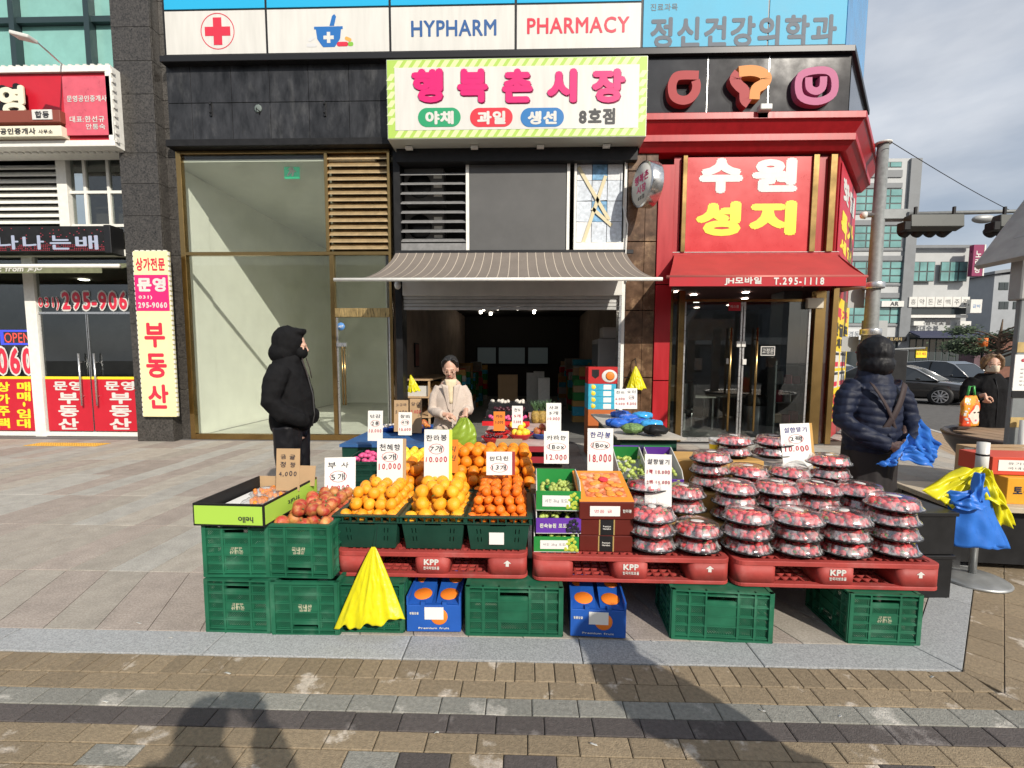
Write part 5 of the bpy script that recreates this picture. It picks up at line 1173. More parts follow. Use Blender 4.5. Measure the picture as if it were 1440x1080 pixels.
card(388, 632, 421, 690, 2.74, [('금 귤', .80, .12, .62, K_), ('정 짱', .62, .13, .65, K_), ('4,000', .40, .14, .75, K_)], 'brown cardboard price card standing in the lime green carton', CARD, 6)
card(457, 645, 494, 703, 2.92, [('부 사', .82, .15, .75, K_), ('(5개)', .55, .16, .5, K_), ('10.000', .28, .15, .82, R_)], 'white handwritten price card standing among the apples', PAPER, 8, 8, PAPER)
card(530, 618, 566, 692, 2.93, [('천혜향', .84, .13, .8, K_), ('(6개)', .66, .11, .5, K_), ('10.000', .48, .13, .86, R_)], 'white price card reading six for 10.000 behind the left basket', PAPER, 5, 0, CARD)
card(596, 605, 631, 676, 2.96, [('한라봉', .84, .13, .84, K_), ('(7개)', .62, .12, .5, K_), ('10.000', .42, .12, .86, R_)], 'white price card with lime green backing behind the middle basket', PAPER, 5, -2, PM('lime_card', (.55, .72, .08), .6))
card(629, 619, 644, 665, 3.02, [('지', .72, .16, .6, K_), ('진', .45, .16, .6, K_)], 'orange price card tucked behind the lime backed card', PM('orange_card', (.72, .20, .02), .7), 5)
card(684, 636, 720, 668, 2.90, [('만다린', .72, .22, .72, K_), ('(13개)', .32, .24, .55, K_)], 'white price card for mandarins against a cardboard box', PAPER, 6, 3, PM('darkred_card', (.28, .03, .03), .7))
# ---- lime green open carton on the left stack
cxm = W(336, 720, 2.47)[0]
lc = thing('open_carton', (cxm - .015, 2.40, .614), R(-2), 'open lime green fruit carton with black trim on the left crate stack', 'carton')
lime = PM('lime_print', (.36, .58, .075), .45); w_, d_, h_ = .40, .60, .125
MB().box(-w_ / 2, w_ / 2, 0, d_, .0, .006).build('base', BLK, lc, local=True)
for nm, bx4 in (('front_wall', (-w_ / 2, w_ / 2, 0, .008)), ('rear_wall', (-w_ / 2, w_ / 2, d_ - .008, d_)), ('side_wall', (-w_ / 2, -w_ / 2 + .008, .008, d_ - .008)), ('side_wall', (w_ / 2 - .008, w_ / 2, .008, d_ - .008))):
    MB().box(*bx4, .006, h_).build(nm, BLK if nm != 'rear_wall' else CARD, lc, local=True)
MB().box(-w_ / 2 + .008, w_ / 2 - .008, -.0015, -.0003, .010, h_ - .012).build('lime_face', lime, lc, local=True); MB().box(w_ / 2 + .0003, w_ / 2 + .0015, .012, d_ - .012, .010, h_ - .012).build('lime_face', lime, lc, local=True)
MB().box(-w_ / 2 + .03, w_ / 2 - .03, .03, d_ - .03, .05, .056).build('white_liner', PAPER, lc, local=True)
text_mb(MB(), 'hello', FR(-.002) @ Matrix.Rotation(math.pi, 4, 'Z'), -.10, -.04, .085, .034, z=.0003, bold=.015).build('lettering', CHAR, lc, local=True)
text_mb(MB(), 'fruit', Matrix.Translation((w_ / 2 + .002, .3, .06)) @ Matrix.Rotation(R(90), 4, 'Z') @ FR(0) @ Matrix.Rotation(math.pi, 4, 'Z'), 0, 0, .13, .03, bold=.01, z=.0003).build('lettering', CHAR, lc, local=True)
clrp = GLASS('cling_film', (.9, .9, .9), 1.0, rough=.12, ior=1.6, veil=.12)
for i, (dx, dy) in enumerate(((.02, .22), (.06, .36), (-.05, .42))):
    p = thing('kumquat_tray', M=lc.matrix_basis @ Matrix.Translation((dx, dy, .056)) @ Matrix.Rotation(.4 * i, 4, 'Z'), label=('front', 'middle', 'rear')[i] + ' film wrapped kumquat tray in the lime green carton', cat='fruit tray', group='kumquat trays')
    m_ = MB(); rr = random.Random(i)
    for k in range(14): m_.ball((rr.uniform(-.06, .06), rr.uniform(-.045, .045), .016 + rr.random() * .01), .014, n=8, k=6)
    tag(m_.build('kumquats', O4, p, local=True), kind='stuff')
    MB().grid(lambda u, v: ((u - .5) * .17, (v - .5) * .13, .045 * math.sin(math.pi * u) ** .5 * math.sin(math.pi * v) ** .5 + .004 * math.sin(u * 22 + v * 17)), 14, 12).build('film', clrp, p, local=True)
# brown flap behind the lime carton card
fl_ = MB().box(-.05, .06, 0, .004, 0, .13).build('carton_flap', CARD, lc, M=lc.matrix_basis @ Matrix.Translation((.17, .5, .09)) @ Matrix.Rotation(R(-12), 4, 'X'))
# ---- blue citrus cartons under the pallets
BLUC = PM('blue_carton', (.012, .085, .38), .5, nscale=8, namt=.12)
ORD = PM('carton_orange', (.78, .20, .02), .5); 
def make_blue():
    t = thing('citrus_carton'); w, d, h = .30, .40, .235
    MB().box(-w / 2, w / 2, 0, d, .012, h - .07).build('body', BLUC, t, .002, local=True)
    for s in (-1, 1): MB().box(s * w / 2 - (.01 if s > 0 else 0), s * w / 2 + (.01 if s < 0 else 0), 0, d, h - .07, h - .02).build('side_wall', BLUC, t, local=True)
    for s in (-1, 1):
        MB().add([(s * (w / 2 - .008), .003, h - .066), (s * .012, .02, h - .066), (s * .012, d - .02, h + .0), (s * (w / 2 - .008), d, h - .01)], [(0, 1, 2, 3) if s < 0 else (3, 2, 1, 0)]).build('top_flap', BLUC, t, thick=.004, local=True)
        for k in (0, 1): 
            cx, cy = s * (.075 + .02 * k), .09 + k * .14; zc = h - .064 + (cy - .02) / d * .062
            MB().lathe([(.052 - .012 * k, 0), (.05 - .012 * k, .002)], 18, M=Matrix.Translation((cx, cy, zc + .003)) @ Matrix.Rotation(R(9), 4, 'X')).build('printed_orange', ORD, t, local=True)
    MB().lathe([(.048, 0), (.046, .0012)], 18, M=Matrix.Translation((.03, -.0002, .10)) @ Matrix.Rotation(R(90), 4, 'X')).build('printed_orange', ORD, t, local=True)
    MB().box(-.05, .055, -.0035, -.0015, .085, .155).build('shipping_label', PAPER, t, local=True)
    text_mb(MB(), '명품감귤', FR(-.002), -.108, .12, .05, .014, bold=.02).build('lettering', WHT, t, local=True); text_mb(MB(), 'Premium fruit', FR(-.002), 0, .035, .17, .010, bold=.01).build('lettering', WHT, t, local=True)
    for s in (-1, 1): MB().box(s * .06 - .012, s * .06 + .012, -.001, .02, h - .0705, h - .052).build('tab', BLUC, t, local=True)
    return t
blu = make_blue()
place(blu, 'blue citrus carton beside the hanging yellow bag', 'carton', 'blue citrus cartons under the pallets', (W(610, 880, 2.44)[0], 2.44, 0), R(1))
place(blu, 'blue citrus carton under the brown gift boxes', 'carton', 'blue citrus cartons under the pallets', (W(841, 880, 2.42)[0], 2.42, 0), R(-3))
# ---- hanging yellow bag
YBAG = FILM('yellow_bag', (.74, .68, .012), .34, .22)
def bag_cone(name, top, pts_bot, mat, label, cat='plastic bag', fwd=.0, nu=70, nv=40, fold=.004, seed=0, group=None, belly=.06):
    """thin bag hanging from a point: front and back sheets that meet at the sides"""
    rr = random.Random(seed); ph = [rr.uniform(0, 6) for _ in range(6)]
    (x0, z0), (x1, z1) = pts_bot; m_ = MB()
    def P(u, v, s):
        k = v ** .9; xb = x0 + (x1 - x0) * u; zb = z0 + (z1 - z0) * u - .012 * math.sin(u * 19 + ph[0]) - .006 * math.sin(u * 41 + ph[3])
        wid = k + .05 * (1 - k)
        x = top[0] + (xb - top[0]) * wid; z = top[2] + (zb - top[2]) * v
        edge = math.sin(math.pi * u) ** .6
        q = Vector((u * 7 + ph[1], v * 1.6 + ph[2], s * .4)); rdg = 1 - 2 * abs(mnoise.noise(q)); q2 = Vector((u * 9 + ph[4], v * 7, 2. + s)); rd2 = 1 - 2 * abs(mnoise.noise(q2))
        y = top[1] - fwd * v + s * edge * belly * (v ** .7) - edge * v * (fold * 3.2 * rdg + fold * 1.5 * rd2)
        return (x, y, z)
    m_.grid(lambda u, v: P(u, v, -1), nu, nv); m_.grid(lambda u, v: P(1 - u, v, 1), nu, nv)
    o = m_.build(name, mat, thick=.0008); tag(o, label, cat, group); return o
tx_, tz_ = W(526, 768, 2.47); ba = W(473, 877, 2.42); bb = W(572, 862, 2.42)
bag_cone('plastic_bag', (tx_, 2.46, tz_), ((ba[0], ba[1]), (bb[0], bb[1])), YBAG, 'yellow plastic bag hanging on a string from the left basket', seed=3, belly=.03, fwd=.075)
st_ = MB().tube([(tx_ + .004, 2.52, PZ + .15), (tx_, 2.485, PZ + .02), (tx_, 2.462, tz_ - .005)], .0012, 5).build('string', BLK); tag(st_, 'thin dark string holding up the yellow bag', 'string')
# ---- strawberry packs
LID = GLASS('clear_lid', (.97, .97, .97), 1.0, rough=.07, ior=1.9, veil=.045, vcol=(.9, .88, .88))  # the veil paints a faint white glare over the lid top
LIDW = GLASS('clear_lid_wall', (.95, .95, .95), 1.0, rough=.16, ior=2.4, veil=.10, vcol=(.85, .85, .86))  # streaky white veil: upright reflections painted into the lid walls
_n = [q for q in LIDW.node_tree.nodes if q.type == 'TEX_NOISE'][0]; _m = LIDW.node_tree.nodes.new('ShaderNodeMapping'); _m.inputs['Scale'].default_value = (26, 26, 3)
LIDW.node_tree.links.new([q for q in LIDW.node_tree.nodes if q.type == 'TEX_COORD'][0].outputs['Object'], _m.inputs[0]); LIDW.node_tree.links.new(_m.outputs[0], _n.inputs[0])
_r = [q for q in LIDW.node_tree.nodes if q.type == 'MAP_RANGE' and q.inputs[0].is_linked and q.inputs[0].links[0].from_node.type == 'TEX_NOISE'][0]
for _k, _v in ((1, .47), (2, .62), (3, .02), (4, .30)): _r.inputs[_k].default_value = _v
TRAY = PM('black_tray', (.012, .012, .013), .18, spec=.6)
BER = PM('strawberry_red', (.72, .045, .055), .35, oi=.15, col2=(.58, .16, .15), c2s=30, c2lo=.5, c2hi=.75, bump=.5, bscale=260, spec=.5, sss=.05)
CAPG = PM('strawberry_cap', (.10, .20, .04), .6)
def berries(seed):
    rr = random.Random(seed); m_ = MB(); 
    for ring_, n in ((.088, 13), (.055, 8), (.02, 3)):
        for i in range(n):
            a = 6.283 * i / n + rr.uniform(-.1, .1); x, y = ring_ * math.cos(a), ring_ * math.sin(a)
            z = .034 + (.092 - ring_) * .26 + rr.uniform(-.004, .005); s = rr.uniform(.92, 1.12)
            Mx = Matrix.Translation((x, y, z)) @ Matrix.Rotation(rr.uniform(0, 6.28), 4, 'Z') @ Matrix.Rotation(rr.uniform(.5, 1.5), 4, 'X') @ Matrix.Scale(s, 4)
            m_.lathe([(.002, -.021), (.010, -.014), (.0165, -.002), (.0175, .008), (.013, .015), (.003, .018)], 9, M=Mx)
            if rr.random() < .35: m_.lathe([(.013, .0145), (.006, .019), (.001, .021)], 6, mi=1, M=Mx)
    return m_.mesh('strawberries', [BER, CAPG])
def make_pack():
    t = thing('strawberry_pack')
    MB().lathe([(.080, .001), (.088, .003), (.104, .024), (.128, .026), (.130, .030), (.127, .032), (.108, .031), (.100, .029), (.084, .006), (.08, .004)], 36).build('tray', TRAY, t, local=True)
    tag(put('strawberries', berries(1), t, local=True), kind='stuff')
    lm = MB(); n = 48; prof = [(.126, .033), (.119, .036), (.112, .050), (.104, .076), (.094, .083), (.055, .085), (.0, .0855)]
    v = []; f = []
    for r_, z in prof[:-1]:
        for i in range(n):
            a = 6.283 * i / n; q = r_ * (1 + (.012 * (1 if i % 4 < 2 else -1) if .10 < r_ < .115 else 0)); v.append((q * math.cos(a), q * math.sin(a), z))
    for k in range(len(prof) - 2):
        for i in range(n): j = (i + 1) % n; f.append((k * n + i, k * n + j, (k + 1) * n + j, (k + 1) * n + i))
    f.append(tuple(range((len(prof) - 2) * n, (len(prof) - 1) * n)))
    nw = n * 3
    lm.add(v, f[:nw], 1, None, True); lm.add(v, f[nw:], 0, None, True); lm.build('lid', [LID, LIDW], t, local=True)
    MB().lathe([(.034, .0860), (.033, .0865)], 20, sy=.62).build('sticker', WHT, t, local=True)
    return t
pk0 = make_pack(); BERS = [berries(s) for s in (2, 3, 4, 5)]; STEP = .0825
# (px, py of the top rim, depth of the stack centre, packs in the stack, z of support)
stacks = [('front', [(917, 2.63, 3, PZ), (980, 2.63, 2, PZ), (1051, 2.62, 3, PZ), (1119, 2.61, 3, PZ), (1187, 2.60, 3, PZ), (1255, 2.62, 4, PZ)]),
          ('second', [(909, 2.90, 3, PZ + .10), (961, 2.92, 2, PZ + .13), (1031, 2.92, 3, PZ + .08), (1091, 2.92, 3, PZ + .08), (1148, 2.91, 3, PZ + .08), (1206, 2.90, 3, PZ + .08)]),
          ('third', [(996, 3.22, 3, PZ + .21), (1050, 3.20, 2, PZ + .20), (1107, 3.20, 2, PZ + .20), (1161, 3.19, 3, PZ + .20)]),
          ('rear', [(1026, 3.52, 2, PZ + .36), (1081, 3.52, 2, PZ + .36)])]
ORD_ = ['leftmost', 'second', 'third', 'fourth', 'fifth', 'sixth']; LEV = {2: ['bottom', 'top'], 3: ['bottom', 'middle', 'top'], 4: ['bottom', 'second lowest', 'second highest', 'top']}
for rname, lst in stacks:
    for i, (px, Y, n, z) in enumerate(lst):
        x = W(px, 720, Y)[0]
        for k in range(n):
            lb = f'{LEV[n][k]} strawberry pack in the {ORD_[i]} stack of the {rname} row'
            o = place(pk0, lb, 'strawberry pack', 'stacked strawberry packs', (x + rs_.uniform(-.006, .006), Y + rs_.uniform(-.006, .006), z + k * STEP), rs_.uniform(0, 6.28), Matrix.Rotation(rs_.uniform(-.025, .025), 4, 'X') @ Matrix.Diagonal((1.09, 1.09, 1., 1.)))
            for ch in KIDS[o.name]:
                if ch.name.startswith('strawberries'): ch.data = rs_.choice(BERS)
# boxes that step the strawberry rows upwards
def carton(x0, x1, y0, y1, z0, z1, mat, label, seam=True, name='cardboard_box', group=None):
    t = thing(name, ((x0 + x1) / 2, (y0 + y1) / 2, z0), rs_.uniform(-.015, .015), label, 'box', group)
    w, d, h = (x1 - x0) / 2, (y1 - y0) / 2, z1 - z0
    MB().box(-w, w, -d, d, 0, h).build('body', mat, t, .003, local=True)
    if seam: MB().box(-w + .004, w - .004, -.025, .025, h + .0003, h + .001).build('tape', PM('brown_tape', (.36, .22, .10), .3), t, local=True)
    return t
carton(.50, .93, 2.79, 3.06, PZ, PZ + .10, CARDO, 'flat tan box under the second row at the left', False); carton(.94, 1.0 + .06, 2.79, 3.05, PZ, PZ + .078, CARDO, 'narrow tan box beside the second strawberry row', False)
carton(1.07, 2.24, 2.78, 3.045, PZ, PZ + .078, CARDO, 'long tan box under the second strawberry row', False)
carton(.72, 1.46, 3.07, 3.36, PZ, PZ + .198, CARDO, 'tan box under the left half of the third row', False); carton(1.47, 2.25, 3.065, 3.35, PZ, PZ + .198, CARD, 'brown box under the right half of the third row', False)
carton(.95, 1.75, 3.38, 3.72, .02, PZ + .358, CARDO, 'tall tan box under the rear strawberry stacks', False); carton(.60, .94, 3.42, 3.80, .02, PZ + .36, CARDO, 'tan box beside the rear strawberry stacks')
carton(1.77, 2.2, 3.37, 3.7, .02, PZ + .25, CARD, 'brown box behind the right end of the third row')
# coffee cup
x, y = W(1005, 612, 3.6)[0], 3.6
cu = thing('paper_cup', (x, y, PZ + .358), 0, 'white takeaway coffee cup with lid behind the strawberries', 'cup')
MB().lathe([(.028, 0), (.029, .002), (.041, .115), (.038, .115)], 24).build('cup', WHT, cu, local=True); MB().lathe([(.044, .112), (.044, .120), (.040, .132), (.036, .134)], 24).build('lid', WHT, cu, local=True); MB().lathe([(.0335, .045), (.0378, .085)], 24, cap=False, M=Matrix.Scale(1.012, 4)).build('printed_band', YEL, cu, local=True)
card(1098, 597, 1148, 660, 3.40, [('설향딸기', .86, .12, .78, INKB), ('(2팩)', .66, .12, .42, K_), ('10.000', .45, .14, .80, R_)], 'tilted white price card with orange edge among the strawberry packs', PAPER, 10, 14, CARDO)
card(907, 641, 944, 712, 2.78, [('설향딸기', .86, .11, .82, K_), ('1팩 10.000', .66, .09, .86, R_), ('2팩 15.000', .46, .09, .86, R_)], 'white price card listing two strawberry prices', PAPER, 8, -6)
# ---- stack of grape cartons
GRC = PM('green_carton', (.02, .22, .045), .4, nscale=6, namt=.08); PUC = PM('purple_carton', (.12, .035, .33), .4, nscale=6, namt=.08); WHC = PM('carton_inside', (.50, .49, .46), .8)
GGR = PM('green_grape', (.36, .44, .10), .3, oi=.1, nscale=30, namt=.15, sss=.1); BGRP = PM('black_grape', (.02, .018, .035), .35, nscale=30, namt=.4)
def grape_carton(x, y, z, w, d, h, mat, label, text=None, grape=GGR, rz=0., tilt=0., lab=True, M=None):
    t = thing('grape_carton', M=M if M is not None else Matrix.Translation((x, y, z)) @ Matrix.Rotation(rz, 4, 'Z') @ Matrix.Rotation(tilt, 4, 'X'), label=label, cat='fruit carton', group='grape cartons')
    MB().box(-w / 2, w / 2, 0, d, 0, .004).build('base', WHC, t, local=True)
    hf = h * .72
    MB().box(-w / 2, w / 2, 0, .005, .004, hf).build('front_wall', mat, t, local=True); MB().box(-w / 2, w / 2, d - .005, d, .004, h).build('rear_wall', mat, t, local=True)
    for s in (-1, 1):
        a = s * w / 2; b = a - s * .005
        MB().add([(a, .005, .004), (a, d - .005, .004), (a, d - .005, h), (a, .06, h), (a, .005, hf), (b, .005, .004), (b, d - .005, .004), (b, d - .005, h), (b, .06, h), (b, .005, hf)], [(0, 1, 2, 3, 4), (9, 8, 7, 6, 5), (0, 4, 9, 5), (4, 3, 8, 9), (3, 2, 7, 8)]).build('side_wall', WHC, t, local=True)
    m_ = MB(); rr = random.Random(int(abs(x * 1000)) + int(z * 100))
    for i in range(46): m_.ball((rr.uniform(-w / 2 + .03, w / 2 - .03), rr.uniform(.04, d - .04), h * .5 + rr.uniform(-.01, .022)), .0145, n=8, k=6)
    tag(m_.build('grapes', GGR, t, local=True), kind='stuff')
    # printed bunch and label on the front
    b_ = MB(); rr2 = random.Random(7)
    for i in range(24): cx, cz = w / 2 - .045 + rr2.uniform(-.035, .035), hf / 2 + rr2.uniform(-.4, .4) * hf; b_.lathe([(.0115, 0), (.008, .0012), (.002, .0018)], 9, M=Matrix.Translation((cx, -.0003 - i * .00004, cz)) @ Matrix.Rotation(R(90), 4, 'X'))
    tag(b_.build('printed_grapes', grape if grape is BGRP else PM('printed_green_grape', (.42, .50, .06), .4), t, local=True), kind='stuff')
    if lab: MB().box(-w * .36, w * .26, -.0022, -.0008, hf * .22, hf * .78).build('shipping_label', PAPER, t, local=True); text_mb(MB(), '샤인 2kg 포도', FR(-.0025), -w * .05, hf * .5, w * .5, hf * .2, jit=.1, rnd=rs_).build('handwriting', INKK, t, local=True)
    if text: text_mb(MB(), text, FR(-.001), -w * .12, hf * .52, w * .6, hf * .3, bold=.03).build('lettering', WHT, t, local=True)
    return t
gx = W(782, 760, 2.58)[0]; zz = PZ
for i, (m_, tx_, gr, lb_, nm) in enumerate(((GRC, None, GGR, True, 'lowest green grape carton of the stack on the pallet'), (PUC, '완숙농원 포도', BGRP, False, 'purple grape carton of the stack, second from below'), (PUC, None, BGRP, False, 'purple edged grape carton half hidden in the middle of the stack'), (GRC, None, GGR, True, 'topmost green grape carton of the stack on the pallet'))):
    if i == 2: continue
    h = .125 if i < 2 else .16
    grape_carton(gx + (i % 2) * .012, 2.555 + i * .012, zz, .255, .36, h, m_, nm, tx_, gr, R(rs_.uniform(-2, 2)), 0, lb_); zz += (h * .74 + .012) if i != 1 else .125
# ---- brown gift boxes with an orange lid on top
MAR = PM('maroon_box', (.105, .014, .010), .35, nscale=5, namt=.15); GLN = PM('gold_line', (.6, .42, .16), .35, .5)
gbx = W(852, 760, 2.58)[0]
for i in range(2):
    t = thing('gift_box', (gbx + .004 * i, 2.575 + .005 * i, PZ + i * .094), R(-1 + 2 * i), ('lower' if i == 0 else 'upper') + ' maroon gift box with black band on the pallet', 'gift box', 'maroon gift boxes')
    MB().box(-.15, .15, 0, .36, 0, .092).build('body', MAR, t, .003, local=True); MB().box(-.038, .038, -.0012, -.0002, .001, .091).build('black_band', BLK, t, local=True)
    for s in (-1, 1): MB().box(s * .0415 - .0035, s * .0415 + .0035, -.0014, -.0002, .001, .091).build('gold_line', GLN, t, local=True)
    text_mb(MB(), 'Premium', FR(-.0016), 0, .052, .045, .010, bold=.02).build('lettering', WHT, t, local=True); text_mb(MB(), 'Hanabo', FR(-.0016), 0, .038, .045, .009, bold=.02).build('lettering', WHT, t, local=True)
t = thing('gift_box', (gbx, 2.57, PZ + .189), R(1), 'topmost gift box with an orange photo printed lid', 'gift box', 'maroon gift boxes')
Mt = Matrix.Rotation(R(17), 4, 'X')
MB().add([(-.155, 0, 0), (.155, 0, 0), (.155, .36, 0), (-.155, .36, 0), (-.155, 0, .10), (.155, 0, .10), (.155, .36, .19), (-.155, .36, .19)], [(0, 3, 2, 1), (4, 5, 6, 7), (0, 1, 5, 4), (1, 2, 6, 5), (2, 3, 7, 6), (3, 0, 4, 7)]).build('body', MAR, t, .003, local=True)
LF = Matrix.Translation((0, 0, .1018)) @ Matrix.Rotation(math.atan(.09 / .36), 4, 'X'); LL = math.hypot(.36, .09)
MB().box(-.155, .155, .001, LL - .001, 0, .003, M=LF).build('orange_lid', PM('lid_orange', (.72, .24, .02), .45), t, .001, local=True)
MB().box(-.11, .125, .05, LL - .03, .0032, .0042, M=LF).build('photo_window', PM('lid_photo', (.60, .13, .03), .35, nscale=35, namt=.5, col2=(.75, .36, .20), c2s=18), t, local=True)
pm_ = MB(); rr = random.Random(3)
for i in range(22): pm_.lathe([(.024, 0), (.02, .004), (.008, .007)], 12, M=LF @ Matrix.Translation((rr.uniform(-.10, .11), rr.uniform(.06, LL - .05), .0043 + i * .0001)))
tag(pm_.build('printed_citrus', skin('print_orange', (.80, .25, .02), (.82, .36, .08)), t, local=True), kind='stuff')
MB().lathe([(.03, 0), (.028, .003)], 12, M=LF @ Matrix.Translation((.02, .24, .013))).build('red_flower', PM('flower_red', (.7, .03, .05), .5), t, local=True)
MB().box(-.095, .075, -.0014, -.0004, .02, .078).build('shipping_label', PAPER, t, local=True); text_mb(MB(), '명품 귤', FR(-.0018), -.02, .048, .10, .02, jit=.15, rnd=rs_).build('handwriting', INKR, t, local=True); text_mb(MB(), '한라봉', FR(-.001), .115, .05, .05, .02, bold=.02).build('lettering', WHT, t, local=True)
card(826, 603, 862, 662, 2.98, [('한라봉', .84, .16, .78, INKB), ('(1Box)', .60, .12, .62, K_), ('18.000', .30, .20, .86, R_)], 'white price card reading 18.000 above the orange lidded box', PAPER, 4)
card(765, 607, 800, 652, 3.0, [('카라만', .80, .16, .76, K_), ('(1Box)', .52, .14, .62, K_), ('12.000', .20, .19, .82, R_)], 'white price card reading 12.000 above the grape cartons', PAPER, 6, 2)
# cartons behind the gift boxes: grapes shown in tilted boxes
for px, py, mt, lb in ((893, 690, PUC, 'open purple carton of green grapes tilted toward the street'), (933, 690, GRC, 'open green carton of green grapes tilted toward the street')):
    x = W(px, py, 3.12)[0]
    grape_carton(x, 3.1, PZ + .21, .235, .34, .12, GRC if mt is PUC else PUC, lb, None, GGR, 0, 0, False, M=Matrix.Translation((x, 3.1, PZ + .215)) @ Matrix.Rotation(R(24), 4, 'X'))
    o = MB().box(-.118, .118, .336, .344, .085, .125).build('rear_trim', mt, M=Matrix.Translation((x, 3.1, PZ + .215)) @ Matrix.Rotation(R(24), 4, 'X')); o.parent = scene.objects[[k for k in PW if k.startswith('grape_carton')][-1]]; o.matrix_parent_inverse = PW[o.parent.name].inverted()
carton(.62, 1.04, 3.08, 3.40, PZ, PZ + .20, CARD, 'plain cardboard box beneath the tilted grape cartons', False)
carton(.30, .60, 3.02, 3.38, PZ, PZ + .25, CARD, 'brown box behind the maroon gift boxes'); carton(.04, .28, 3.05, 3.42, PZ, PZ + .23, CARD, 'brown open box behind the grape carton stack', False)
carton(-.24, -.02, 3.56, 3.9, .02, PZ + .42, CARD, 'brown cardboard box behind the rear right oranges', False)
# ================================================================== displays further back
def bowl(x, y, z, mat, label, fruit=None, n=0, r=.11, grp='plastic bowls of fruit', kind=None, kname=None):
    t = thing('fruit_bowl', (x, y, z), rs_.uniform(0, 6), label, 'bowl', grp)
    MB().lathe([(r * .55, .0), (r * .6, .002), (r * .95, .05), (r * 1.05, .062), (r * 1.05, .066), (r * .92, .055), (r * .55, .008)], 22).build('bowl', mat, t, local=True)
    if kind:
        for k in range(n):
            a = 6.28 * k / max(1, n - 1); q = r * .52 if k < n - 1 else 0
            one_fruit(kind, kname, (x + q * math.cos(a), y + q * math.sin(a), z + .075 + (.05 if k == n - 1 else 0)), f'{kname} in the bowl: {label}'[:1] and f'{kname} heaped in the {label.split(" ")[0]} bowl on the centre table', kname, 'fruit in bowls on the centre table')
    elif fruit:
        m_ = MB(); rr = random.Random(int(x * 100) + 77)
        for k in range(26): a = rr.uniform(0, 6.28); q = r * .8 * rr.random() ** .5; m_.ball((q * math.cos(a), q * math.sin(a), .055 + rr.random() * .02), .016, n=7, k=5)
        tag(m_.build('contents', fruit, t, local=True), kind='stuff')
    return t
REDB = PM('red_bowl', (.55, .02, .025), .35); BLUB = PM('blue_bowl', (.03, .10, .40), .35); DKC = PM('dark_berry', (.06, .012, .02), .35, nscale=30, namt=.4); WHF = PM('garlic_white', (.6, .55, .48), .6, nscale=20, namt=.2); PINK = PM('pink_radish', (.62, .08, .22), .45, nscale=15, namt=.3)
# centre table
TZ = .66
ct = thing('display_table', (.1, 5.2, 0), 0, 'long red edged display table running back into the market', 'table')
tx0, tx1 = W(672, 640, 4.55)[0], W(796, 640, 4.55)[0]
MB().box(tx0, tx1, 4.55, 7.6, TZ - .03, TZ).build('top', PM('table_cloth', (.45, .33, .30), .7, nscale=8, namt=.2), ct, local=False); MB().box(tx0 - .01, tx1 + .01, 4.53, 4.55, TZ - .05, TZ + .005).box(tx0 - .01, tx1 + .01, 4.53, 4.55, TZ - .16, TZ - .10).build('red_edge', PM('table_red', (.30, .02, .03), .5), ct)
for x in (tx0 + .08, tx1 - .08):
    for y in (4.65, 7.4): MB().box(x - .025, x + .025, y - .025, y + .025, .0, TZ - .03).build('leg', BLKM, ct)
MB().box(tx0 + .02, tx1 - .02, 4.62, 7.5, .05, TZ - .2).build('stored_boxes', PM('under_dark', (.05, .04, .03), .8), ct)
def tpos(px, py, z): return G(px, py, z)
for px, py, mat, lb, kw in ((695, 620, REDB, 'red bowl of dark berries at the near end of the centre table', dict(fruit=DKC)), (700, 612, REDB, 'second red bowl of dark berries behind the nearest one', dict(fruit=DKC)),
                           (732, 615, REDB, 'red bowl of yellow apricots near the orange card', dict(kind='lemon', n=8, kname='apricot')), (727, 604, REDB, 'small red bowl of apricots beneath a white card', dict(kind='lemon', n=6, kname='apricot')),
                           (763, 614, BLUB, 'blue bowl of small apples at the near end of the centre table', dict(kind='apple', n=6, kname='small apple'))):
    x, y = tpos(px, py, TZ + .03); bowl(x, y + .06, TZ + .001, mat, lb, r=.135, **kw)
for k in range(14):
    x, y = tpos(rs_.uniform(770, 795), rs_.uniform(596, 612), TZ + .04)
    one_fruit('apple', 'apple', (min(x, tx1 - .06), y, TZ + .04), 'red apple spread on the right of the centre table', 'apple', 'apples on the centre table')
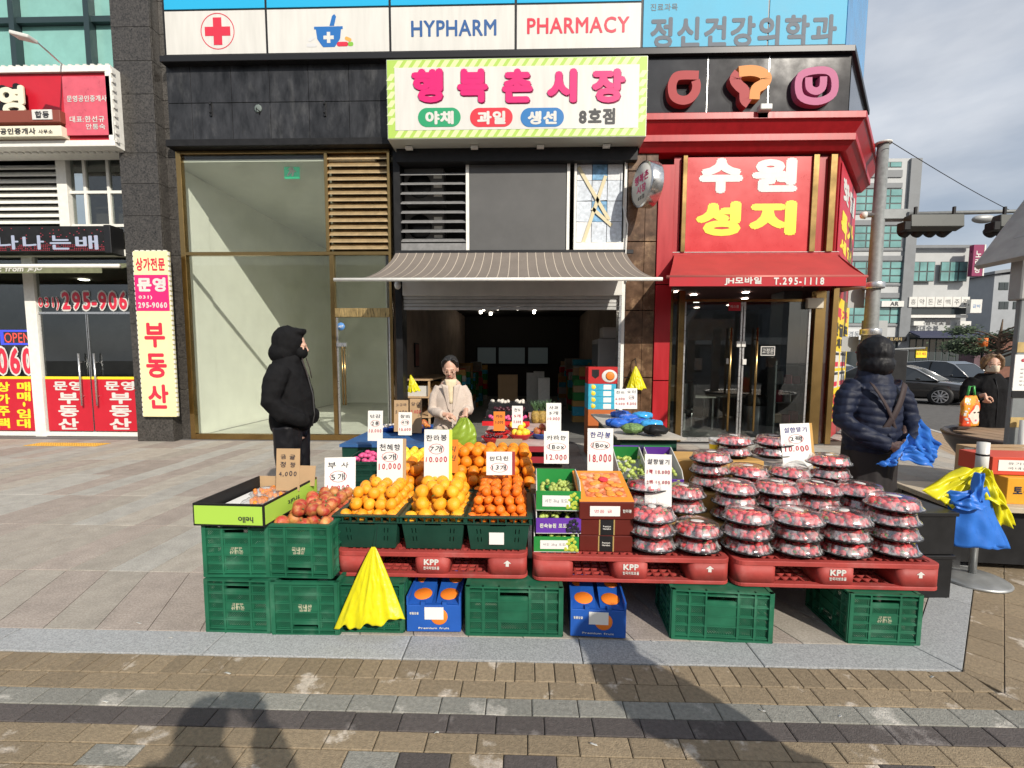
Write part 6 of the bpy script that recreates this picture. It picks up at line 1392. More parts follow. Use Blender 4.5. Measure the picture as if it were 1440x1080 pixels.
# trays, pineapples and boxes behind on the table
for i in range(3):
    t = thing('fruit_tray', (-.25, 6.0 + i * .45, TZ), 0, ('nearest', 'middle', 'farthest')[i] + ' black tray with a red lip on the centre table', 'tray', 'black trays on the centre table')
    MB().box(-.3, .3, 0, .4, 0, .07 + .07 * i).build('body', BLK, t, .004, local=True); MB().box(-.31, .31, -.012, -.001, 0, .06).build('red_lip', REDB, t, local=True)
    m_ = MB()
    for k in range(26): m_.ball((rs_.uniform(-.27, .27), rs_.uniform(.04, .36), .08 + .07 * i), .028, n=8, k=5)
    tag(m_.build('contents', (PINK, DKC, WHF)[i], t, local=True), kind='stuff')
PIN = PM('pineapple_skin', (.34, .22, .05), .6, nscale=40, namt=.5, bump=1., bscale=60); PLF = PM('pineapple_leaf', (.06, .12, .05), .6, oi=.2)
def pineapple(x, y, z, lb):
    t = thing('pineapple', (x, y, z), rs_.uniform(0, 6), lb, 'pineapple', 'pineapples standing on the centre table')
    MB().lathe([(.03, 0), (.055, .02), (.066, .08), (.06, .14), (.035, .17)], 14).build('body', PIN, t, local=True); m_ = MB()
    for k in range(26):
        a = k * 2.4; l_ = .17 * (1 - k / 50); o = .05 + .03 * (k % 3)
        b0, b1 = Vector((.015 * math.cos(a), .015 * math.sin(a), .165)), Vector((o * math.cos(a), o * math.sin(a), .165 + l_)); q = Vector((-math.sin(a), math.cos(a), 0)) * .009
        m_.add([b0 + q, b0 - q, (b0 + b1) / 2 - q * .8 + Vector((0, 0, .02)), b1, (b0 + b1) / 2 + q * .8 + Vector((0, 0, .02))], [(0, 1, 2, 3, 4)])
    m_.build('crown', PLF, t, thick=.001, local=True)
for px, lb in ((753, 'left pineapple on the centre table, beside the tall white card'), (762, 'second pineapple on the centre table'), (777, 'third pineapple standing behind the white card'), (785, 'rightmost pineapple on the centre table')):
    x, y = G(px, 595, TZ); pineapple(min(x, tx1 - .1), y, TZ, lb)
card(694, 579, 710, 606, 4.95, [('카라', .75, .18, .6, K_), ('3,000', .45, .15, .7, K_)], 'small orange price card above the red berry bowls', PM('orange_card', (.72, .20, .02), .7), 5)
card(720, 571, 735, 602, 5.2, [('천도', .82, .15, .6, K_), ('5개', .55, .14, .6, R_), ('5.000', .28, .13, .7, R_)] if '도' in GL else [], 'narrow white price card behind the apricot bowl', PAPER, 5)
card(768, 567, 789, 611, 4.9, [('사과', .85, .11, .6, K_), ('5개', .68, .11, .6, K_), ('10.000', .5, .10, .8, R_)], 'tall white price card at the right of the centre table', PAPER, 5)
# crates at the left with onions and melons, table behind
for px, yf, lb in ((513, 4.0, 'dark crate of pink radishes below a white price card'), (566, 3.9, 'dark crate of yellow melons in front of the blue bowls')):
    x = W(px, 640, yf)[0]; crate(crate1, px, yf, .31, lb, R(2), False); crate(crate1, px, yf, .0, lb.replace('dark crate of', 'crate stacked under the') .replace(' below a white price card', ' at the left').replace(' in front of the blue bowls', ' beside it'), R(1), False)
xm = W(566, 640, 3.9)[0]; heap('lemon', 'melon', .036, xm - .16, xm + .16, 3.92, 4.38, .57, 2, 'small yellow melon in the dark crate behind the left basket', 'melon', 'yellow melons in the dark crate', .9)
xr = W(513, 640, 4.0)[0]; m_ = MB()
for k in range(30): m_.ball((xr + rs_.uniform(-.15, .15), 4.02 + rs_.random() * .46, .6 + rs_.random() * .02), .03, .024, .022, n=9, k=6)
tag(m_.build('pink_radishes', PINK), 'pink radishes filling the dark crate at the left', 'radishes', kind='stuff')
card(517, 578, 538, 620, 4.3, [('단감', .82, .12, .7, K_), ('(2통)', .58, .13, .5, K_), ('10.000', .33, .12, .84, R_)] if '감' in GL and '통' in GL else [], 'white price card above the pink radishes', PAPER, 6)
card(560, 580, 579, 612, 4.25, [('참외', .82, .15, .7, K_), ('(4개)', .55, .15, .5, K_), ('10.000', .25, .14, .84, R_)], 'small white price card above the yellow melons', PAPER, 6)
sd = thing('side_table', (-1.6, 5.3, 0), 0, 'blue topped side table of vegetables left of the woman', 'table')
MB().box(-1.95, -.78, 4.75, 6.3, .60, .63).build('top', PM('tarp_blue', (.03, .10, .26), .5, nscale=4, namt=.3), sd); MB().box(-1.93, -.80, 4.77, 6.28, .0, .598).build('stored_crates', CRD, sd)
for px, py, c_, lb in ((548, 603, WHF, 'blue bowl of garlic at the left of the side table'), (575, 605, PM('ginger_tan', (.40, .28, .14), .7), 'blue bowl of ginger in the middle of the side table'), (590, 604, PM('carrot_orange', (.6, .2, .03), .6), 'blue bowl of carrots at the right of the side table')):
    x, y = G(px, py, .66); bowl(x, y, .631, BLUB, lb, fruit=c_, r=.16)
for k in range(9):
    x, y = G(rs_.uniform(590, 606), rs_.uniform(585, 598), .68); one_fruit('apple', 'onion', (min(x, -.82), min(y, 6.2), .672), 'reddish onion at the rear of the side table', 'onion', 'onions on the side table')
card(554, 563, 574, 607, 5.2, [('고구마', .85, .11, .75, K_), ('5.000', .62, .11, .8, K_)], 'left of two brown cardboard price cards on the side table', CARD, 5); card(576, 561, 593, 609, 5.3, [('당근', .85, .11, .7, K_), ('3.000', .62, .11, .8, R_)], 'right of two brown cardboard price cards on the side table', CARD, 5)
# right table with bagged greens
TY0 = 5.0
x0, x1 = W(868, 620, TY0)[0], W(966, 612, TY0)[0]; rt = thing('side_table', (1.6, 5.5, 0), 0, 'crate table with paper top and bagged greens by the brown pillar', 'table')
MB().add([(x0, TY0, .66), (x1, TY0, .66), (x1 - .3, 6.9, .70), (x0 - .02, 6.9, .70), (x0, TY0, .68), (x1, TY0, .68), (x1 - .3, 6.9, .72), (x0 - .02, 6.9, .72)], [(0, 3, 2, 1), (4, 5, 6, 7), (0, 1, 5, 4), (1, 2, 6, 5), (2, 3, 7, 6), (3, 0, 4, 7)]).build('paper_top', PM('kraft_top', (.42, .39, .34), .8, nscale=6, namt=.15), rt); MB().box(x0 + .05, x1 - .08, TY0 + .08, 6.6, 0, .65).build('stacked_crates', CRD, rt)
BB = PM('blue_film', (.02, .12, .55), .25, nscale=14, namt=.35, coat=.4); LB = PM('sky_film', (.04, .32, .68), .25, nscale=14, namt=.3, coat=.4); GRV = PM('leafy_green', (.14, .24, .08), .6, nscale=40, namt=.6, bump=1, bscale=50)
for i, (px, py, m_, lb) in enumerate(((868, 596, BB, 'first blue wrapped bag of greens on the right table'), (884, 590, BB, 'second blue wrapped bag of greens on the right table'), (899, 596, BB, 'third blue wrapped bag of greens, at the middle'), (890, 604, GRV, 'green leafy bundle in clear film on the right table'), (915, 598, LB, 'sky blue wrapped bag of greens toward the right'), (922, 606, BLK, 'black tray with sky blue film at the right table edge'), (873, 584, BB, 'rear blue wrapped bag of greens on the right table'), (903, 586, LB, 'rear sky blue bag of greens on the right table'))):
    x, y = G(px, py, .74); rr = random.Random(i); ph_ = [rr.uniform(0, 6) for _ in range(5)]; b_ = MB()
    b_.grid(lambda u, v: (x + (.13 + .02 * math.sin(7 * u * 6.28 + ph_[0])) * math.sin(math.pi * v) * math.cos(6.283 * u), y + .12 * math.sin(math.pi * v) * math.sin(6.283 * u), .70 + .055 - .055 * math.cos(math.pi * v) + .014 * math.sin(31 * u + 11 * v + ph_[1]) * math.sin(math.pi * v)), 28, 10)
    tag(b_.build('bag_of_greens', m_), lb, 'bagged greens', 'bagged greens on the right table')
card(864, 547, 880, 575, 6.3, [('진미', .82, .15, .7, K_), ('6.000', .5, .13, .8, R_), ('9.000', .25, .13, .8, R_)], 'left of two white price cards on the right table', PAPER, 5); card(880, 546, 896, 575, 6.3, [('오이', .82, .15, .7, K_), ('(2개)', .55, .13, .4, K_), ('8.000', .25, .15, .8, R_)], 'right of two white price cards on the right table', PAPER, 5)
# stack of cyan fruit cartons with a red gift carton on top
CY = PM('cyan_carton', (.04, .36, .52), .5, nscale=10, namt=.2, col2=(.5, .55, .2), c2s=9, c2lo=.6, c2hi=.66)
fx0, fx1 = W(827, 560, 7.2)[0], W(866, 560, 7.2)[0]; z = W(845, 576, 7.2)[1]
st2 = carton(fx0, fx1, 7.2, 7.6, .014, z, PM('orange_stool', (.45, .12, .03), .5), 'orange stand under the stacked cyan fruit cartons', False)
zt = W(845, 540, 7.2)[1]
for i in range(4):
    t = carton(fx0, fx1, 7.2, 7.6, z + (zt - z) * i / 4 + .002, z + (zt - z) * (i + 1) / 4, CY, ('lowest', 'second lowest', 'second highest', 'highest')[i] + ' cyan fruit carton of the stack by the pillar', False, 'fruit_carton', 'cyan fruit cartons')
    w_ = (fx1 - fx0) / 2; hz = (zt - z) / 4
    MB().lathe([(.035, 0), (.033, .002)], 14, M=Matrix.Translation((-w_ + .08, -.2005, hz / 2)) @ Matrix.Rotation(R(90), 4, 'X')).build('printed_fruit', LEM, t, local=True); MB().box(.02, .14, -.2022, -.2008, .012, hz - .014).build('shipping_label', PAPER, t, local=True)
zt2 = W(845, 516, 7.2)[1]
t = carton(fx0, fx1 + .02, 7.2, 7.6, zt + .003, zt2, PM('red_gift', (.42, .02, .02), .4), 'red fruit gift carton on top of the cyan cartons', False, 'fruit_carton')
MB().lathe([(.10, 0), (.095, .002)], 20, sx=1.2, M=Matrix.Translation((.10, -.2005, .12)) @ Matrix.Rotation(R(90), 4, 'X')).build('white_plate_print', WHT, t, local=True); MB().lathe([(.07, 0), (.05, .006), (.02, .01)], 16, M=Matrix.Translation((.11, -.2026, .12)) @ Matrix.Rotation(R(90), 4, 'X')).build('printed_fruit', ORD, t, local=True)
MB().prism([(-.17, .22), (-.06, .22), (-.06, .12), (-.115, .08), (-.17, .12)], 0, .002, M=FR(-.2003)).build('black_crest', BLK, t, local=True)
# yellow bag on the pillar hook
tx_, tz_ = W(894, 515, D - .15); ba = W(879, 550, D - .15); bb = W(910, 546, D - .15)
bag_cone('plastic_bag', (tx_, D - .14, tz_), ((ba[0], ba[1]), (bb[0], bb[1])), YBAG, 'yellow plastic bag hanging on the brown stone pillar', seed=8, fold=.008, belly=.09)
hk = MB().tube([(tx_, D - .03, tz_ + .12), (tx_, D - .1, tz_ + .14), (tx_, D - .15, tz_ + .06), (tx_ + .01, D - .14, tz_)], .007, 6).build('wall_hook', BLKM); tag(hk, 'thin wire hook on the brown pillar holding the yellow bag', 'hook')
tx_, tz_ = W(577, 527, 8.7); ba = W(573, 552, 8.7); bb = W(592, 549, 8.7)
bag_cone('plastic_bag', (tx_, 8.7, tz_), ((ba[0], ba[1]), (bb[0], bb[1])), YBAG, 'yellow green bag hanging inside the market doorway at left', seed=11, fold=.008, belly=.06)
# ---- inside the market
mi_ = thing('market_interior', (-.3, 13, 0), 0, 'deep dark interior of the fruit market', 'interior')
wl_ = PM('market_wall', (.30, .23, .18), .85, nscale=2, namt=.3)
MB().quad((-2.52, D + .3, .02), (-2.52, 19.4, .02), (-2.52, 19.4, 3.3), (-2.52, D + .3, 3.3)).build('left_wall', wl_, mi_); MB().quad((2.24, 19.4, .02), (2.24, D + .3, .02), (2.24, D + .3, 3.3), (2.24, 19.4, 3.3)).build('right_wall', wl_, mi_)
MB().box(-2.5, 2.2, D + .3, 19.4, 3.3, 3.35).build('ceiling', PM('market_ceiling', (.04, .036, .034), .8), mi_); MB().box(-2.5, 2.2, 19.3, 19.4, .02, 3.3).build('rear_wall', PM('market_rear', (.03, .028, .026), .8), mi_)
BWIN = PM('rear_window', (.10, .12, .12), .4, emis=(.50, .60, .60), es=.030)  # faint glow put into the panes for the dim daylight behind them
for a, b in ((-2.0, -1.2), (-1.12, .0), (.1, .95)):
    w0 = MB().box(a, b, 19.26, 19.29, 1.35, 2.05).build('rear_window', BWIN, mi_)
    frame_mb(MB(), (a - .03, b + .03, 1.32, 2.08), 19.22, .06, .05).build('window_frame', BLK, w0)
for px, py in ((680, 437), (690, 443), (700, 436), (728, 436), (752, 437), (751, 441), (676, 441)):
    zc_ = 3.2; X_, Y_, Z_ = ray(px, py); t_ = (zc_ - H) / Z_
    MB().lathe([(.05, zc_ + .1), (.05, zc_ + .02), (.035, zc_)], 10, M=Matrix.Translation((max(-2.3, min(2, X_ * t_)), min(18.5, Y_ * t_), 0))).build('spot_lamp', LMP, mi_)
fr = thing('display_fridge', (1.85, 9.6, .014), 0, 'tall grey fridge just inside the market at the right', 'fridge')
MB().box(-.35, .33, 0, .9, 0, 1.95).build('body', PM('fridge_grey', (.33, .32, .31), .5, nscale=3, namt=.1), fr, .01, local=True); MB().box(-.352, -.34, .04, .86, .1, 1.85).build('door', PM('fridge_door', (.12, .12, .13), .3), fr, .004, local=True); MB().tube([(-.38, .1, .7), (-.38, .1, 1.4)], .012, 8).build('handle', SILV, fr, local=True)
carton(1.6, 2.05, 9.65, 10.1, 1.97, 2.2, PM('white_box', (.5, .47, .44), .7), 'white carton lying on top of the fridge', False)
for i, (px, py, Y) in enumerate(((708, 540, 12.5), (720, 540, 12.5), (758, 535, 13), (748, 537, 13), (765, 545, 12))):
    x, z = W(px, py, Y); carton(x - .15, x + .15, Y, Y + .3, .02, z + .25, CARD if i < 2 else WFR, ('left brown', 'right brown', 'tall pale', 'short pale', 'front pale')[i] + ' carton stacked deep inside the market', False, group='cartons deep inside the market')
for i, (y, z0) in enumerate(((9.3, 1.2), (10.6, 1.35))):
    t = thing('wall_poster', (-2.5, y, z0), 0, ('near', 'far')[i] + ' dark framed poster on the left market wall', 'poster', 'posters on the market wall')
    MB().box(0, .02, -.2, .2, 0, .75 - .2 * i).build('frame', BLK, t, local=True); MB().box(.021, .023, -.17, .17, .03, .72 - .2 * i).build('print', PM('poster_print', (.20, .06, .05), .6, nscale=6, namt=.7), t, local=True)
sh_ = thing('stock_shelf', (-2.15, 10, 0), 0, 'low wooden stock shelf along the left market wall', 'shelf')
for z in (.35, .75, 1.1): MB().box(-2.5, -1.9, 9.2, 12.5, z, z + .03).build('board', CARD, sh_)
for y in (9.22, 10.8, 12.4): MB().box(-1.95, -1.91, y, y + .04, .02, 1.13).build('upright', CARD, sh_)
for k in range(10): MB().box(-2.4, -2.0, 9.3 + k * .3, 9.52 + k * .3, .78, .9 + .1 * rs_.random()).build('stock_box', rs_.choice([CARD, CARDO, WHC]), sh_)

rq = random.Random(31)
for i in range(26):      # stock piled along both sides deep in the market
    side = -1 if i % 2 else 1; y = 11.2 + i * .26; x = (-1.75 if side < 0 else 1.5) + rq.uniform(-.15, .15); w = rq.uniform(.18, .3); h = rq.uniform(.7, 1.45)
    t = thing('stock_pile', (x, y, .014), rq.uniform(-.1, .1), f'{("left", "right")[side > 0]} side pile of stock boxes in the dark market, {["nearest", "second", "third", "fourth", "fifth", "sixth", "seventh", "eighth", "ninth", "tenth", "eleventh", "twelfth", "farthest"][i // 2]} from the door', 'stock boxes', 'stock piles inside the market'); z = 0
    while z < h: k = rq.uniform(.14, .26); MB().box(-w + rq.uniform(0, .03), w, 0, .22, z, z + k - .006).build('stock_box', rq.choice([CARD, CARDO, WHC, GRC, REDB, CY]), t, .004, local=True); z += k
# ================================================================== people
def remesh(mb, name, mat, parent, voxel=.01, smooth=6, wr=None, M=None):
    """grow one continuous skin over overlapping limbs, then crease it"""
    o = link(bpy.data.objects.new(name, mb.mesh(name, mat)))
    m = o.modifiers.new('skin', 'REMESH'); m.mode = 'VOXEL'; m.voxel_size = voxel; m.use_smooth_shade = True
    s = o.modifiers.new('soft', 'SMOOTH'); s.factor = .5; s.iterations = smooth
    dg = bpy.context.evaluated_depsgraph_get(); me = bpy.data.meshes.new_from_object(o.evaluated_get(dg)); old = o.data; bpy.data.objects.remove(o); bpy.data.meshes.remove(old)
    me.materials.clear(); me.materials.append(mat); me.name = name
    if wr:
        me.update(); nn = [Vector(v.normal) for v in me.vertices]
        for v, n in zip(me.vertices, nn): v.co += n * wr(v.co)
    for p in me.polygons: p.use_smooth = True
    return put(name, me, parent, local=True)
def limb(mb, pts, rad, n=14, flat=1.): return mb.tube(pts, rad, n, flat=flat)
def rings(mb, lst, n=24, bend=0.):
    """loft of elliptical rings (cx, cy, z, rx, ry)"""
    v = []; f = []
    for cx, cy, z, rx, ry in lst:
        for i in range(n):
            a = 6.283185 * i / n; v.append((cx + rx * math.cos(a), cy + ry * math.sin(a), z))
    for k in range(len(lst) - 1):
        for i in range(n): j = (i + 1) % n; f.append((k * n + i, k * n + j, (k + 1) * n + j, (k + 1) * n + i))
    f.append(tuple(range(n))[::-1]); q = (len(lst) - 1) * n; f.append(tuple(range(q, q + n))); mb.add(v, f, 0, None, True); return mb
def folds(amp, sc, seed=0., stretch=(1, 1, .6)):
    def w(p):
        q = Vector((p.x * sc * stretch[0] + seed, p.y * sc * stretch[1], p.z * sc * stretch[2] + seed * 2))
        return amp * (1 - 2 * abs(mnoise.noise(q))) + amp * .5 * mnoise.noise(q * 2.7)
    return w
def head_mb(mb, c, tilt=0., turn=0., s=1.):
    """head facing -y about the neck point c"""
    M = Matrix.Translation(c) @ Matrix.Rotation(turn, 4, 'Z') @ Matrix.Rotation(tilt, 4, 'X') @ Matrix.Scale(s, 4)
    mb.ball((0, .010, .135), .076, .094, .100, 18, 12, M=M); mb.ball((0, -.025, .075), .058, .064, .070, 16, 10, M=M); mb.ball((0, -.055, .042), .032, .030, .026, 12, 8, M=M)
    mb.ball((0, -.082, .120), .055, .014, .018, 12, 8, M=M)
    mb.tube([(0, -.084, .118), (0, -.098, .095), (0, -.104, .078), (0, -.088, .068)], [.008, .011, .014, .010], 8, M=M)
    for s_ in (-1, 1): mb.ball((.020 * s_ * 2, -.074, .085), .018, .014, .018, 10, 7, M=M); mb.ball((.078 * s_, .012, .10), .010, .020, .032, 10, 8, M=M)
    mb.tube([(0, .018, .06), (0, .025, -.06)], [.052, .058], 14, M=M)
    return M
def hand_mb(mb, M, curl=.5, thumb=1):
    """hand in frame M: wrist at the origin, fingers along -z, palm facing -y, thumb toward +x*thumb"""
    mb.tube([(0, 0, .02), (0, 0, -.01), (0, -.002, -.045), (0, -.004, -.085)], [.027, .030, .040, .040], 12, M=M, flat=.45)
    for i, (x, l_) in enumerate(((.030, .068), (.010, .076), (-.010, .071), (-.029, .056))):
        x *= thumb; a = curl * (1 + .12 * i); p = Vector((x, -.004, -.082)); pts = [p]; ang = 0.
        for k, fr in enumerate((.45, .32, .23)):
            ang += a; p = p + Vector((x * .05, -math.sin(ang) * l_ * fr, -math.cos(ang) * l_ * fr)); pts.append(p)
        mb.tube(pts, [.0095, .009, .0083, .007], 8, M=M)
    mb.tube([(.028 * thumb, -.004, -.025), (.052 * thumb, -.016, -.050), (.058 * thumb, -.032, -.074), (.054 * thumb, -.044, -.092)], [.014, .0115, .010, .008], 8, M=M)
def aim(origin, dirv, palm):
    """frame whose -z runs along dirv with -y near palm"""
    z = -Vector(dirv).normalized(); y = -Vector(palm); y = (y - z * y.dot(z)).normalized(); x = y.cross(z)
    return Matrix(((x.x, y.x, z.x, origin[0]), (x.y, y.y, z.y, origin[1]), (x.z, y.z, z.z, origin[2]), (0, 0, 0, 1)))
SKIN = PM('skin', (.56, .34, .25), .5, sss=.12, nscale=12, namt=.06)
HAIRB = PM('hair_black', (.012, .011, .011), .4, nscale=60, namt=.5, stretch=(6, 6, 1), bump=.5, bscale=90); HAIRT = PM('hair_brown', (.16, .10, .055), .5, nscale=60, namt=.4, bump=.5, bscale=90)
CBLK = PM('black_cloth', (.009, .009, .010), .8, nscale=25, namt=.3, bump=.3, bscale=220, spec=.12); CBLN = PM('black_nylon', (.008, .008, .010), .5, nscale=18, namt=.3, bump=.15, bscale=120, spec=.25); NAVY = PM('navy_nylon', (.010, .014, .032), .55, spec=.25, nscale=20, namt=.25, bump=.15, bscale=150)
WOOL = PM('beige_wool', (.50, .42, .36), .9, nscale=90, namt=.12, bump=.35, bscale=260); BRWN = PM('brown_strap', (.035, .022, .022), .7); SHOE = PM('shoe_black', (.02, .02, .02), .4)
EYE = PM('eye_dark', (.02, .015, .012), .2); LIP = PM('lip', (.42, .13, .11), .5)
def legs(mb, hip=.88, foot=.06, dx=.095, step=0., r=(.092, .07, .055, .045)):
    for s in (-1, 1): limb(mb, [(dx * s, 0, hip), (dx * s, -.01 + step * s * .4, hip * .56), (dx * s * .98, .01 + step * s, .12), (dx * s, step * s, foot)], list(r))
def shoes(t, dx=.095, step=0., L=.26):
    for s in (-1, 1):
        MB().tube([(dx * s, .06 + step * s, .045), (dx * s, -.02 + step * s, .05), (dx * s, -.11 + step * s, .038), (dx * s, -.17 + step * s, .028)], [.042, .045, .044, .028], 12, flat=.85).box(dx * s - .044, dx * s + .044, -.185 + step * s, .10 + step * s, .0, .016).build('shoe', SHOE, t, local=True)
# ---- man in black hooded jacket, seen from his right side
x, y = W(408, 560, 3.85)[0], 3.85
mn = thing('person', (x, y, .0), R(98), 'person in black hooded jacket and black trousers, hands in pockets', 'person')
b = MB(); head_mb(b, (0, -.045, 1.52), .05, .12, 1.0); rings(b, [(0, 0, .84, .15, .10), (0, 0, 1.05, .15, .11), (0, 0, 1.3, .17, .11), (0, 0, 1.47, .12, .08), (0, 0, 1.52, .05, .05)]); legs(b)
for s in (-1, 1): limb(b, [(.18 * s, 0, 1.43), (.25 * s, .05, 1.17), (.145 * s, -.10, 1.035)], [.05, .042, .034]); hand_mb(b, aim((.14 * s, -.09, 1.04), (-.9 * s, .35, .1), (0, 1, 0)), .5, s)
remesh(b, 'body', SKIN, mn, .008, 3)
j = MB(); rings(j, [(0, .0, .93, .185, .15), (0, 0, .955, .19, .155), (0, -.015, 1.05, .205, .175), (0, -.012, 1.22, .21, .17), (0, .01, 1.38, .205, .15), (0, .015, 1.47, .15, .115), (0, .0, 1.55, .092, .095)])
for s in (-1, 1): limb(j, [(.165 * s, .01, 1.44), (.235 * s, .03, 1.34), (.268 * s, .055, 1.18), (.245 * s, -.03, 1.08), (.17 * s, -.125, 1.03), (.11 * s, -.14, 1.0)], [.082, .085, .074, .068, .060, .056])
jk = remesh(j, 'jacket', CBLK, mn, .010, 5, folds(.007, 9., 1.3, (1, 1, .9)))
MB().box(-.003, .003, -.05, .05, -.05, .05, M=Matrix.Translation((-.293, .035, 1.29)) @ Matrix.Rotation(R(12), 4, 'Y')).build('sleeve_patch', CBLN, jk, local=True)
MB().tube([(0, -.172, .95), (0, -.193, 1.05), (0, -.186, 1.22), (0, -.145, 1.40), (0, -.10, 1.53)], .006, 6).build('zip', PM('zip_grey', (.05, .05, .05), .4), jk, local=True)
for s in (-1, 1): MB().tube([(.05 * s, -.125, 1.53), (.055 * s, -.150, 1.44), (.05 * s, -.165, 1.36)], .004, 6).build('drawstring', BRWN, jk, local=True)
hm = MB(); rings(hm, [(0, 0, .915, .178, .142), (0, 0, .965, .186, .15)]); remesh(hm, 'waistband', CBLN, mn, .010, 3, folds(.003, 26., 3., (1, 1, .2)))
hd = MB(); hd.ball((0, .0, 1.665), .118, .125, .135, 18, 12); hd.ball((0, .035, 1.575), .122, .118, .10, 18, 12); limb(hd, [(0, -.04, 1.735), (0, -.135, 1.755)], [.085, .055], flat=.45)
remesh(hd, 'hood', CBLK, mn, .010, 5, folds(.006, 14., 4.))
MB().ball((0, -.098, 1.580), .064, .058, .060, 16, 10).build('mask', CBLK, mn, local=True)
tr = MB(); legs(tr, .97, .04, .10, .0, (.115, .095, .078, .075)); tr.ball((0, 0, .93), .165, .13, .11); remesh(tr, 'trousers', CBLN, mn, .010, 5, folds(.007, 10., 7.)); shoes(mn, .10)
# ---- woman in beige coat
x, y = W(634, 560, 4.75)[0], 4.75
wm = thing('person', (x, y, 0), R(10), 'person in long beige wool coat and glasses holding a green bag', 'person'); sc = .90
wm.matrix_basis = Matrix.Translation((x, y, 0)) @ Matrix.Rotation(R(10), 4, 'Z') @ Matrix.Scale(sc, 4); PW[wm.name] = wm.matrix_basis.copy()
b = MB(); HMx = head_mb(b, (0, -.03, 1.475), .26, -.12, 1.06); rings(b, [(0, 0, .84, .15, .10), (0, 0, 1.05, .13, .10), (0, 0, 1.3, .15, .10), (0, 0, 1.43, .11, .075), (0, 0, 1.48, .05, .05)]); legs(b, .88, .06, .085, 0, (.085, .06, .045, .04))
HL, HR = Vector((.155, -.28, 1.14)), Vector((-.01, -.29, 1.09))      # her left hand holds the bag up, the right reaches across to it
limb(b, [(.13, 0, 1.37), (.2, -.05, 1.12), HL], [.042, .034, .026]); limb(b, [(-.13, 0, 1.37), (-.205, -.03, 1.10), HR + Vector((-.06, .03, .0))], [.046, .038, .026])
hand_mb(b, aim(HL, (-.1, -.35, -.55), (-.5, .3, -.4)), .75, -1); hand_mb(b, aim(HR + Vector((-.06, .03, 0)), (.8, -.25, -.15), (0, .3, -1)), .35, 1)
remesh(b, 'body', SKIN, wm, .007, 2)
c = MB(); rings(c, [(0, .0, .56, .235, .18), (0, .0, .60, .235, .18), (0, 0, .85, .215, .165), (0, 0, 1.08, .175, .14), (0, 0, 1.26, .175, .135), (0, .01, 1.36, .155, .115), (0, .015, 1.42, .10, .085)])
limb(c, [(.125, .01, 1.375), (.175, .0, 1.28), (.205, -.04, 1.12), (.185, -.16, 1.12), (HL.x + .005, -.235, 1.135)], [.060, .062, .057, .052, .046]); limb(c, [(-.125, .01, 1.375), (-.175, .0, 1.28), (-.210, -.02, 1.11), (-.155, -.15, 1.095), (-.085, -.245, 1.092)], [.060, .062, .057, .052, .046])
ct_ = remesh(c, 'coat', WOOL, wm, .010, 5, folds(.006, 7., 2.2, (1.3, 1.3, .5)))
for s in (-1, 1):      # lapels, collar, pocket flap, buttons
    MB().grid(lambda u, v: (s * (.012 + .075 * u * (1 - .75 * (1 - v)) + .02 * v), -.142 - .004 * v + .02 * u * v + .004 * u - .004, 1.10 + .30 * v + .02 * u), 4, 8).build('lapel', WOOL, ct_, thick=.007, local=True)
    MB().grid(lambda u, v: (s * (.03 + .07 * u), -.115 + .10 * u, 1.41 + .05 * v - .02 * u), 5, 3).build('collar', WOOL, ct_, thick=.009, local=True)
    MB().cbox((.10 * s, -.158, .93), (.12, .010, .035)).build('pocket_flap', WOOL, ct_, .003, local=True)
for z in (1.06, .93, .80): MB().lathe([(.013, 0), (.012, .006)], 12, M=Matrix.Translation((.015, -.158, z)) @ Matrix.Rotation(R(90), 4, 'X')).build('button', PM('button_taupe', (.25, .2, .16), .4), ct_, local=True)
MB().grid(lambda u, v: ((u - .5) * (.035 + .10 * v), -.128 - .016 * math.cos((u - .5) * 2.6) + .028 * v, 1.20 + .27 * v), 8, 8).build('scarf', PM('cream_scarf', (.60, .50, .34), .8, nscale=30, namt=.15), wm, thick=.012, local=True)
h = MB(); h.ball((0, .030, .155), .088, .098, .095, 18, 12, M=HMx); h.ball((0, .095, .105), .058, .05, .06, 12, 8, M=HMx)
for s in (-1, 1): h.tube([(.03 * s, -.060, .232), (.068 * s, -.045, .195), (.080 * s, .0, .135)], [.020, .020, .016], 8, M=HMx)
remesh(h, 'hair', HAIRB, wm, .007, 2, folds(.003, 30., 1., (1.5, 1, .4)))
for s in (-1, 1):
    gl = MB(); gl.add([(.033 * s + .026 * k * math.cos(a), -.108, .098 + .021 * k * math.sin(a)) for k in (1, .88) for a in [6.283 * i / 20 for i in range(20)]], [(i, (i + 1) % 20, 20 + (i + 1) % 20, 20 + i) for i in range(20)], M=HMx).tube([(.059 * s, -.106, .102), (.078 * s, .0, .108)], .0016, 5, M=HMx).build('glasses_rim', PM('glasses_gold', (.50, .36, .28), .4, .1), wm, thick=.0012, local=True)
    MB().ball((.030 * s, -.088, .098), .011, .006, .0035, 10, 6, M=HMx).build('eye', EYE, wm, local=True); MB().tube([(.014 * s, -.096, .125), (.045 * s, -.088, .126)], .003, 6, M=HMx).build('eyebrow', HAIRB, wm, local=True)
MB().ball((0, -.091, .050), .018, .006, .006, 10, 6, M=HMx).build('mouth', LIP, wm, local=True)
tr = MB(); legs(tr, .80, .05, .085, 0, (.09, .075, .06, .055)); remesh(tr, 'trousers', CBLK, wm, .012, 3); shoes(wm, .085)
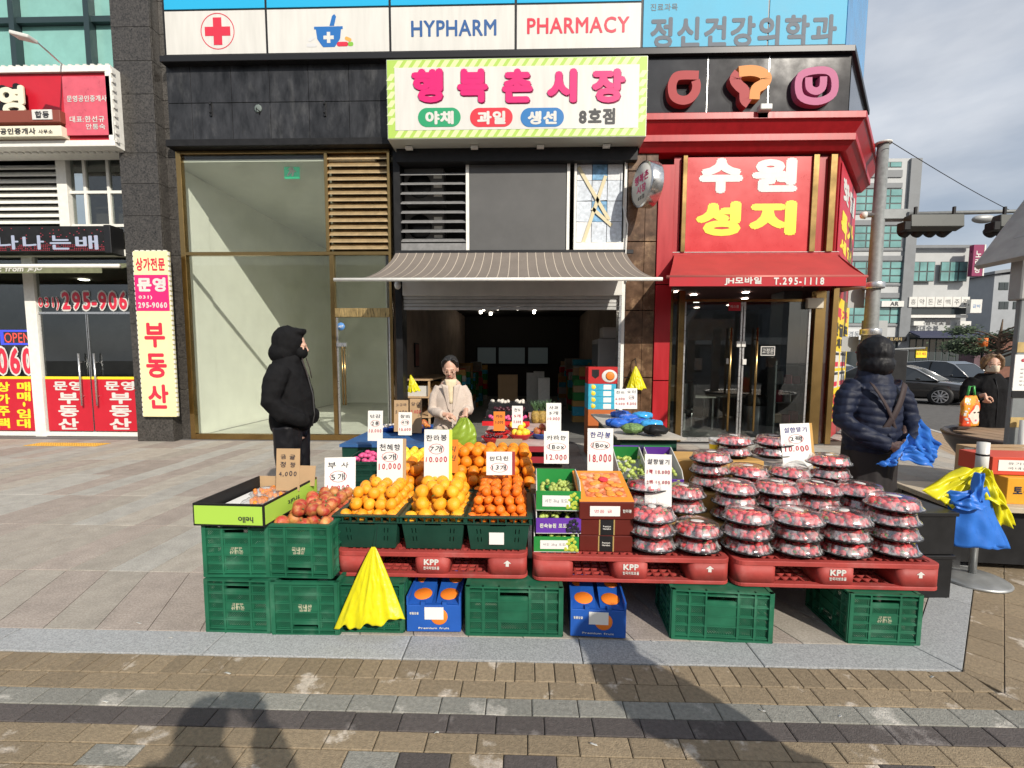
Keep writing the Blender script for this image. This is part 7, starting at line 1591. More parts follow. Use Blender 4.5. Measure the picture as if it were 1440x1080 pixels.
# the green bag she holds
gp = wm.matrix_basis @ (HL + Vector((-.015, -.05, -.075)))
GBAG = FILM('lime_bag', (.38, .52, .06), .3, .45)
o = MB(); rr = random.Random(5)
def PG(u, v, s):
    w = (.035 + .105 * min(1., v * 1.7) ** .8) * (1 - .12 * max(0, v - .8)); e = math.sin(math.pi * u) ** .6
    return (gp.x - .02 * v + (u - .5) * 2 * w + .008 * math.sin(9 * v + 5 * u), gp.y - .01 + s * e * .055 * min(1, v * 1.6) + .005 * math.sin(19 * u + 7 * v) + .003 * math.sin(31 * v + 13 * u), gp.z - .30 * v - .02 * math.sin(math.pi * u) * v)
o.grid(lambda u, v: PG(u, v, -1), 28, 22); o.grid(lambda u, v: PG(1 - u, v, 1), 28, 22); o.grid(lambda u, v: PG(u, 1, 2 * v - 1), 28, 4)
ob_ = o.build('plastic_bag', GBAG, thick=.001); tag(ob_, 'lime green plastic bag held by the person in the beige coat', 'plastic bag')
# ---- seller in navy puffer jacket, seen from behind
x, y = W(1222, 600, 3.5)[0], 3.5
nv = thing('person', (x, y, 0), R(188), 'person in navy quilted jacket seen from behind with crossed apron straps', 'person')
nv.matrix_basis = Matrix.Translation((x, y, 0)) @ Matrix.Rotation(R(186), 4, 'Z') @ Matrix.Diagonal((.84, .88, .955, 1.)); PW[nv.name] = nv.matrix_basis.copy()
b = MB(); head_mb(b, (0, -.02, 1.49), .05, .35, 1.0); rings(b, [(0, 0, .84, .16, .11), (0, 0, 1.3, .17, .11), (0, 0, 1.45, .11, .08), (0, 0, 1.5, .05, .05)]); legs(b)
PH = [Vector((-.10, .26, .98)), Vector((.03, .265, .965))]
limb(b, [(-.19, 0, 1.38), (-.30, .06, 1.14), PH[0]], [.05, .04, .03]); limb(b, [(.19, 0, 1.38), (.30, .06, 1.14), PH[1]], [.05, .04, .03]); hand_mb(b, aim(PH[0], (.8, .3, -.4), (0, -1, -.3)), .8, 1); hand_mb(b, aim(PH[1], (-.8, .3, -.4), (0, -1, -.3)), .8, -1)
remesh(b, 'body', SKIN, nv, .008, 2)
def puff(seed):
    def w(p):
        k = p.z + .02 * math.sin(p.x * 9 + seed) + .25 * abs(p.x) * .25
        return .009 * abs(math.sin(k * 6.283 / .12 + 1.2 * mnoise.noise(p * 5))) ** .6 - .006 + .007 * mnoise.noise(p * 11) + .004 * mnoise.noise(p * 26)
    return w
j = MB(); rings(j, [(0, .02, .90, .205, .185), (0, .02, .93, .21, .19), (0, .02, 1.05, .222, .19), (0, .02, 1.22, .228, .18), (0, .02, 1.36, .205, .15), (0, .015, 1.44, .15, .12), (0, .01, 1.53, .11, .11)])
for s, P_ in ((-1, PH[0]), (1, PH[1])): limb(j, [(.17 * s, .01, 1.40), (.26 * s, .03, 1.30), (.315 * s, .06, 1.15), (.26 * s, .17, 1.06), (P_.x + .03 * s, P_.y - .01, P_.z + .005)], [.088, .088, .076, .070, .060])
jk = remesh(j, 'jacket', NAVY, nv, .009, 4, puff(1.))
for s in (-1, 1):
    pts = [Vector((s * (.15 - .30 * t), .13 + .088 * math.sin(math.pi * min(1, t * .9 + .1)) - .01 * t, 1.425 - .52 * t)) for t in [i / 10 for i in range(11)]]
    m_ = MB(); v = []; f = []
    for i, p in enumerate(pts): v += [p + Vector((-.023, .0, -.012)), p + Vector((.023, 0, .012))]
    f = [(2 * i, 2 * i + 1, 2 * i + 3, 2 * i + 2) for i in range(10)]; m_.add(v, f, smooth=True).build('apron_strap', BRWN, nv, thick=.006, local=True)
ap = MB(); rings(ap, [(0, .01, .30, .235, .19), (0, .01, .33, .235, .19), (0, .01, .6, .225, .18), (0, .015, .93, .205, .175), (0, .015, .96, .20, .17)]); remesh(ap, 'apron', PM('apron_black', (.016, .013, .014), .7, nscale=12, namt=.2), nv, .012, 4, folds(.009, 7., 3.3, (1.4, 1.4, .3)))
hd = MB(); hd.ball((0, .01, 1.655), .126, .136, .135, 18, 12); hd.ball((0, .03, 1.56), .132, .128, .10, 18, 12); remesh(hd, 'hood', CBLN, nv, .008, 4, folds(.005, 16., 6., (1, 1, .8)))
MB().tube([(-.03, -.09, 1.69), (-.05, -.19, 1.66)], [.07, .05], 12, flat=.22).build('cap_visor', PM('visor_red', (.30, .03, .04), .6), nv, local=True)
shoes(nv)
# blue bag gripped behind the back
BBAG = FILM('blue_bag', (.035, .19, .66), .42, .25)
bp = nv.matrix_basis @ Vector((-.04, .34, .985))
o = MB(); ph_ = 1.7; BS = .82
def sheet(mb, cs, nu=14, nv_=10, amp=.012, off=0.):
    a, b_, c_, d_ = [Vector(q) for q in cs]
    mb.grid(lambda u, v: tuple(bp + BS * (a.lerp(b_, u)).lerp(d_.lerp(c_, u), v) + Vector((0, amp * math.sin(9 * u + 6 * v + off) + amp * .5 * math.sin(21 * v + off), amp * .6 * math.sin(12 * u + off)))), nu, nv_)
sheet(o, [(-.20, -.02, -.15), (-.02, -.05, -.02), (.06, -.06, .02), (-.03, -.03, .10)], off=1); sheet(o, [(-.02, -.06, .02), (.16, -.04, -.14), (.20, -.05, .02), (.03, -.06, .23)], off=2.4)
sheet(o, [(-.12, -.04, -.10), (.16, -.06, -.17), (.18, -.05, -.02), (-.04, -.05, .02)], off=4.); sheet(o, [(-.28, -.03, -.16), (-.14, -.03, -.17), (-.10, -.04, -.08), (-.16, -.03, -.08)], off=.3)
ob_ = o.build('plastic_bag', BBAG, thick=.0012); tag(ob_, 'crumpled blue plastic bag held behind the back of the navy jacket', 'plastic bag')
# ---- woman in black coat and mask at the right
x, y = W(1388, 570, 5.9)[0], 5.9
rw = thing('person', (x, y, 0), R(-8), 'person in long black coat and pale mask carrying a printed shopping bag', 'person')
rw.matrix_basis = Matrix.Translation((x, y, 0)) @ Matrix.Rotation(R(-8), 4, 'Z') @ Matrix.Scale(.93, 4); PW[rw.name] = rw.matrix_basis.copy()
b = MB(); HM2 = head_mb(b, (0, -.02, 1.475), .0, -.25, 1.05); rings(b, [(0, 0, .84, .15, .10), (0, 0, 1.3, .15, .10), (0, 0, 1.43, .11, .075), (0, 0, 1.48, .05, .05)]); legs(b, .88, .06, .085)
H1, H2 = Vector((-.19, -.22, 1.20)), Vector((.22, -.05, .84))
limb(b, [(-.17, 0, 1.38), (-.255, .0, 1.13), H1], [.046, .038, .028]); limb(b, [(.17, 0, 1.38), (.25, .02, 1.10), H2], [.046, .038, .028]); hand_mb(b, aim(H1, (-.15, -.4, -.6), (.5, .6, -.3)), .9, -1); hand_mb(b, aim(H2, (0, -.1, -1), (-1, 0, 0)), .4, -1)
remesh(b, 'body', SKIN, rw, .008, 2)
c = MB(); rings(c, [(0, 0, .35, .225, .17), (0, 0, .38, .225, .17), (0, 0, .85, .21, .16), (0, 0, 1.08, .195, .15), (0, 0, 1.28, .205, .15), (0, .01, 1.38, .19, .13), (0, .015, 1.47, .105, .10)])
limb(c, [(-.16, .01, 1.385), (-.235, .01, 1.27), (-.265, .0, 1.13), (H1.x - .005, -.15, 1.18)], [.078, .08, .072, .060]); limb(c, [(.16, .01, 1.385), (.235, .01, 1.27), (.262, .02, 1.10), (H2.x + .003, -.03, .89)], [.078, .08, .072, .060])
ct2 = remesh(c, 'coat', CBLK, rw, .010, 5, folds(.008, 8., 5.2, (1.2, 1.2, .6)))
MB().tube([(0, -.158, .4), (0, -.163, .9), (0, -.152, 1.25), (-.03, -.125, 1.42)], .006, 6).build('front_seam', CBLN, ct2, local=True)
h = MB(); h.ball((0, .03, .150), .092, .100, .098, 18, 12, M=HM2)
for s in (-1, 1): h.tube([(.02 * s, -.065, .235), (.075 * s, -.05, .18), (.090 * s, -.015, .10), (.082 * s, .0, .05)], [.022, .024, .024, .016], 8, M=HM2)
h.tube([(0, .09, .16), (0, .10, .05)], [.08, .062], 12, M=HM2); remesh(h, 'hair', HAIRT, rw, .007, 2, folds(.003, 30., 2., (1.5, 1, .4)))
MB().grid(lambda u, v: ((u - .5) * .135, -.125 + .20 * (u - .5) ** 2 * 2.2 + .045 * (v - .5) ** 2, .018 + .082 * v), 12, 8, M=HM2).build('mask', PM('mask_cream', (.62, .52, .40), .8), rw, thick=.004, local=True)
for s in (-1, 1): MB().ball((.030 * s, -.088, .112), .012, .006, .005, 10, 6, M=HM2).build('eye', EYE, rw, local=True); MB().tube([(.014 * s, -.096, .134), (.047 * s, -.087, .136)], .003, 6, M=HM2).build('eyebrow', HAIRT, rw, local=True)
tr = MB(); legs(tr, .80, .05, .085, 0, (.09, .075, .06, .055)); remesh(tr, 'trousers', CBLK, rw, .012, 3); shoes(rw, .085)
bxp = W(1364, 574, 5.62); sp_ = Vector((bxp[0], 5.62, bxp[1] + .25))
sbg = thing('shopping_bag', (sp_.x, sp_.y, sp_.z - .46), R(20), 'glossy shopping bag printed with a pale face and red dots', 'shopping bag')
def PSB(u, v, s): return ((u - .5) * (.30 - .10 * max(0, v - .7) * 3) + .006 * math.sin(14 * v), s * .055 * math.sin(math.pi * u) ** .5 * (1 - .8 * max(0, v - .75) * 4) + .004 * math.sin(20 * u + 7 * v), .36 * v)
m_ = MB(); m_.grid(lambda u, v: PSB(u, v, -1), 20, 14); m_.grid(lambda u, v: PSB(1 - u, v, 1), 20, 14); m_.grid(lambda u, v: PSB(u, 0, 2 * v - 1), 20, 3); m_.build('body', PM('bag_print', (.70, .08, .03), .3, col2=(.72, .30, .03), c2s=7., c2lo=.48, c2hi=.52), sbg, thick=.001, local=True)
MB().tube([(-.07, 0, .35), (-.04, 0, .47), (.04, 0, .47), (.07, 0, .35)], .012, 8).build('handle', PM('bag_green', (.06, .35, .08), .4), sbg, local=True)
def onbag(u, v, o_=.003): p = PSB(u, v, -1); return Vector((p[0], p[1] - o_, p[2]))
fc = MB(); fc.grid(lambda u, v: tuple(onbag(.5 + (u - .5) * .62 * math.sin(math.pi * (.15 + .8 * v)) + .05, .08 + .62 * v)), 10, 12); fc.build('printed_face', PM('face_pale', (.70, .60, .52), .4), sbg, local=True)
for du in (-.13, .13): e = MB(); e.grid(lambda u, v: tuple(onbag(.55 + du + (u - .5) * .14, .46 + (v - .5) * .055 * math.sin(math.pi * (.1 + .8 * u)), .006)), 6, 3); e.build('printed_eye', EYE, sbg, local=True)
e = MB(); e.grid(lambda u, v: tuple(onbag(.52 + (u - .5) * .14, .20 + (v - .5) * .07 * math.sin(math.pi * (.08 + .84 * u)), .006)), 6, 3); e.build('printed_mouth', PM('print_pink', (.75, .08, .22), .4), sbg, local=True)
dt = MB(); rr = random.Random(8)
for k in range(26):
    u0, v0 = rr.choice([rr.uniform(.05, .22), rr.uniform(.3, .95)]), rr.uniform(.1, .9)
    if u0 > .25 and v0 < .72: continue
    dt.grid(lambda u, v: tuple(onbag(u0 + (u - .5) * .06, v0 + (v - .5) * .05, .004)), 1, 1)
tag(dt.build('printed_dots', WHT, sbg, local=True), kind='stuff')
# ================================================================== right edge of the stall
# bags on a weighted pole
x, y = G(1366, 815, 0)
ps = thing('bag_stand', (x, y, 0), 0, 'round based grey metal pole stand that carries the plastic bags', 'stand')
STL = PM('dull_steel', (.36, .37, .37), .4, .6, nscale=10, namt=.2)
MB().lathe([(.20, 0), (.205, .012), (.19, .022), (.12, .032), (.07, .042), (.035, .05)], 36).build('base', STL, ps, local=True); MB().tube([(0, 0, .04), (0, 0, .70)], .022, 14).build('pole', STL, ps, local=True); MB().tube([(0, 0, .70), (0, 0, .97)], .034, 14).build('white_sleeve', WHT, ps, local=True); MB().tube([(0, 0, .88), (0, 0, .892)], .036, 14).build('black_band', BLK, ps, local=True)
def drape(name, pts, mat, label, yy, amp=.012, seed=0., nu=22, nv_=22):
    """plastic sheet hung over a pole: corners tl, tr, br, bl as sight lines at depth yy"""
    q = [Vector((W(px, py, Y_)[0], Y_, W(px, py, Y_)[1])) for px, py, Y_ in pts]; m_ = MB()
    def P(u, v):
        p = q[0].lerp(q[1], u).lerp(q[3].lerp(q[2], u), v); k = math.sin(math.pi * u) * .04
        return tuple(p + Vector((amp * .4 * math.sin(8 * v + seed), -k + amp * math.sin(17 * u + 5 * v + seed) + amp * .6 * math.sin(9 * v - 11 * u + seed * 2), amp * .6 * math.sin(13 * u + seed))))
    m_.grid(P, nu, nv_); return m_
yb = thing('bag_bundle', (x, y - .05, .5), 0, 'bundle of yellow plastic bags draped over the pole stand', 'plastic bags')
d0 = y - .06
for i, pts in enumerate(([(1350, 658, d0), (1382, 655, d0), (1330, 712, d0 - .06), (1293, 690, d0 - .04)], [(1352, 662, d0 - .01), (1384, 657, d0 - .01), (1336, 718, d0 - .05), (1318, 700, d0 - .07)], [(1376, 656, d0), (1390, 662, d0), (1428, 738, d0 - .03), (1398, 738, d0 - .06)], [(1372, 668, d0 - .02), (1388, 668, d0 - .02), (1415, 715, d0 - .05), (1382, 702, d0 - .09)])):
    drape('sheet', pts, YBAG, '', d0, .012, i * 1.9).build('sheet', YBAG, yb, thick=.001)
bbn = thing('bag_bundle', (x, y - .1, .4), 0, 'thick bundle of blue plastic bags hanging below the yellow ones', 'plastic bags')
for i, pts in enumerate(([(1331, 690, d0 - .07), (1386, 684, d0 - .07), (1420, 772, d0 - .10), (1336, 764, d0 - .10)], [(1334, 694, d0 - .085), (1380, 690, d0 - .085), (1417, 768, d0 - .115), (1342, 768, d0 - .115)], [(1368, 664, d0 - .10), (1380, 664, d0 - .10), (1378, 705, d0 - .12), (1364, 702, d0 - .12)], [(1338, 706, d0 - .12), (1368, 690, d0 - .12), (1388, 714, d0 - .14), (1344, 716, d0 - .14)])):
    drape('sheet', pts, BBAG, '', d0, .006, i * 2.3 + 1).build('sheet', BBAG, bbn, thick=.001)
# black crates and table to the right of the pallets
bkx = 2.55
t = thing('black_crate', (bkx, 2.93, 0), R(2), 'tall black plastic bin between the strawberries and the bag stand', 'crate')
for z0, z1 in ((0, .28), (.29, .56)):
    MB().box(-.19, .19, 0, .012, z0, z1).box(-.19, .19, .33, .342, z0, z1).box(-.19, -.178, .0125, .3295, z0, z1).box(.178, .19, .0125, .3295, z0, z1).build('wall', BLK, t, .003, local=True); MB().box(-.20, .20, -.01, .352, z1 - .02, z1 + .005).build('rim', BLKM, t, .003, local=True)
tbx = W(1436, 745, 3.25)[0]
tb = thing('trestle_table', (tbx, 3.25, 0), R(-6), 'low wooden board table at the right picture edge', 'table')
MB().box(-.42, .9, 0, .7, .46, .50).build('board', PM('pale_board', (.45, .38, .28), .7, nscale=8, namt=.2, stretch=(1, 8, 1)), tb, .004, local=True)
for a in (-.36, .82):
    for b in (.06, .62): MB().box(a - .025, a + .025, b - .025, b + .025, 0, .46).build('leg', BLKM, tb, local=True)
MB().box(-.38, .86, .08, .66, .06, .44).build('dark_skirt', BLK, tb, local=True)
ox = W(1440, 720, 3.35)[0]
t = thing('mushroom_carton', (ox + .10, 3.32, .50), R(-6), 'yellow and orange printed carton on the right hand table', 'carton'); 
MB().box(-.24, .4, 0, .3, 0, .19).build('body', PM('carton_amber', (.70, .33, .02), .5, nscale=5, namt=.1, col2=(.62, .10, .02), c2s=3, c2lo=.5, c2hi=.75), t, .003, local=True); text_mb(MB(), '토마토', FR(-.001), -.10, .10, .2, .07, bold=.03, jit=.15).build('lettering', INKK, t, local=True)
t = thing('notice_box', (ox + .06, 3.40, .695), R(-6), 'red edged box lid with a white text panel on the amber carton', 'box'); MB().box(-.24, .4, 0, .3, 0, .13).build('body', PM('lid_red', (.55, .06, .03), .5), t, .003, local=True); MB().box(-.20, .36, -.003, -.001, .03, .11).build('text_panel', PAPER, t, local=True)
for zz_, s in ((.085, '유기농 과일 선물'), (.05, '국내산 명품 과일')): text_mb(MB(), s, FR(-.0035), .04, zz_, .36, .018).build('lettering', INKK, t, local=True)
carton(W(1394, 660, 3.78)[0], ox + .8, 3.78, 4.1, .50, .80, CARD, 'brown cardboard box behind the amber carton at the right')
# big brown bowl planter
px_, py_ = 5.75, 4.9
pl = thing('bowl_planter', (px_, py_, 0), 0, 'very large dark brown bowl planter with a boarded top', 'planter')
PBR = PM('planter_brown', (.055, .042, .036), .42, nscale=5, namt=.15)
MB().lathe([(.28, 0), (.32, .02), (.36, .05), (.62, .18), (.88, .39), (1.02, .60), (1.05, .67), (1.07, .71), (1.05, .73), (1.0, .71), (.96, .65), (.3, .61)], 48).build('bowl', PBR, pl, local=True)
WDB = PM('board_wood', (.26, .18, .115), .75, nscale=7, namt=.3, stretch=(1, 10, 1), oi=.12)
for i in range(9):
    x0 = -.9 + i * .2; x1 = x0 + .19; hw = math.sqrt(max(.02, .92 - max(abs(x0), abs(x1)) ** 2)); MB().box(x0, x1, -hw, hw, .685, .71).build('plank', WDB, pl, .003, local=True)
# kiosk post with notice
kx_, ky_ = W(1440, 560, 4.25)[0], 4.25
kp = thing('kiosk', (kx_, ky_, 0), 0, 'grey metal street kiosk post with taped notice and small roof', 'kiosk')
KG = PM('kiosk_grey', (.20, .215, .22), .5, .3, nscale=6, namt=.15); MB().box(-.10, .10, 0, .05, 0, 2.15).build('post', KG, kp, .006, local=True); MB().box(.55, .75, 0, .12, 0, 2.35).build('post', KG, kp, .006, local=True)
MB().box(-.13, 1.1, .0 - .02, .1, 2.06, 2.62).build('sign_box', PM('kiosk_box', (.30, .30, .29), .5, nscale=5, namt=.15), kp, .01, local=True)
MB().add([(-.22, -.2, 2.38), (.6, -.2, 3.6), (.6, .3, 3.6), (-.22, .3, 2.38), (-.26, -.2, 2.41), (.56, -.2, 3.63), (.56, .3, 3.63), (-.26, .3, 2.41)], [(0, 3, 2, 1), (4, 5, 6, 7), (0, 1, 5, 4), (1, 2, 6, 5), (2, 3, 7, 6), (3, 0, 4, 7)]).build('roof', PM('kiosk_roof', (.33, .32, .30), .6, nscale=6, namt=.2), kp, local=True)
MB().box(-.12, .32, -.012, -.006, 1.26, 1.58).build('notice_sheet', PAPER, kp, local=True); text_mb(MB(), '속보입니다', FR(-.013), .10, 1.53, .34, .05, bold=.03).build('lettering', INKR, kp, local=True)
for k in range(5): text_mb(MB(), '무료 교체 특가 안내'.replace('안내', '최저'), FR(-.013), .10, 1.45 - k * .035, .34, .014).build('lettering', INKK, kp, local=True)
MB().box(-.12, .32, -.012, -.006, 1.20, 1.255).build('notice_foot', BLK, kp, local=True)
for z in (.97, 1.64): MB().box(-.102, .08, -.004, -.0012, z - .04, z + .05).build('tape_patch', PM('old_tape', (.42, .30, .12), .7, nscale=14, namt=.25), kp, local=True)
MB().tube([(-.04, -.06, .3), (-.045, -.06, 1.0)], .028, 12).build('white_pipe', WHT, kp, local=True)
# clear plastic folding board leaning by the stand
gp_ = W(1372, 640, 3.9); t = MB().box(-.07, .05, 0, .004, 0, .12).build('acrylic_sheet', GLASS('acrylic', (.8, .82, .82), .8, veil=.1), M=Matrix.Translation((gp_[0], 3.9, gp_[1] - .06)) @ Matrix.Rotation(R(-14), 4, 'X')); tag(t, 'small clear acrylic sheet beside the white pole top', 'sheet')
tl = MB().tube([(gp_[0] - .05, 3.9, 0), (gp_[0] - .05, 3.9, gp_[1] - .03)], .006, 6).build('wire_leg', BLK, None); tag(tl, 'thin black wire leg under the acrylic sheet', 'wire')
# ================================================================== street pole with signals
sx_, sy_ = W(1222, 500, 9.4)[0], 9.4
PST = PM('galvanised', (.20, .21, .21), .65, .25, nscale=14, namt=.22)
sp = thing('signal_pole', (sx_, sy_, 0), 0, 'galvanised signal pole with a long arm beyond the red shop', 'pole')
topz = W(1243, 196, 9.2)[1]; armz = W(1240, 298, 9.2)[1]
MB().lathe([(.14, 0), (.125, 2), (.095, topz)], 20).build('shaft', PST, sp, local=True); MB().lathe([(.14, topz), (.14, topz + .03), (.05, topz + .06)], 18).build('cap', WHT, sp, local=True)
ax1 = W(1440, 297, 9.2)[0] + 3.2 - sx_
MB().tube([(-.25, 0, armz), (ax1, 0, armz + .12)], [.042, .026], 10).build('arm', PST, sp, local=True); MB().lathe([(.07, 0), (.06, .06), (.03, .09)], 12, M=Matrix.Translation((-.25, 0, armz)) @ Matrix.Rotation(R(-90), 4, 'Y')).build('arm_cap', WHT, sp, local=True)
for z, w in ((armz - 1.4, .42), (armz - 2.3, .32)): MB().lathe([(.175, z), (.18, z + .02), (.18, z + .1), (.175, z + .12)], 18).build('clamp_band', SILV, sp, local=True)
MB().box(.02, .52, -.1, .1, armz - .1, armz + .09).build('junction_box', KG, sp, .01, local=True)
for z0, z1, x0, x1 in ((armz - 1.75, armz - 1.15, -.36, -.04), (armz - 2.55, armz - 2.0, -.05, .45), (armz - 2.62, armz - 2.32, -.62, -.1)): MB().box(x0, x1, .17, .19, z0, z1).build('sign_plate', PM('plate_back', (.33, .34, .34), .5, .3), sp, local=True)
MB().tube([(.1, -.02, armz - 2.6), (1.05, -.02, armz - 2.55)], .02, 8).build('bracket', PST, sp, local=True)
pe = MB().box(.30, .60, -.2, .05, armz - 3.7, armz - 2.6).build('pedestrian_signal', BLK, sp, .015, local=True); MB().tube([(.1, 0, armz - 3.5), (.6, -.02, armz - 3.4)], .02, 8).build('bracket', PST, sp, local=True)
for i in range(4): MB().tube([(.0 + .03 * i, -.17, .6 + i * .3), (.02 - .1 * (i % 2), -.2, 1.5), (.05, -.17, armz - 3.2)], .012, 6).build('cable', BLK, sp, local=True)
for i, (pxa, pxb, lb) in enumerate(((1277, 1352, 'black signal head hanging nearest the pole on the arm'), (1402, 1470, 'black signal head at the right picture edge on the arm'))):
    xa, za = W(pxa, 314, 9.2); xb, _ = W(pxb, 310, 9.2)
    t = thing('traffic_signal', (xa, 9.2, za), 0, lb, 'traffic signal', 'traffic signals on the arm'); L_ = xb - xa
    MB().prism([(-.08, -.08), (.10, -.13), (.14, .04), (.10, .15), (-.06, .15)], 0, L_, M=Matrix(((0, 0, 1, 0), (1, 0, 0, 0), (0, 1, 0, 0), (0, 0, 0, 1)))).build('housing', PM('signal_dark', (.05, .055, .05), .45, nscale=8, namt=.2), t, .01, local=True)
    for k in range(4): MB().lathe([(.10, 0), (.11, .02), (.11, .16), (.10, .16)], 14, M=Matrix.Translation((.14 + k * (L_ - .25) / 3, .15, -.04)) @ Matrix.Rotation(R(-115), 4, 'X')).build('visor', BLK, t, local=True)
    for k in (.12, L_ - .15): MB().box(k - .02, k + .02, -.02, .02, .15, .30).build('hanger', BLK, t, local=True)
    MB().box(-.12, -.002, -.08, .12, -.14, .02).build('end_visor', BLK, t, .01, local=True)
# street lamp head and overhead wire
lx_, lz_ = W(1383, 308, 14); t = thing('street_lamp', (lx_, 14, 0), 0, 'grey cobra head street lamp beyond the signals', 'street lamp')
MB().ball((0, 0, lz_), .32, .14, .12).build('head', PM('lamp_head', (.36, .37, .37), .5, .3), t, local=True); MB().tube([(.25, 0, lz_ - .02), (1.2, .2, lz_ - .25), (3.2, .4, lz_ - .6), (3.4, .4, lz_ - 1.5), (3.4, .4, 0)], [.05, .05, .06, .08, .1], 10).build('post', PST, t, local=True)
a = Vector((sx_, 9.2, topz - .05)); b = Vector((W(1440, 282, 12)[0] + 4, 13.6, W(1440, 282, 12)[1] - .7)); w_ = MB().tube([a.lerp(b, i / 12) - Vector((0, 0, .25 * math.sin(math.pi * i / 12))) for i in range(13)], .007, 6).build('overhead_wire', BLK); tag(w_, 'thin dark overhead wire sloping from the signal pole top', 'wire')
# ================================================================== buildings across the road
FY_ = 42.
def far_building(x0, x1, z1, depth, Y, mat, label, name='building'):
    t = thing(name, ((x0 + x1) / 2, Y, 0), 0, label, 'building'); MB().box(x0, x1, Y, Y + depth, -.1, z1).build('wall', mat, t); return t
PALE = PM('pale_tile', (.42, .43, .43), .7, nscale=1.2, namt=.08); GREYT = PM('grey_band', (.17, .18, .19), .6, nscale=2, namt=.12); TEALW = PM('teal_window', (.14, .30, .29), .12, nscale=.6, namt=.35, spec=.8); DKW = PM('dark_window', (.03, .04, .045), .1, spec=.7); FRM = PM('window_frame_dark', (.05, .07, .07), .5)
def fwin(t, px0, py0, px1, py1, nx, ny, Y=FY_, m=TEALW, fw=.06):
    x0, x1, z0, z1 = wrect(px0, py0, px1, py1, Y); MB().box(x0, x1, Y - .02, Y + .02, z0, z1).build('window', FRM, t)
    f = [KIDS[t.name][-1]][0]
    for i in range(nx):
        for j in range(ny): a, b = x0 + (x1 - x0) * i / nx, x0 + (x1 - x0) * (i + 1) / nx; c, d = z0 + (z1 - z0) * j / ny, z0 + (z1 - z0) * (j + 1) / ny; MB().box(a + fw, b - fw, Y - .05, Y - .03, c + fw, d - fw).build('pane', m, f)
def fband(t, px0, py0, px1, py1, m, name='band', Y=FY_, p=.1):
    x0, x1, z0, z1 = wrect(px0, py0, px1, py1, Y); return MB().box(x0, x1, Y - p, Y + .05, z0, z1).build(name, m, t)
A0 = W(1150, 300, FY_)[0]; A1 = W(1283, 300, FY_)[0]
ba_ = far_building(A0, A1, W(1240, 223, FY_)[1], 14, FY_, PALE, 'tall pale tiled building with teal window bands behind the signal pole')
fband(ba_, 1268, 224, 1283, 520, GREYT, 'corner_pier', p=.25)
for y0, y1 in ((266, 297), (318, 349), (368, 398), (420, 455)): fwin(ba_, 1150, y0, 1268, y1, 7, 3); fband(ba_, 1150, y0 - 8, 1268, y0 - 1, GREYT); fband(ba_, 1150, y1 + 1, 1268, y1 + 4, GREYT)
fwin(ba_, 1150, 228, 1268, 236, 7, 1); fband(ba_, 1150, 240, 1268, 250, GREYT)
fband(ba_, 1150, 463, 1228, 478, PM('sign_pale', (.55, .56, .56), .5), 'shop_sign', p=.4); wx, wz = W(1215, 470, FY_ - .42); text_mb(MB(), '경동 프라자', FR(FY_ - .42), wx, wz, 2.6, .5).build('lettering', GRL, ba_); fband(ba_, 1238, 474, 1270, 480, BLK, 'shop_sign', p=.4); wx, wz = W(1254, 477, FY_ - .42); text_mb(MB(), '진동프라자', FR(FY_ - .42), wx, wz, 1.8, .3).build('lettering', PM('sign_gold', (.6, .45, .2), .5), ba_)
fband(ba_, 1235, 482, 1265, 525, DKW, 'dark_entrance', p=.08); fband(ba_, 1150, 480, 1230, 520, DKW, 'dark_entrance', p=.08); fband(ba_, 1235, 424, 1266, 432, WHT, 'shop_sign', p=.4); wx, wz = W(1258, 427, FY_ - .42); text_mb(MB(), 'AR', FR(FY_ - .42), wx, wz, .7, .35, bold=.02).build('lettering', CHAR, ba_)
B0, B1 = A1 + .05, W(1367, 400, FY_)[0]
bb_ = far_building(B0, B1, W(1320, 346, FY_)[1], 12, FY_ + .3, PALE, 'white three storey building with blue awning and pub signs')
fband(bb_, 1281, 345, 1366, 349, GREYT, 'parapet', p=.15); fwin(bb_, 1281, 368, 1314, 396, 3, 2, m=TEALW); fwin(bb_, 1322, 368, 1360, 396, 3, 2, m=TEALW)
rr = wrect(1275, 418, 1360, 432, FY_ - .1)
for i, s in enumerate('흥약돈본맥주집'):
    w7 = (rr[1] - rr[0]) / 7; MB().box(rr[0] + i * w7 + .02, rr[0] + (i + 1) * w7 - .02, FY_ - .35, FY_ - .1, rr[2], rr[3]).build('sign_tile', WHT, bb_); text_mb(MB(), s, FR(FY_ - .355), rr[0] + (i + .5) * w7, (rr[2] + rr[3]) / 2, .42, .46, jit=.1).build('lettering', CHAR, bb_)
fband(bb_, 1276, 433, 1358, 442, DKW, 'window', p=.1); fband(bb_, 1276, 443, 1358, 447, WHT, 'strip_sign', p=.2); wx, wz = W(1303, 453, FY_ - .4); text_mb(MB(), '광대숯불', FR(FY_ - .4), W(1319, 454, FY_ - .4)[0], wz, 2.2, .55, bold=.03).build('lettering', CHAR, bb_)
for p0 in (1281, 1346): fband(bb_, p0, 452, p0 + 15, 458, WHT, 'small_sign', p=.3)
x0, z1 = W(1276, 465, FY_); x1, z0 = W(1366, 474, FY_); MB().add([(x0, FY_, z1), (x1, FY_, z1), (x1 + .4, FY_ - 1.6, z0), (x0 - .2, FY_ - 1.6, z0), (x0, FY_, z1 - .1), (x1, FY_, z1 - .1), (x1 + .4, FY_ - 1.6, z0 - .15), (x0 - .2, FY_ - 1.6, z0 - .15)], [(3, 2, 1, 0), (4, 5, 6, 7), (3, 7, 6, 2), (0, 4, 7, 3), (2, 6, 5, 1)]).build('awning', PM('navy_canvas', (.03, .035, .07), .7), bb_)
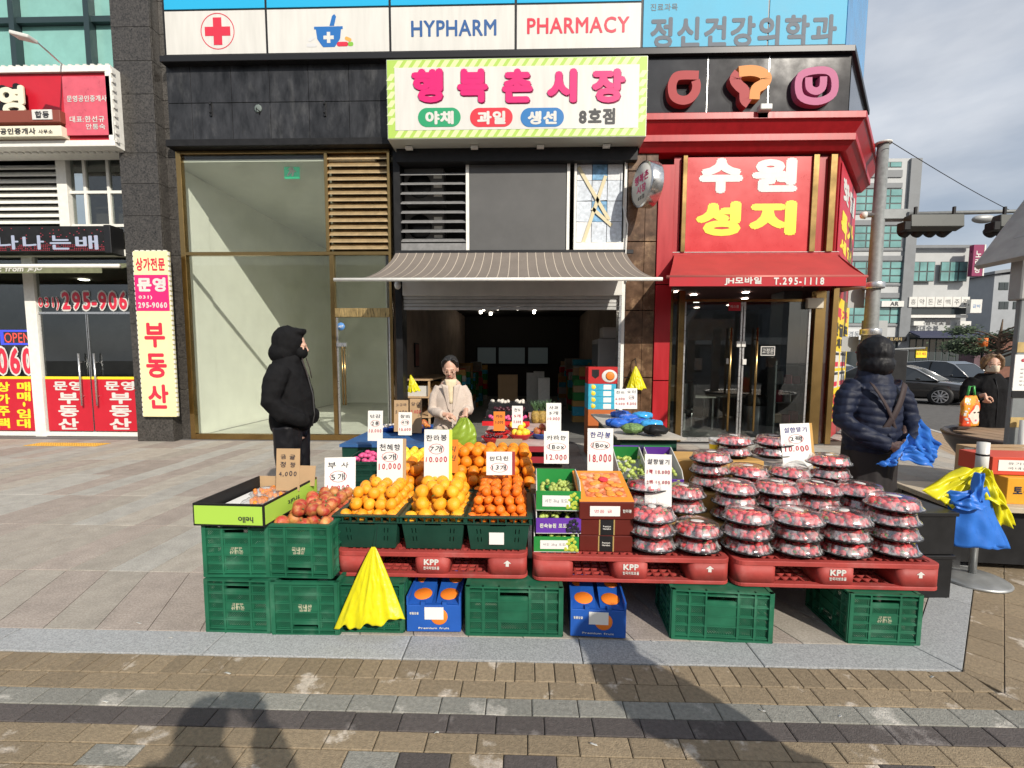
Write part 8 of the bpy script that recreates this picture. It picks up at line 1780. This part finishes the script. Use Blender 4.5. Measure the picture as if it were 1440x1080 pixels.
fwin(bb_, 1277, 475, 1352, 522, 8, 1, m=DKW); fband(bb_, 1287, 488, 1302, 503, YEL, 'yellow_notice', p=.12)
for z_ in (.3, -.1): text_mb(MB(), '특가 세일', FR(FY_ - .13), W(1294, 496, FY_)[0], W(1294, 496, FY_)[1] + z_, .8, .25).build('lettering', CRIM, bb_)
vb = thing('blade_sign', (B1, FY_ - 1, 8), 0, 'tall maroon karaoke blade sign on the white building', 'sign'); x0, z1 = W(1370, 344, FY_ - 1); x1, z0 = W(1381, 388, FY_ - 1); MB().box(x0, x1, FY_ - 1, FY_ - .6, z0, z1).build('panel', PM('maroon_sign', (.22, .02, .08), .4), vb); MB().box(x1, x1 + .12, FY_ - 1.02, FY_ - .5, z0, z1).build('edge', WHT, vb)
for i, s in enumerate('노래방'): text_mb(MB(), s, FR(FY_ - 1.01), (x0 + x1) / 2, z1 - (z1 - z0) * (.30 + .25 * i), .5, .55, bold=.02).build('lettering', WHT, vb)
MB().box(B1 - .05, x0, FY_ - .85, FY_ - .75, z1 - .6, z1 - .5).build('bracket', BLKM, vb)
vb2 = thing('blade_sign', (B1, FY_ - 1, 4), 0, 'small white blade sign below the karaoke sign', 'sign'); x0, z1 = W(1366, 421, FY_ - 1); x1, z0 = W(1380, 440, FY_ - 1); MB().box(x0, x1, FY_ - 1, FY_ - .6, z0, z1).build('panel', WHT, vb2); MB().box(B1 - .05, x0, FY_ - .85, FY_ - .75, z1 - .5, z1 - .4).build('bracket', BLKM, vb2); text_mb(MB(), '갈비', FR(FY_ - 1.01), (x0 + x1) / 2, (z0 + z1) / 2, .6, .3).build('lettering', BLUD, vb2)
C0 = W(1396, 420, 52)[0]; gb_ = far_building(C0, C0 + 16, W(1400, 386, 52)[1], 12, 52, PM('blue_grey_clad', (.27, .29, .31), .6, nscale=1, namt=.1), 'grey clad house with small square windows at the far right')
for py in (397, 424, 465):
    for p0 in (1404, 1424): fwin(gb_, p0, py, p0 + 14, py + 11, 2, 1, 52, DKW, .05)
MB().add([(C0 - .4, 51.6, W(1400, 386, 52)[1]), (C0 + 16.4, 51.6, W(1400, 386, 52)[1] + 2.4), (C0 + 16.4, 64, W(1400, 386, 52)[1] + 2.4), (C0 - .4, 64, W(1400, 386, 52)[1]), (C0 - .4, 51.6, W(1400, 386, 52)[1] + .3), (C0 + 16.4, 51.6, W(1400, 386, 52)[1] + 2.7), (C0 + 16.4, 64, W(1400, 386, 52)[1] + 2.7), (C0 - .4, 64, W(1400, 386, 52)[1] + .3)], [(0, 3, 2, 1), (4, 5, 6, 7), (0, 1, 5, 4), (1, 2, 6, 5), (2, 3, 7, 6), (3, 0, 4, 7)]).build('roof', GREYT, gb_)
D0 = W(1368, 420, 60)[0]; gd_ = far_building(D0, D0 + 5, W(1370, 400, 60)[1], 8, 60, PM('dark_house', (.12, .115, .11), .8, nscale=1, namt=.2), 'dark old house squeezed between the white and grey buildings'); MB().prism([(D0 - .3, W(1370, 400, 60)[1]), (D0 + 5.3, W(1370, 400, 60)[1]), (D0 + 2.5, W(1370, 390, 60)[1])], 0, 8, M=Matrix.Translation((0, 60, 0)) @ Matrix(((1, 0, 0, 0), (0, 0, 1, 0), (0, 1, 0, 0), (0, 0, 0, 1)))).build('roof', GREYT, gd_)
E0 = W(1372, 500, 46)[0]; br_ = thing('low_brick_house', (E0, 46, 0), 0, 'low red brick shop with small lamps behind the pine', 'building'); MB().box(E0, E0 + 14, 46, 50, -.1, W(1400, 474, 46)[1]).build('wall', PM('far_brick', (.17, .075, .05), .8, nscale=3, namt=.25), br_); fband(br_, 1400, 492, 1440, 515, DKW, 'shop_window', 46, .05)
bp_ = thing('brick_gate_post', (W(1385, 510, 34)[0], 34, 0), 0, 'purple brick gate pier with an orange cap', 'pier'); x0, z1 = W(1371, 494, 34); x1, _ = W(1400, 494, 34); MB().box(x0, x1, 34, 35.2, -.1, z1).build('pier', PM('purple_brick', (.11, .065, .075), .8, nscale=3, namt=.25), bp_); MB().box(x0 - .1, x1 + .1, 33.9, 35.3, z1, z1 + .25).build('cap', PM('terracotta', (.42, .14, .07), .7), bp_)
op_ = thing('orange_post', (W(1381, 500, 30)[0], 30, 0), 0, 'thin dark post with an orange cylinder top', 'post'); z1 = W(1381, 480, 30)[1]; MB().tube([(0, 0, -.1), (0, 0, z1 - .3)], .07, 10).build('post', BLKM, op_, local=True); MB().lathe([(.22, z1 - .35), (.22, z1 + .2)], 14).build('top', PM('signal_orange', (.7, .16, .03), .5), op_, local=True)
# pine tree
def tree(loc, h, label, name, crown, rx, rz, n, leaf, mat, trunk_m, lean=0., seed=1, tiers=7):
    rr = random.Random(seed); t = thing(name, loc, 0, label, 'tree'); m_ = MB(); tips = []
    m_.tube([(0, 0, -.1), (lean * .4, 0, h * .35), (lean, .05, h * .7), (lean * 1.1, 0, h * .95)], [.20, .15, .09, .03], 10)
    for k in range(tiers * 3):
        a = rr.uniform(0, 6.28); z0 = h * rr.uniform(.42, .85); l_ = rx * rr.uniform(.55, 1.); e = Vector((lean + l_ * math.cos(a), l_ * math.sin(a), z0 + rz * rr.uniform(.0, .5))); b0 = Vector((lean * .8, 0, z0 - .3)); m_.tube([b0, b0.lerp(e, .5) + Vector((0, 0, .15)), e], [.06, .04, .015], 6); tips.append(e)
    m_.build('trunk', trunk_m, t, local=True); c = MB()
    for k in range(n):
        e = rr.choice(tips); p = e + Vector((rr.gauss(0, .33) * rx * .45, rr.gauss(0, .33) * rx * .45, rr.gauss(0, .3) * rz * .35)); d = Vector((rr.gauss(0, 1), rr.gauss(0, 1), rr.gauss(.3, .8))).normalized(); q = d.orthogonal().normalized() * leaf * .28; c.add([p - q, p + d * leaf * .5 - q * .5, p + d * leaf, p + q], [(0, 1, 2, 3)])
    cr_ = c.build('crown', mat, t, local=True); return t
PINE = PM('pine_needles', (.045, .070, .032), .7, nscale=3, namt=.4); BARK = PM('bark', (.11, .075, .05), .9, nscale=9, namt=.4)
x, _ = W(1398, 500, 30); tree((x, 30, 0), W(1398, 446, 30)[1] * 1.02, 'windswept green pine between the white building and kiosk', 'pine_tree', None, 2.4, 1.2, 5200, .22, PINE, BARK, .3, 4)
# ================================================================== cars
def car(loc, heading, col, label, scale=1., suv=False, name='parked_car'):
    t = thing(name, M=Matrix.Translation(loc) @ Matrix.Rotation(heading, 4, 'Z') @ Matrix.Scale(scale, 4), label=label, cat='car', group='cars on the road')
    # body sections along x (front at +x): x, half width, z bottom, z belt
    L_ = [(-2.38, .62, .42, .80), (-2.30, .80, .30, .92), (-1.9, .89, .24, .97), (-1.0, .92, .22, .96), (0., .925, .22, .94), (.9, .92, .22, .90), (1.5, .90, .24, .86), (2.0, .86, .27, .78), (2.32, .74, .32, .66), (2.42, .55, .40, .58)]
    v = []; f = []; m = 12
    for x, w, z0, z1 in L_:
        zm = (z0 + z1) / 2; pr = [(-w * .80, z0), (-w * .97, z0 + .08), (-w, zm), (-w * .97, z1 - .10), (-w * .88, z1 - .02), (-w * .5, z1 + .02), (w * .5, z1 + .02), (w * .88, z1 - .02), (w * .97, z1 - .10), (w, zm), (w * .97, z0 + .08), (w * .80, z0)]; v += [(x, y, z) for y, z in pr]
    for k in range(len(L_) - 1):
        for i in range(m): j = (i + 1) % m; f.append((k * m + i, (k + 1) * m + i, (k + 1) * m + j, k * m + j))
    f.append(tuple(range(m))); f.append(tuple(range((len(L_) - 1) * m, len(L_) * m))[::-1])
    PAINT = PM('paint_' + str(int(col[0] * 999)), col, .22, .35, coat=1., nscale=2, namt=.06)
    b = MB().add(v, f, 0, None, True).mesh('body', PAINT, .015, 2); put('body', b, t, local=True)
    top = 1.46 if not suv else 1.62
    g = [(-2.0 if not suv else -2.25, .93, .70), (-1.25 if not suv else -1.9, top - .10, .60), (-.5, top, .58), (.25, top - .03, .58), (.65, top - .17, .62), (1.30, .89, .74)]
    v = []; f = []
    for x, z, w in g: v += [(x, -w, z), (x, -w * .9, z + .015), (x, w * .9, z + .015), (x, w, z)]
    v2 = [(x, s * .84, .90) for x, z, w in g for s in (-1, 1)]; n = len(g); o_ = len(v); v += v2
    for k in range(n - 1):
        for i in range(3): f.append((k * 4 + i, (k + 1) * 4 + i, (k + 1) * 4 + i + 1, k * 4 + i + 1))
        f.append((o_ + 2 * k, o_ + 2 * k + 2, (k + 1) * 4, k * 4)); f.append((k * 4 + 3, (k + 1) * 4 + 3, o_ + 2 * k + 3, o_ + 2 * k + 1))
    put('greenhouse', MB().add(v, f).mesh('greenhouse', PM('car_glass', (.02, .025, .03), .05, spec=.8)), t, local=True)
    rf = MB(); 
    rf.add([(-1.22 if not suv else -1.88, -.575, top - .075), (-.5, -.56, top + .022), (.25, -.56, top - .008), (.62, -.59, top - .14), (.62, .59, top - .14), (.25, .56, top - .008), (-.5, .56, top + .022), (-1.22 if not suv else -1.88, .575, top - .075)], [(0, 1, 6, 7), (1, 2, 5, 6), (2, 3, 4, 5)]); rf.build('roof', PAINT, t, thick=.02, local=True)
    for s in (-1, 1):
        MB().tube([(1.30, s * .76, .90), (.64, s * .62, top - .15), (.25, s * .585, top - .02), (-.5, s * .585, top + .01), (-1.24 if not suv else -1.88, s * .605, top - .085), (-2.0 if not suv else -2.25, s * .72, .94)], .022, 6).build('window_trim', SILV, t, local=True); MB().tube([(-.35, s * .80, .93), (-.38, s * .60, top)], .03, 6).build('pillar', BLK, t, local=True)
        MB().ball((.78, s * .99, .97), .08, .06, .055).build('mirror', PAINT, t, local=True); MB().tube([(-.1, s * .925, .78), (.1, s * .935, .78)], .015, 6).build('handle', SILV, t, local=True); MB().tube([(-1.05, s * .925, .80), (-.85, s * .935, .80)], .015, 6).build('handle', SILV, t, local=True)
        MB().ball((2.22, s * .60, .62), .16, .16, .07).build('headlight', PM('headlight', (.7, .72, .74), .08, spec=.8), t, local=True); MB().ball((2.30, s * .62, .38), .08, .10, .035).build('fog_lamp', PM('fog_glow', (.8, .8, .8), .2, emis=(1, 1, 1), es=.6), t, local=True)
        for x in (-1.45, 1.42):
            wh = MB().lathe([(.20, -.10), (.30, -.11), (.335, -.09), (.34, 0), (.335, .09), (.30, .11), (.20, .10)], 28, M=Matrix.Translation((x, s * .82, .34)) @ Matrix.Rotation(R(90), 4, 'X')).build('wheel', PM('tyre', (.015, .015, .016), .8), t, local=True); rm = MB()
            for k in range(10): a = 6.283 * k / 10; rm.box(.03, .22, -.018 - .006 * (k % 2), .018, -.012, .012, M=Matrix.Translation((x, s * .935, .34)) @ Matrix.Rotation(R(90), 4, 'X') @ Matrix.Rotation(a, 4, 'Z'))
            rm.add([(x + math.cos(q) * r_, s * .935, .34 + math.sin(q) * r_) for r_ in (.215, .235) for q in [6.283 * i / 24 for i in range(24)]], [(i, (i + 1) % 24, 24 + (i + 1) % 24, 24 + i) for i in range(24)]); rm.lathe([(.05, -.02), (.05, .02)], 10, M=Matrix.Translation((x, s * .935, .34)) @ Matrix.Rotation(R(90), 4, 'X')); rm.build('rim', PM('alloy', (.45, .45, .46), .4, .2), wh, local=True)
            MB().lathe([(.365, -.02), (.37, .0)], 26, M=Matrix.Translation((x, s * .90, .345)) @ Matrix.Rotation(R(90), 4, 'X')).build('wheel_arch', BLK, t, local=True)
    MB().box(2.36, 2.43, -.42, .42, .42, .55).build('grille', BLK, t, .01, local=True)
    return t
fx_, fy_ = G(1321, 571, -.1)
hd_ = R(-52); cf = Vector((math.cos(hd_), math.sin(hd_))); cn = Vector((math.sin(hd_), -math.cos(hd_))); cc_ = Vector((fx_, fy_)) - cf * 1.42 - cn * .9
car((cc_.x, cc_.y, -.10), hd_, (.028, .027, .028), 'black sedan driving past behind the navy jacketed person')
car((20.5, 23., -.10), R(-76), (.02, .022, .025), 'dark SUV partly hidden behind the black sedan', suv=True)
car((18.6, 28.5, -.10), R(-80), (.45, .46, .47), 'silver car visible above the black sedan roof'); car((15.2, 29.5, -.10), R(-80), (.6, .6, .6), 'white car parked beyond the signal pole')
# ================================================================== bystanders behind the viewpoint, whose shadows fall on the bricks
pg = thing('person', (-.06, -.36, 0), R(180), 'person holding up a phone whose shadow falls across the bricks at left', 'person')
b = MB(); head_mb(b, (0, -.02, 1.44), .0, .0, 1.0); rings(b, [(0, 0, .84, .15, .10), (0, 0, 1.3, .17, .11), (0, 0, 1.42, .11, .08), (0, 0, 1.46, .05, .05)]); legs(b)
for s in (-1, 1): limb(b, [(.18 * s, 0, 1.37), (.29 * s, -.10, 1.18), (.10 * s, -.25, 1.40)], [.05, .042, .032]); hand_mb(b, aim((.10 * s, -.25, 1.40), (-.2 * s, -.1, 1), (-s, 0, 0)), .4, s)
remesh(b, 'body', SKIN, pg, .009, 2)
j = MB(); rings(j, [(0, 0, .85, .20, .15), (0, 0, 1.05, .20, .16), (0, 0, 1.28, .20, .145), (0, 0, 1.38, .15, .11), (0, 0, 1.46, .09, .09)])
for s in (-1, 1): limb(j, [(.165 * s, 0, 1.36), (.24 * s, -.04, 1.26), (.295 * s, -.10, 1.18), (.20 * s, -.18, 1.28), (.115 * s, -.24, 1.375)], [.08, .078, .07, .062, .052])
remesh(j, 'jacket', CBLK, pg, .011, 5, folds(.006, 9., 2.))
h = MB(); h.ball((0, .02, 1.59), .088, .100, .10, 18, 12); remesh(h, 'hair', HAIRB, pg, .009, 2)
tr = MB(); legs(tr, .92, .04, .10, 0, (.11, .09, .075, .07)); tr.ball((0, 0, .88), .16, .12, .10); remesh(tr, 'trousers', CBLN, pg, .012, 4); shoes(pg, .10)
ph2 = MB().box(-.075, .075, -.272, -.262, 1.44, 1.52).build('mobile_phone', BLK, M=pg.matrix_basis); tag(ph2, 'dark phone held up in both hands behind the viewpoint', 'phone')
by = dup(mn, Matrix.Translation((1.75, .18, 0)) @ Matrix.Rotation(R(150), 4, 'Z'), 'person beside the viewpoint whose shadow falls across the centre bricks')
# ================================================================== across the street behind the viewpoint: what the shop glass mirrors
for i, (x0, x1, z1, mt, lb) in enumerate(((-34, -14, 11, PALE, 'pale block across the street mirrored in the agency glass'), (-12, 4, 9, PM('far_brick', (.17, .075, .05), .8), 'brick block across the street mirrored in the market glass'), (6, 26, 12, GREYT, 'grey block across the street mirrored in the phone shop doors'))):
    t = thing('building', ((x0 + x1) / 2, -30, 0), 0, lb, 'building', 'blocks across the street'); MB().box(x0, x1, -42, -30, -.1, z1).build('wall', mt, t)
    for k in range(3):
        for j in range(int((x1 - x0) / 3)): MB().box(x0 + .6 + j * 3, x0 + 2.4 + j * 3, -30, -29.95, 1. + k * 3.2, 2.9 + k * 3.2).build('window', DKW, t)
    MB().box(x0 + .3, x1 - .3, -29.94, -29.5, 3.1, 3.8).build('shop_sign', WHT, t)
BTR = PM('bare_bark', (.10, .085, .07), .9, nscale=9, namt=.3)
for i, (x, y) in enumerate(((-13, -17), (-4.5, -18), (9.5, -16), (15, -17))):
    rr = random.Random(40 + i); t = thing('bare_tree', (x, y, 0), 0, ('first', 'second', 'third', 'fourth')[i] + ' bare street tree mirrored in the shop glass, from the left', 'tree', 'bare street trees'); tm, cm = MB(), MB(); tm.tube([(0, 0, -.1), (.1, 0, 2), (.05, .1, 4), (.1, 0, 6.5)], [.16, .13, .09, .03], 8).build('trunk', BTR, t, local=True)
    for k in range(34):
        a = rr.uniform(0, 6.28); z = rr.uniform(2, 6); l_ = rr.uniform(.8, 2.2); p = Vector((.08, 0, z)); q = p + Vector((math.cos(a) * l_, math.sin(a) * l_, l_ * .8)); cm.tube([p, p.lerp(q, .5) + Vector((0, 0, .1)), q], [.04, .025, .008], 5)
        for b_ in range(3): w = p.lerp(q, rr.uniform(.4, .9)); cm.tube([w, w + Vector((rr.uniform(-.5, .5), rr.uniform(-.5, .5), rr.uniform(.2, .7)))], [.014, .005], 4)
    cm.build('branches', BTR, t, local=True)
car((4.5, -9.5, -.06), R(180), (.6, .6, .6), 'white car across the street mirrored in the phone shop doors')
# ---- litter on the paving
rl = random.Random(12)
for i, (px, py) in enumerate(((240, 898), (320, 948), (196, 877), (918, 902), (1180, 1008), (1310, 953), (614, 1032), (148, 988), (835, 1048), (1072, 1000))):
    x, y = G(px, py, 0); o = MB().grid(lambda u, v: (x + (u - .5) * .02 * (1 + .4 * math.sin(i)), y + (v - .5) * .014, .005 + .004 * math.sin(3 * u + i) + .003 * math.cos(4 * v)), 3, 3).build('paper_scrap', WHT, thick=.0008)
    tag(o, 'tiny pale paper scrap lying on the paving', 'litter', 'paper scraps on the paving')
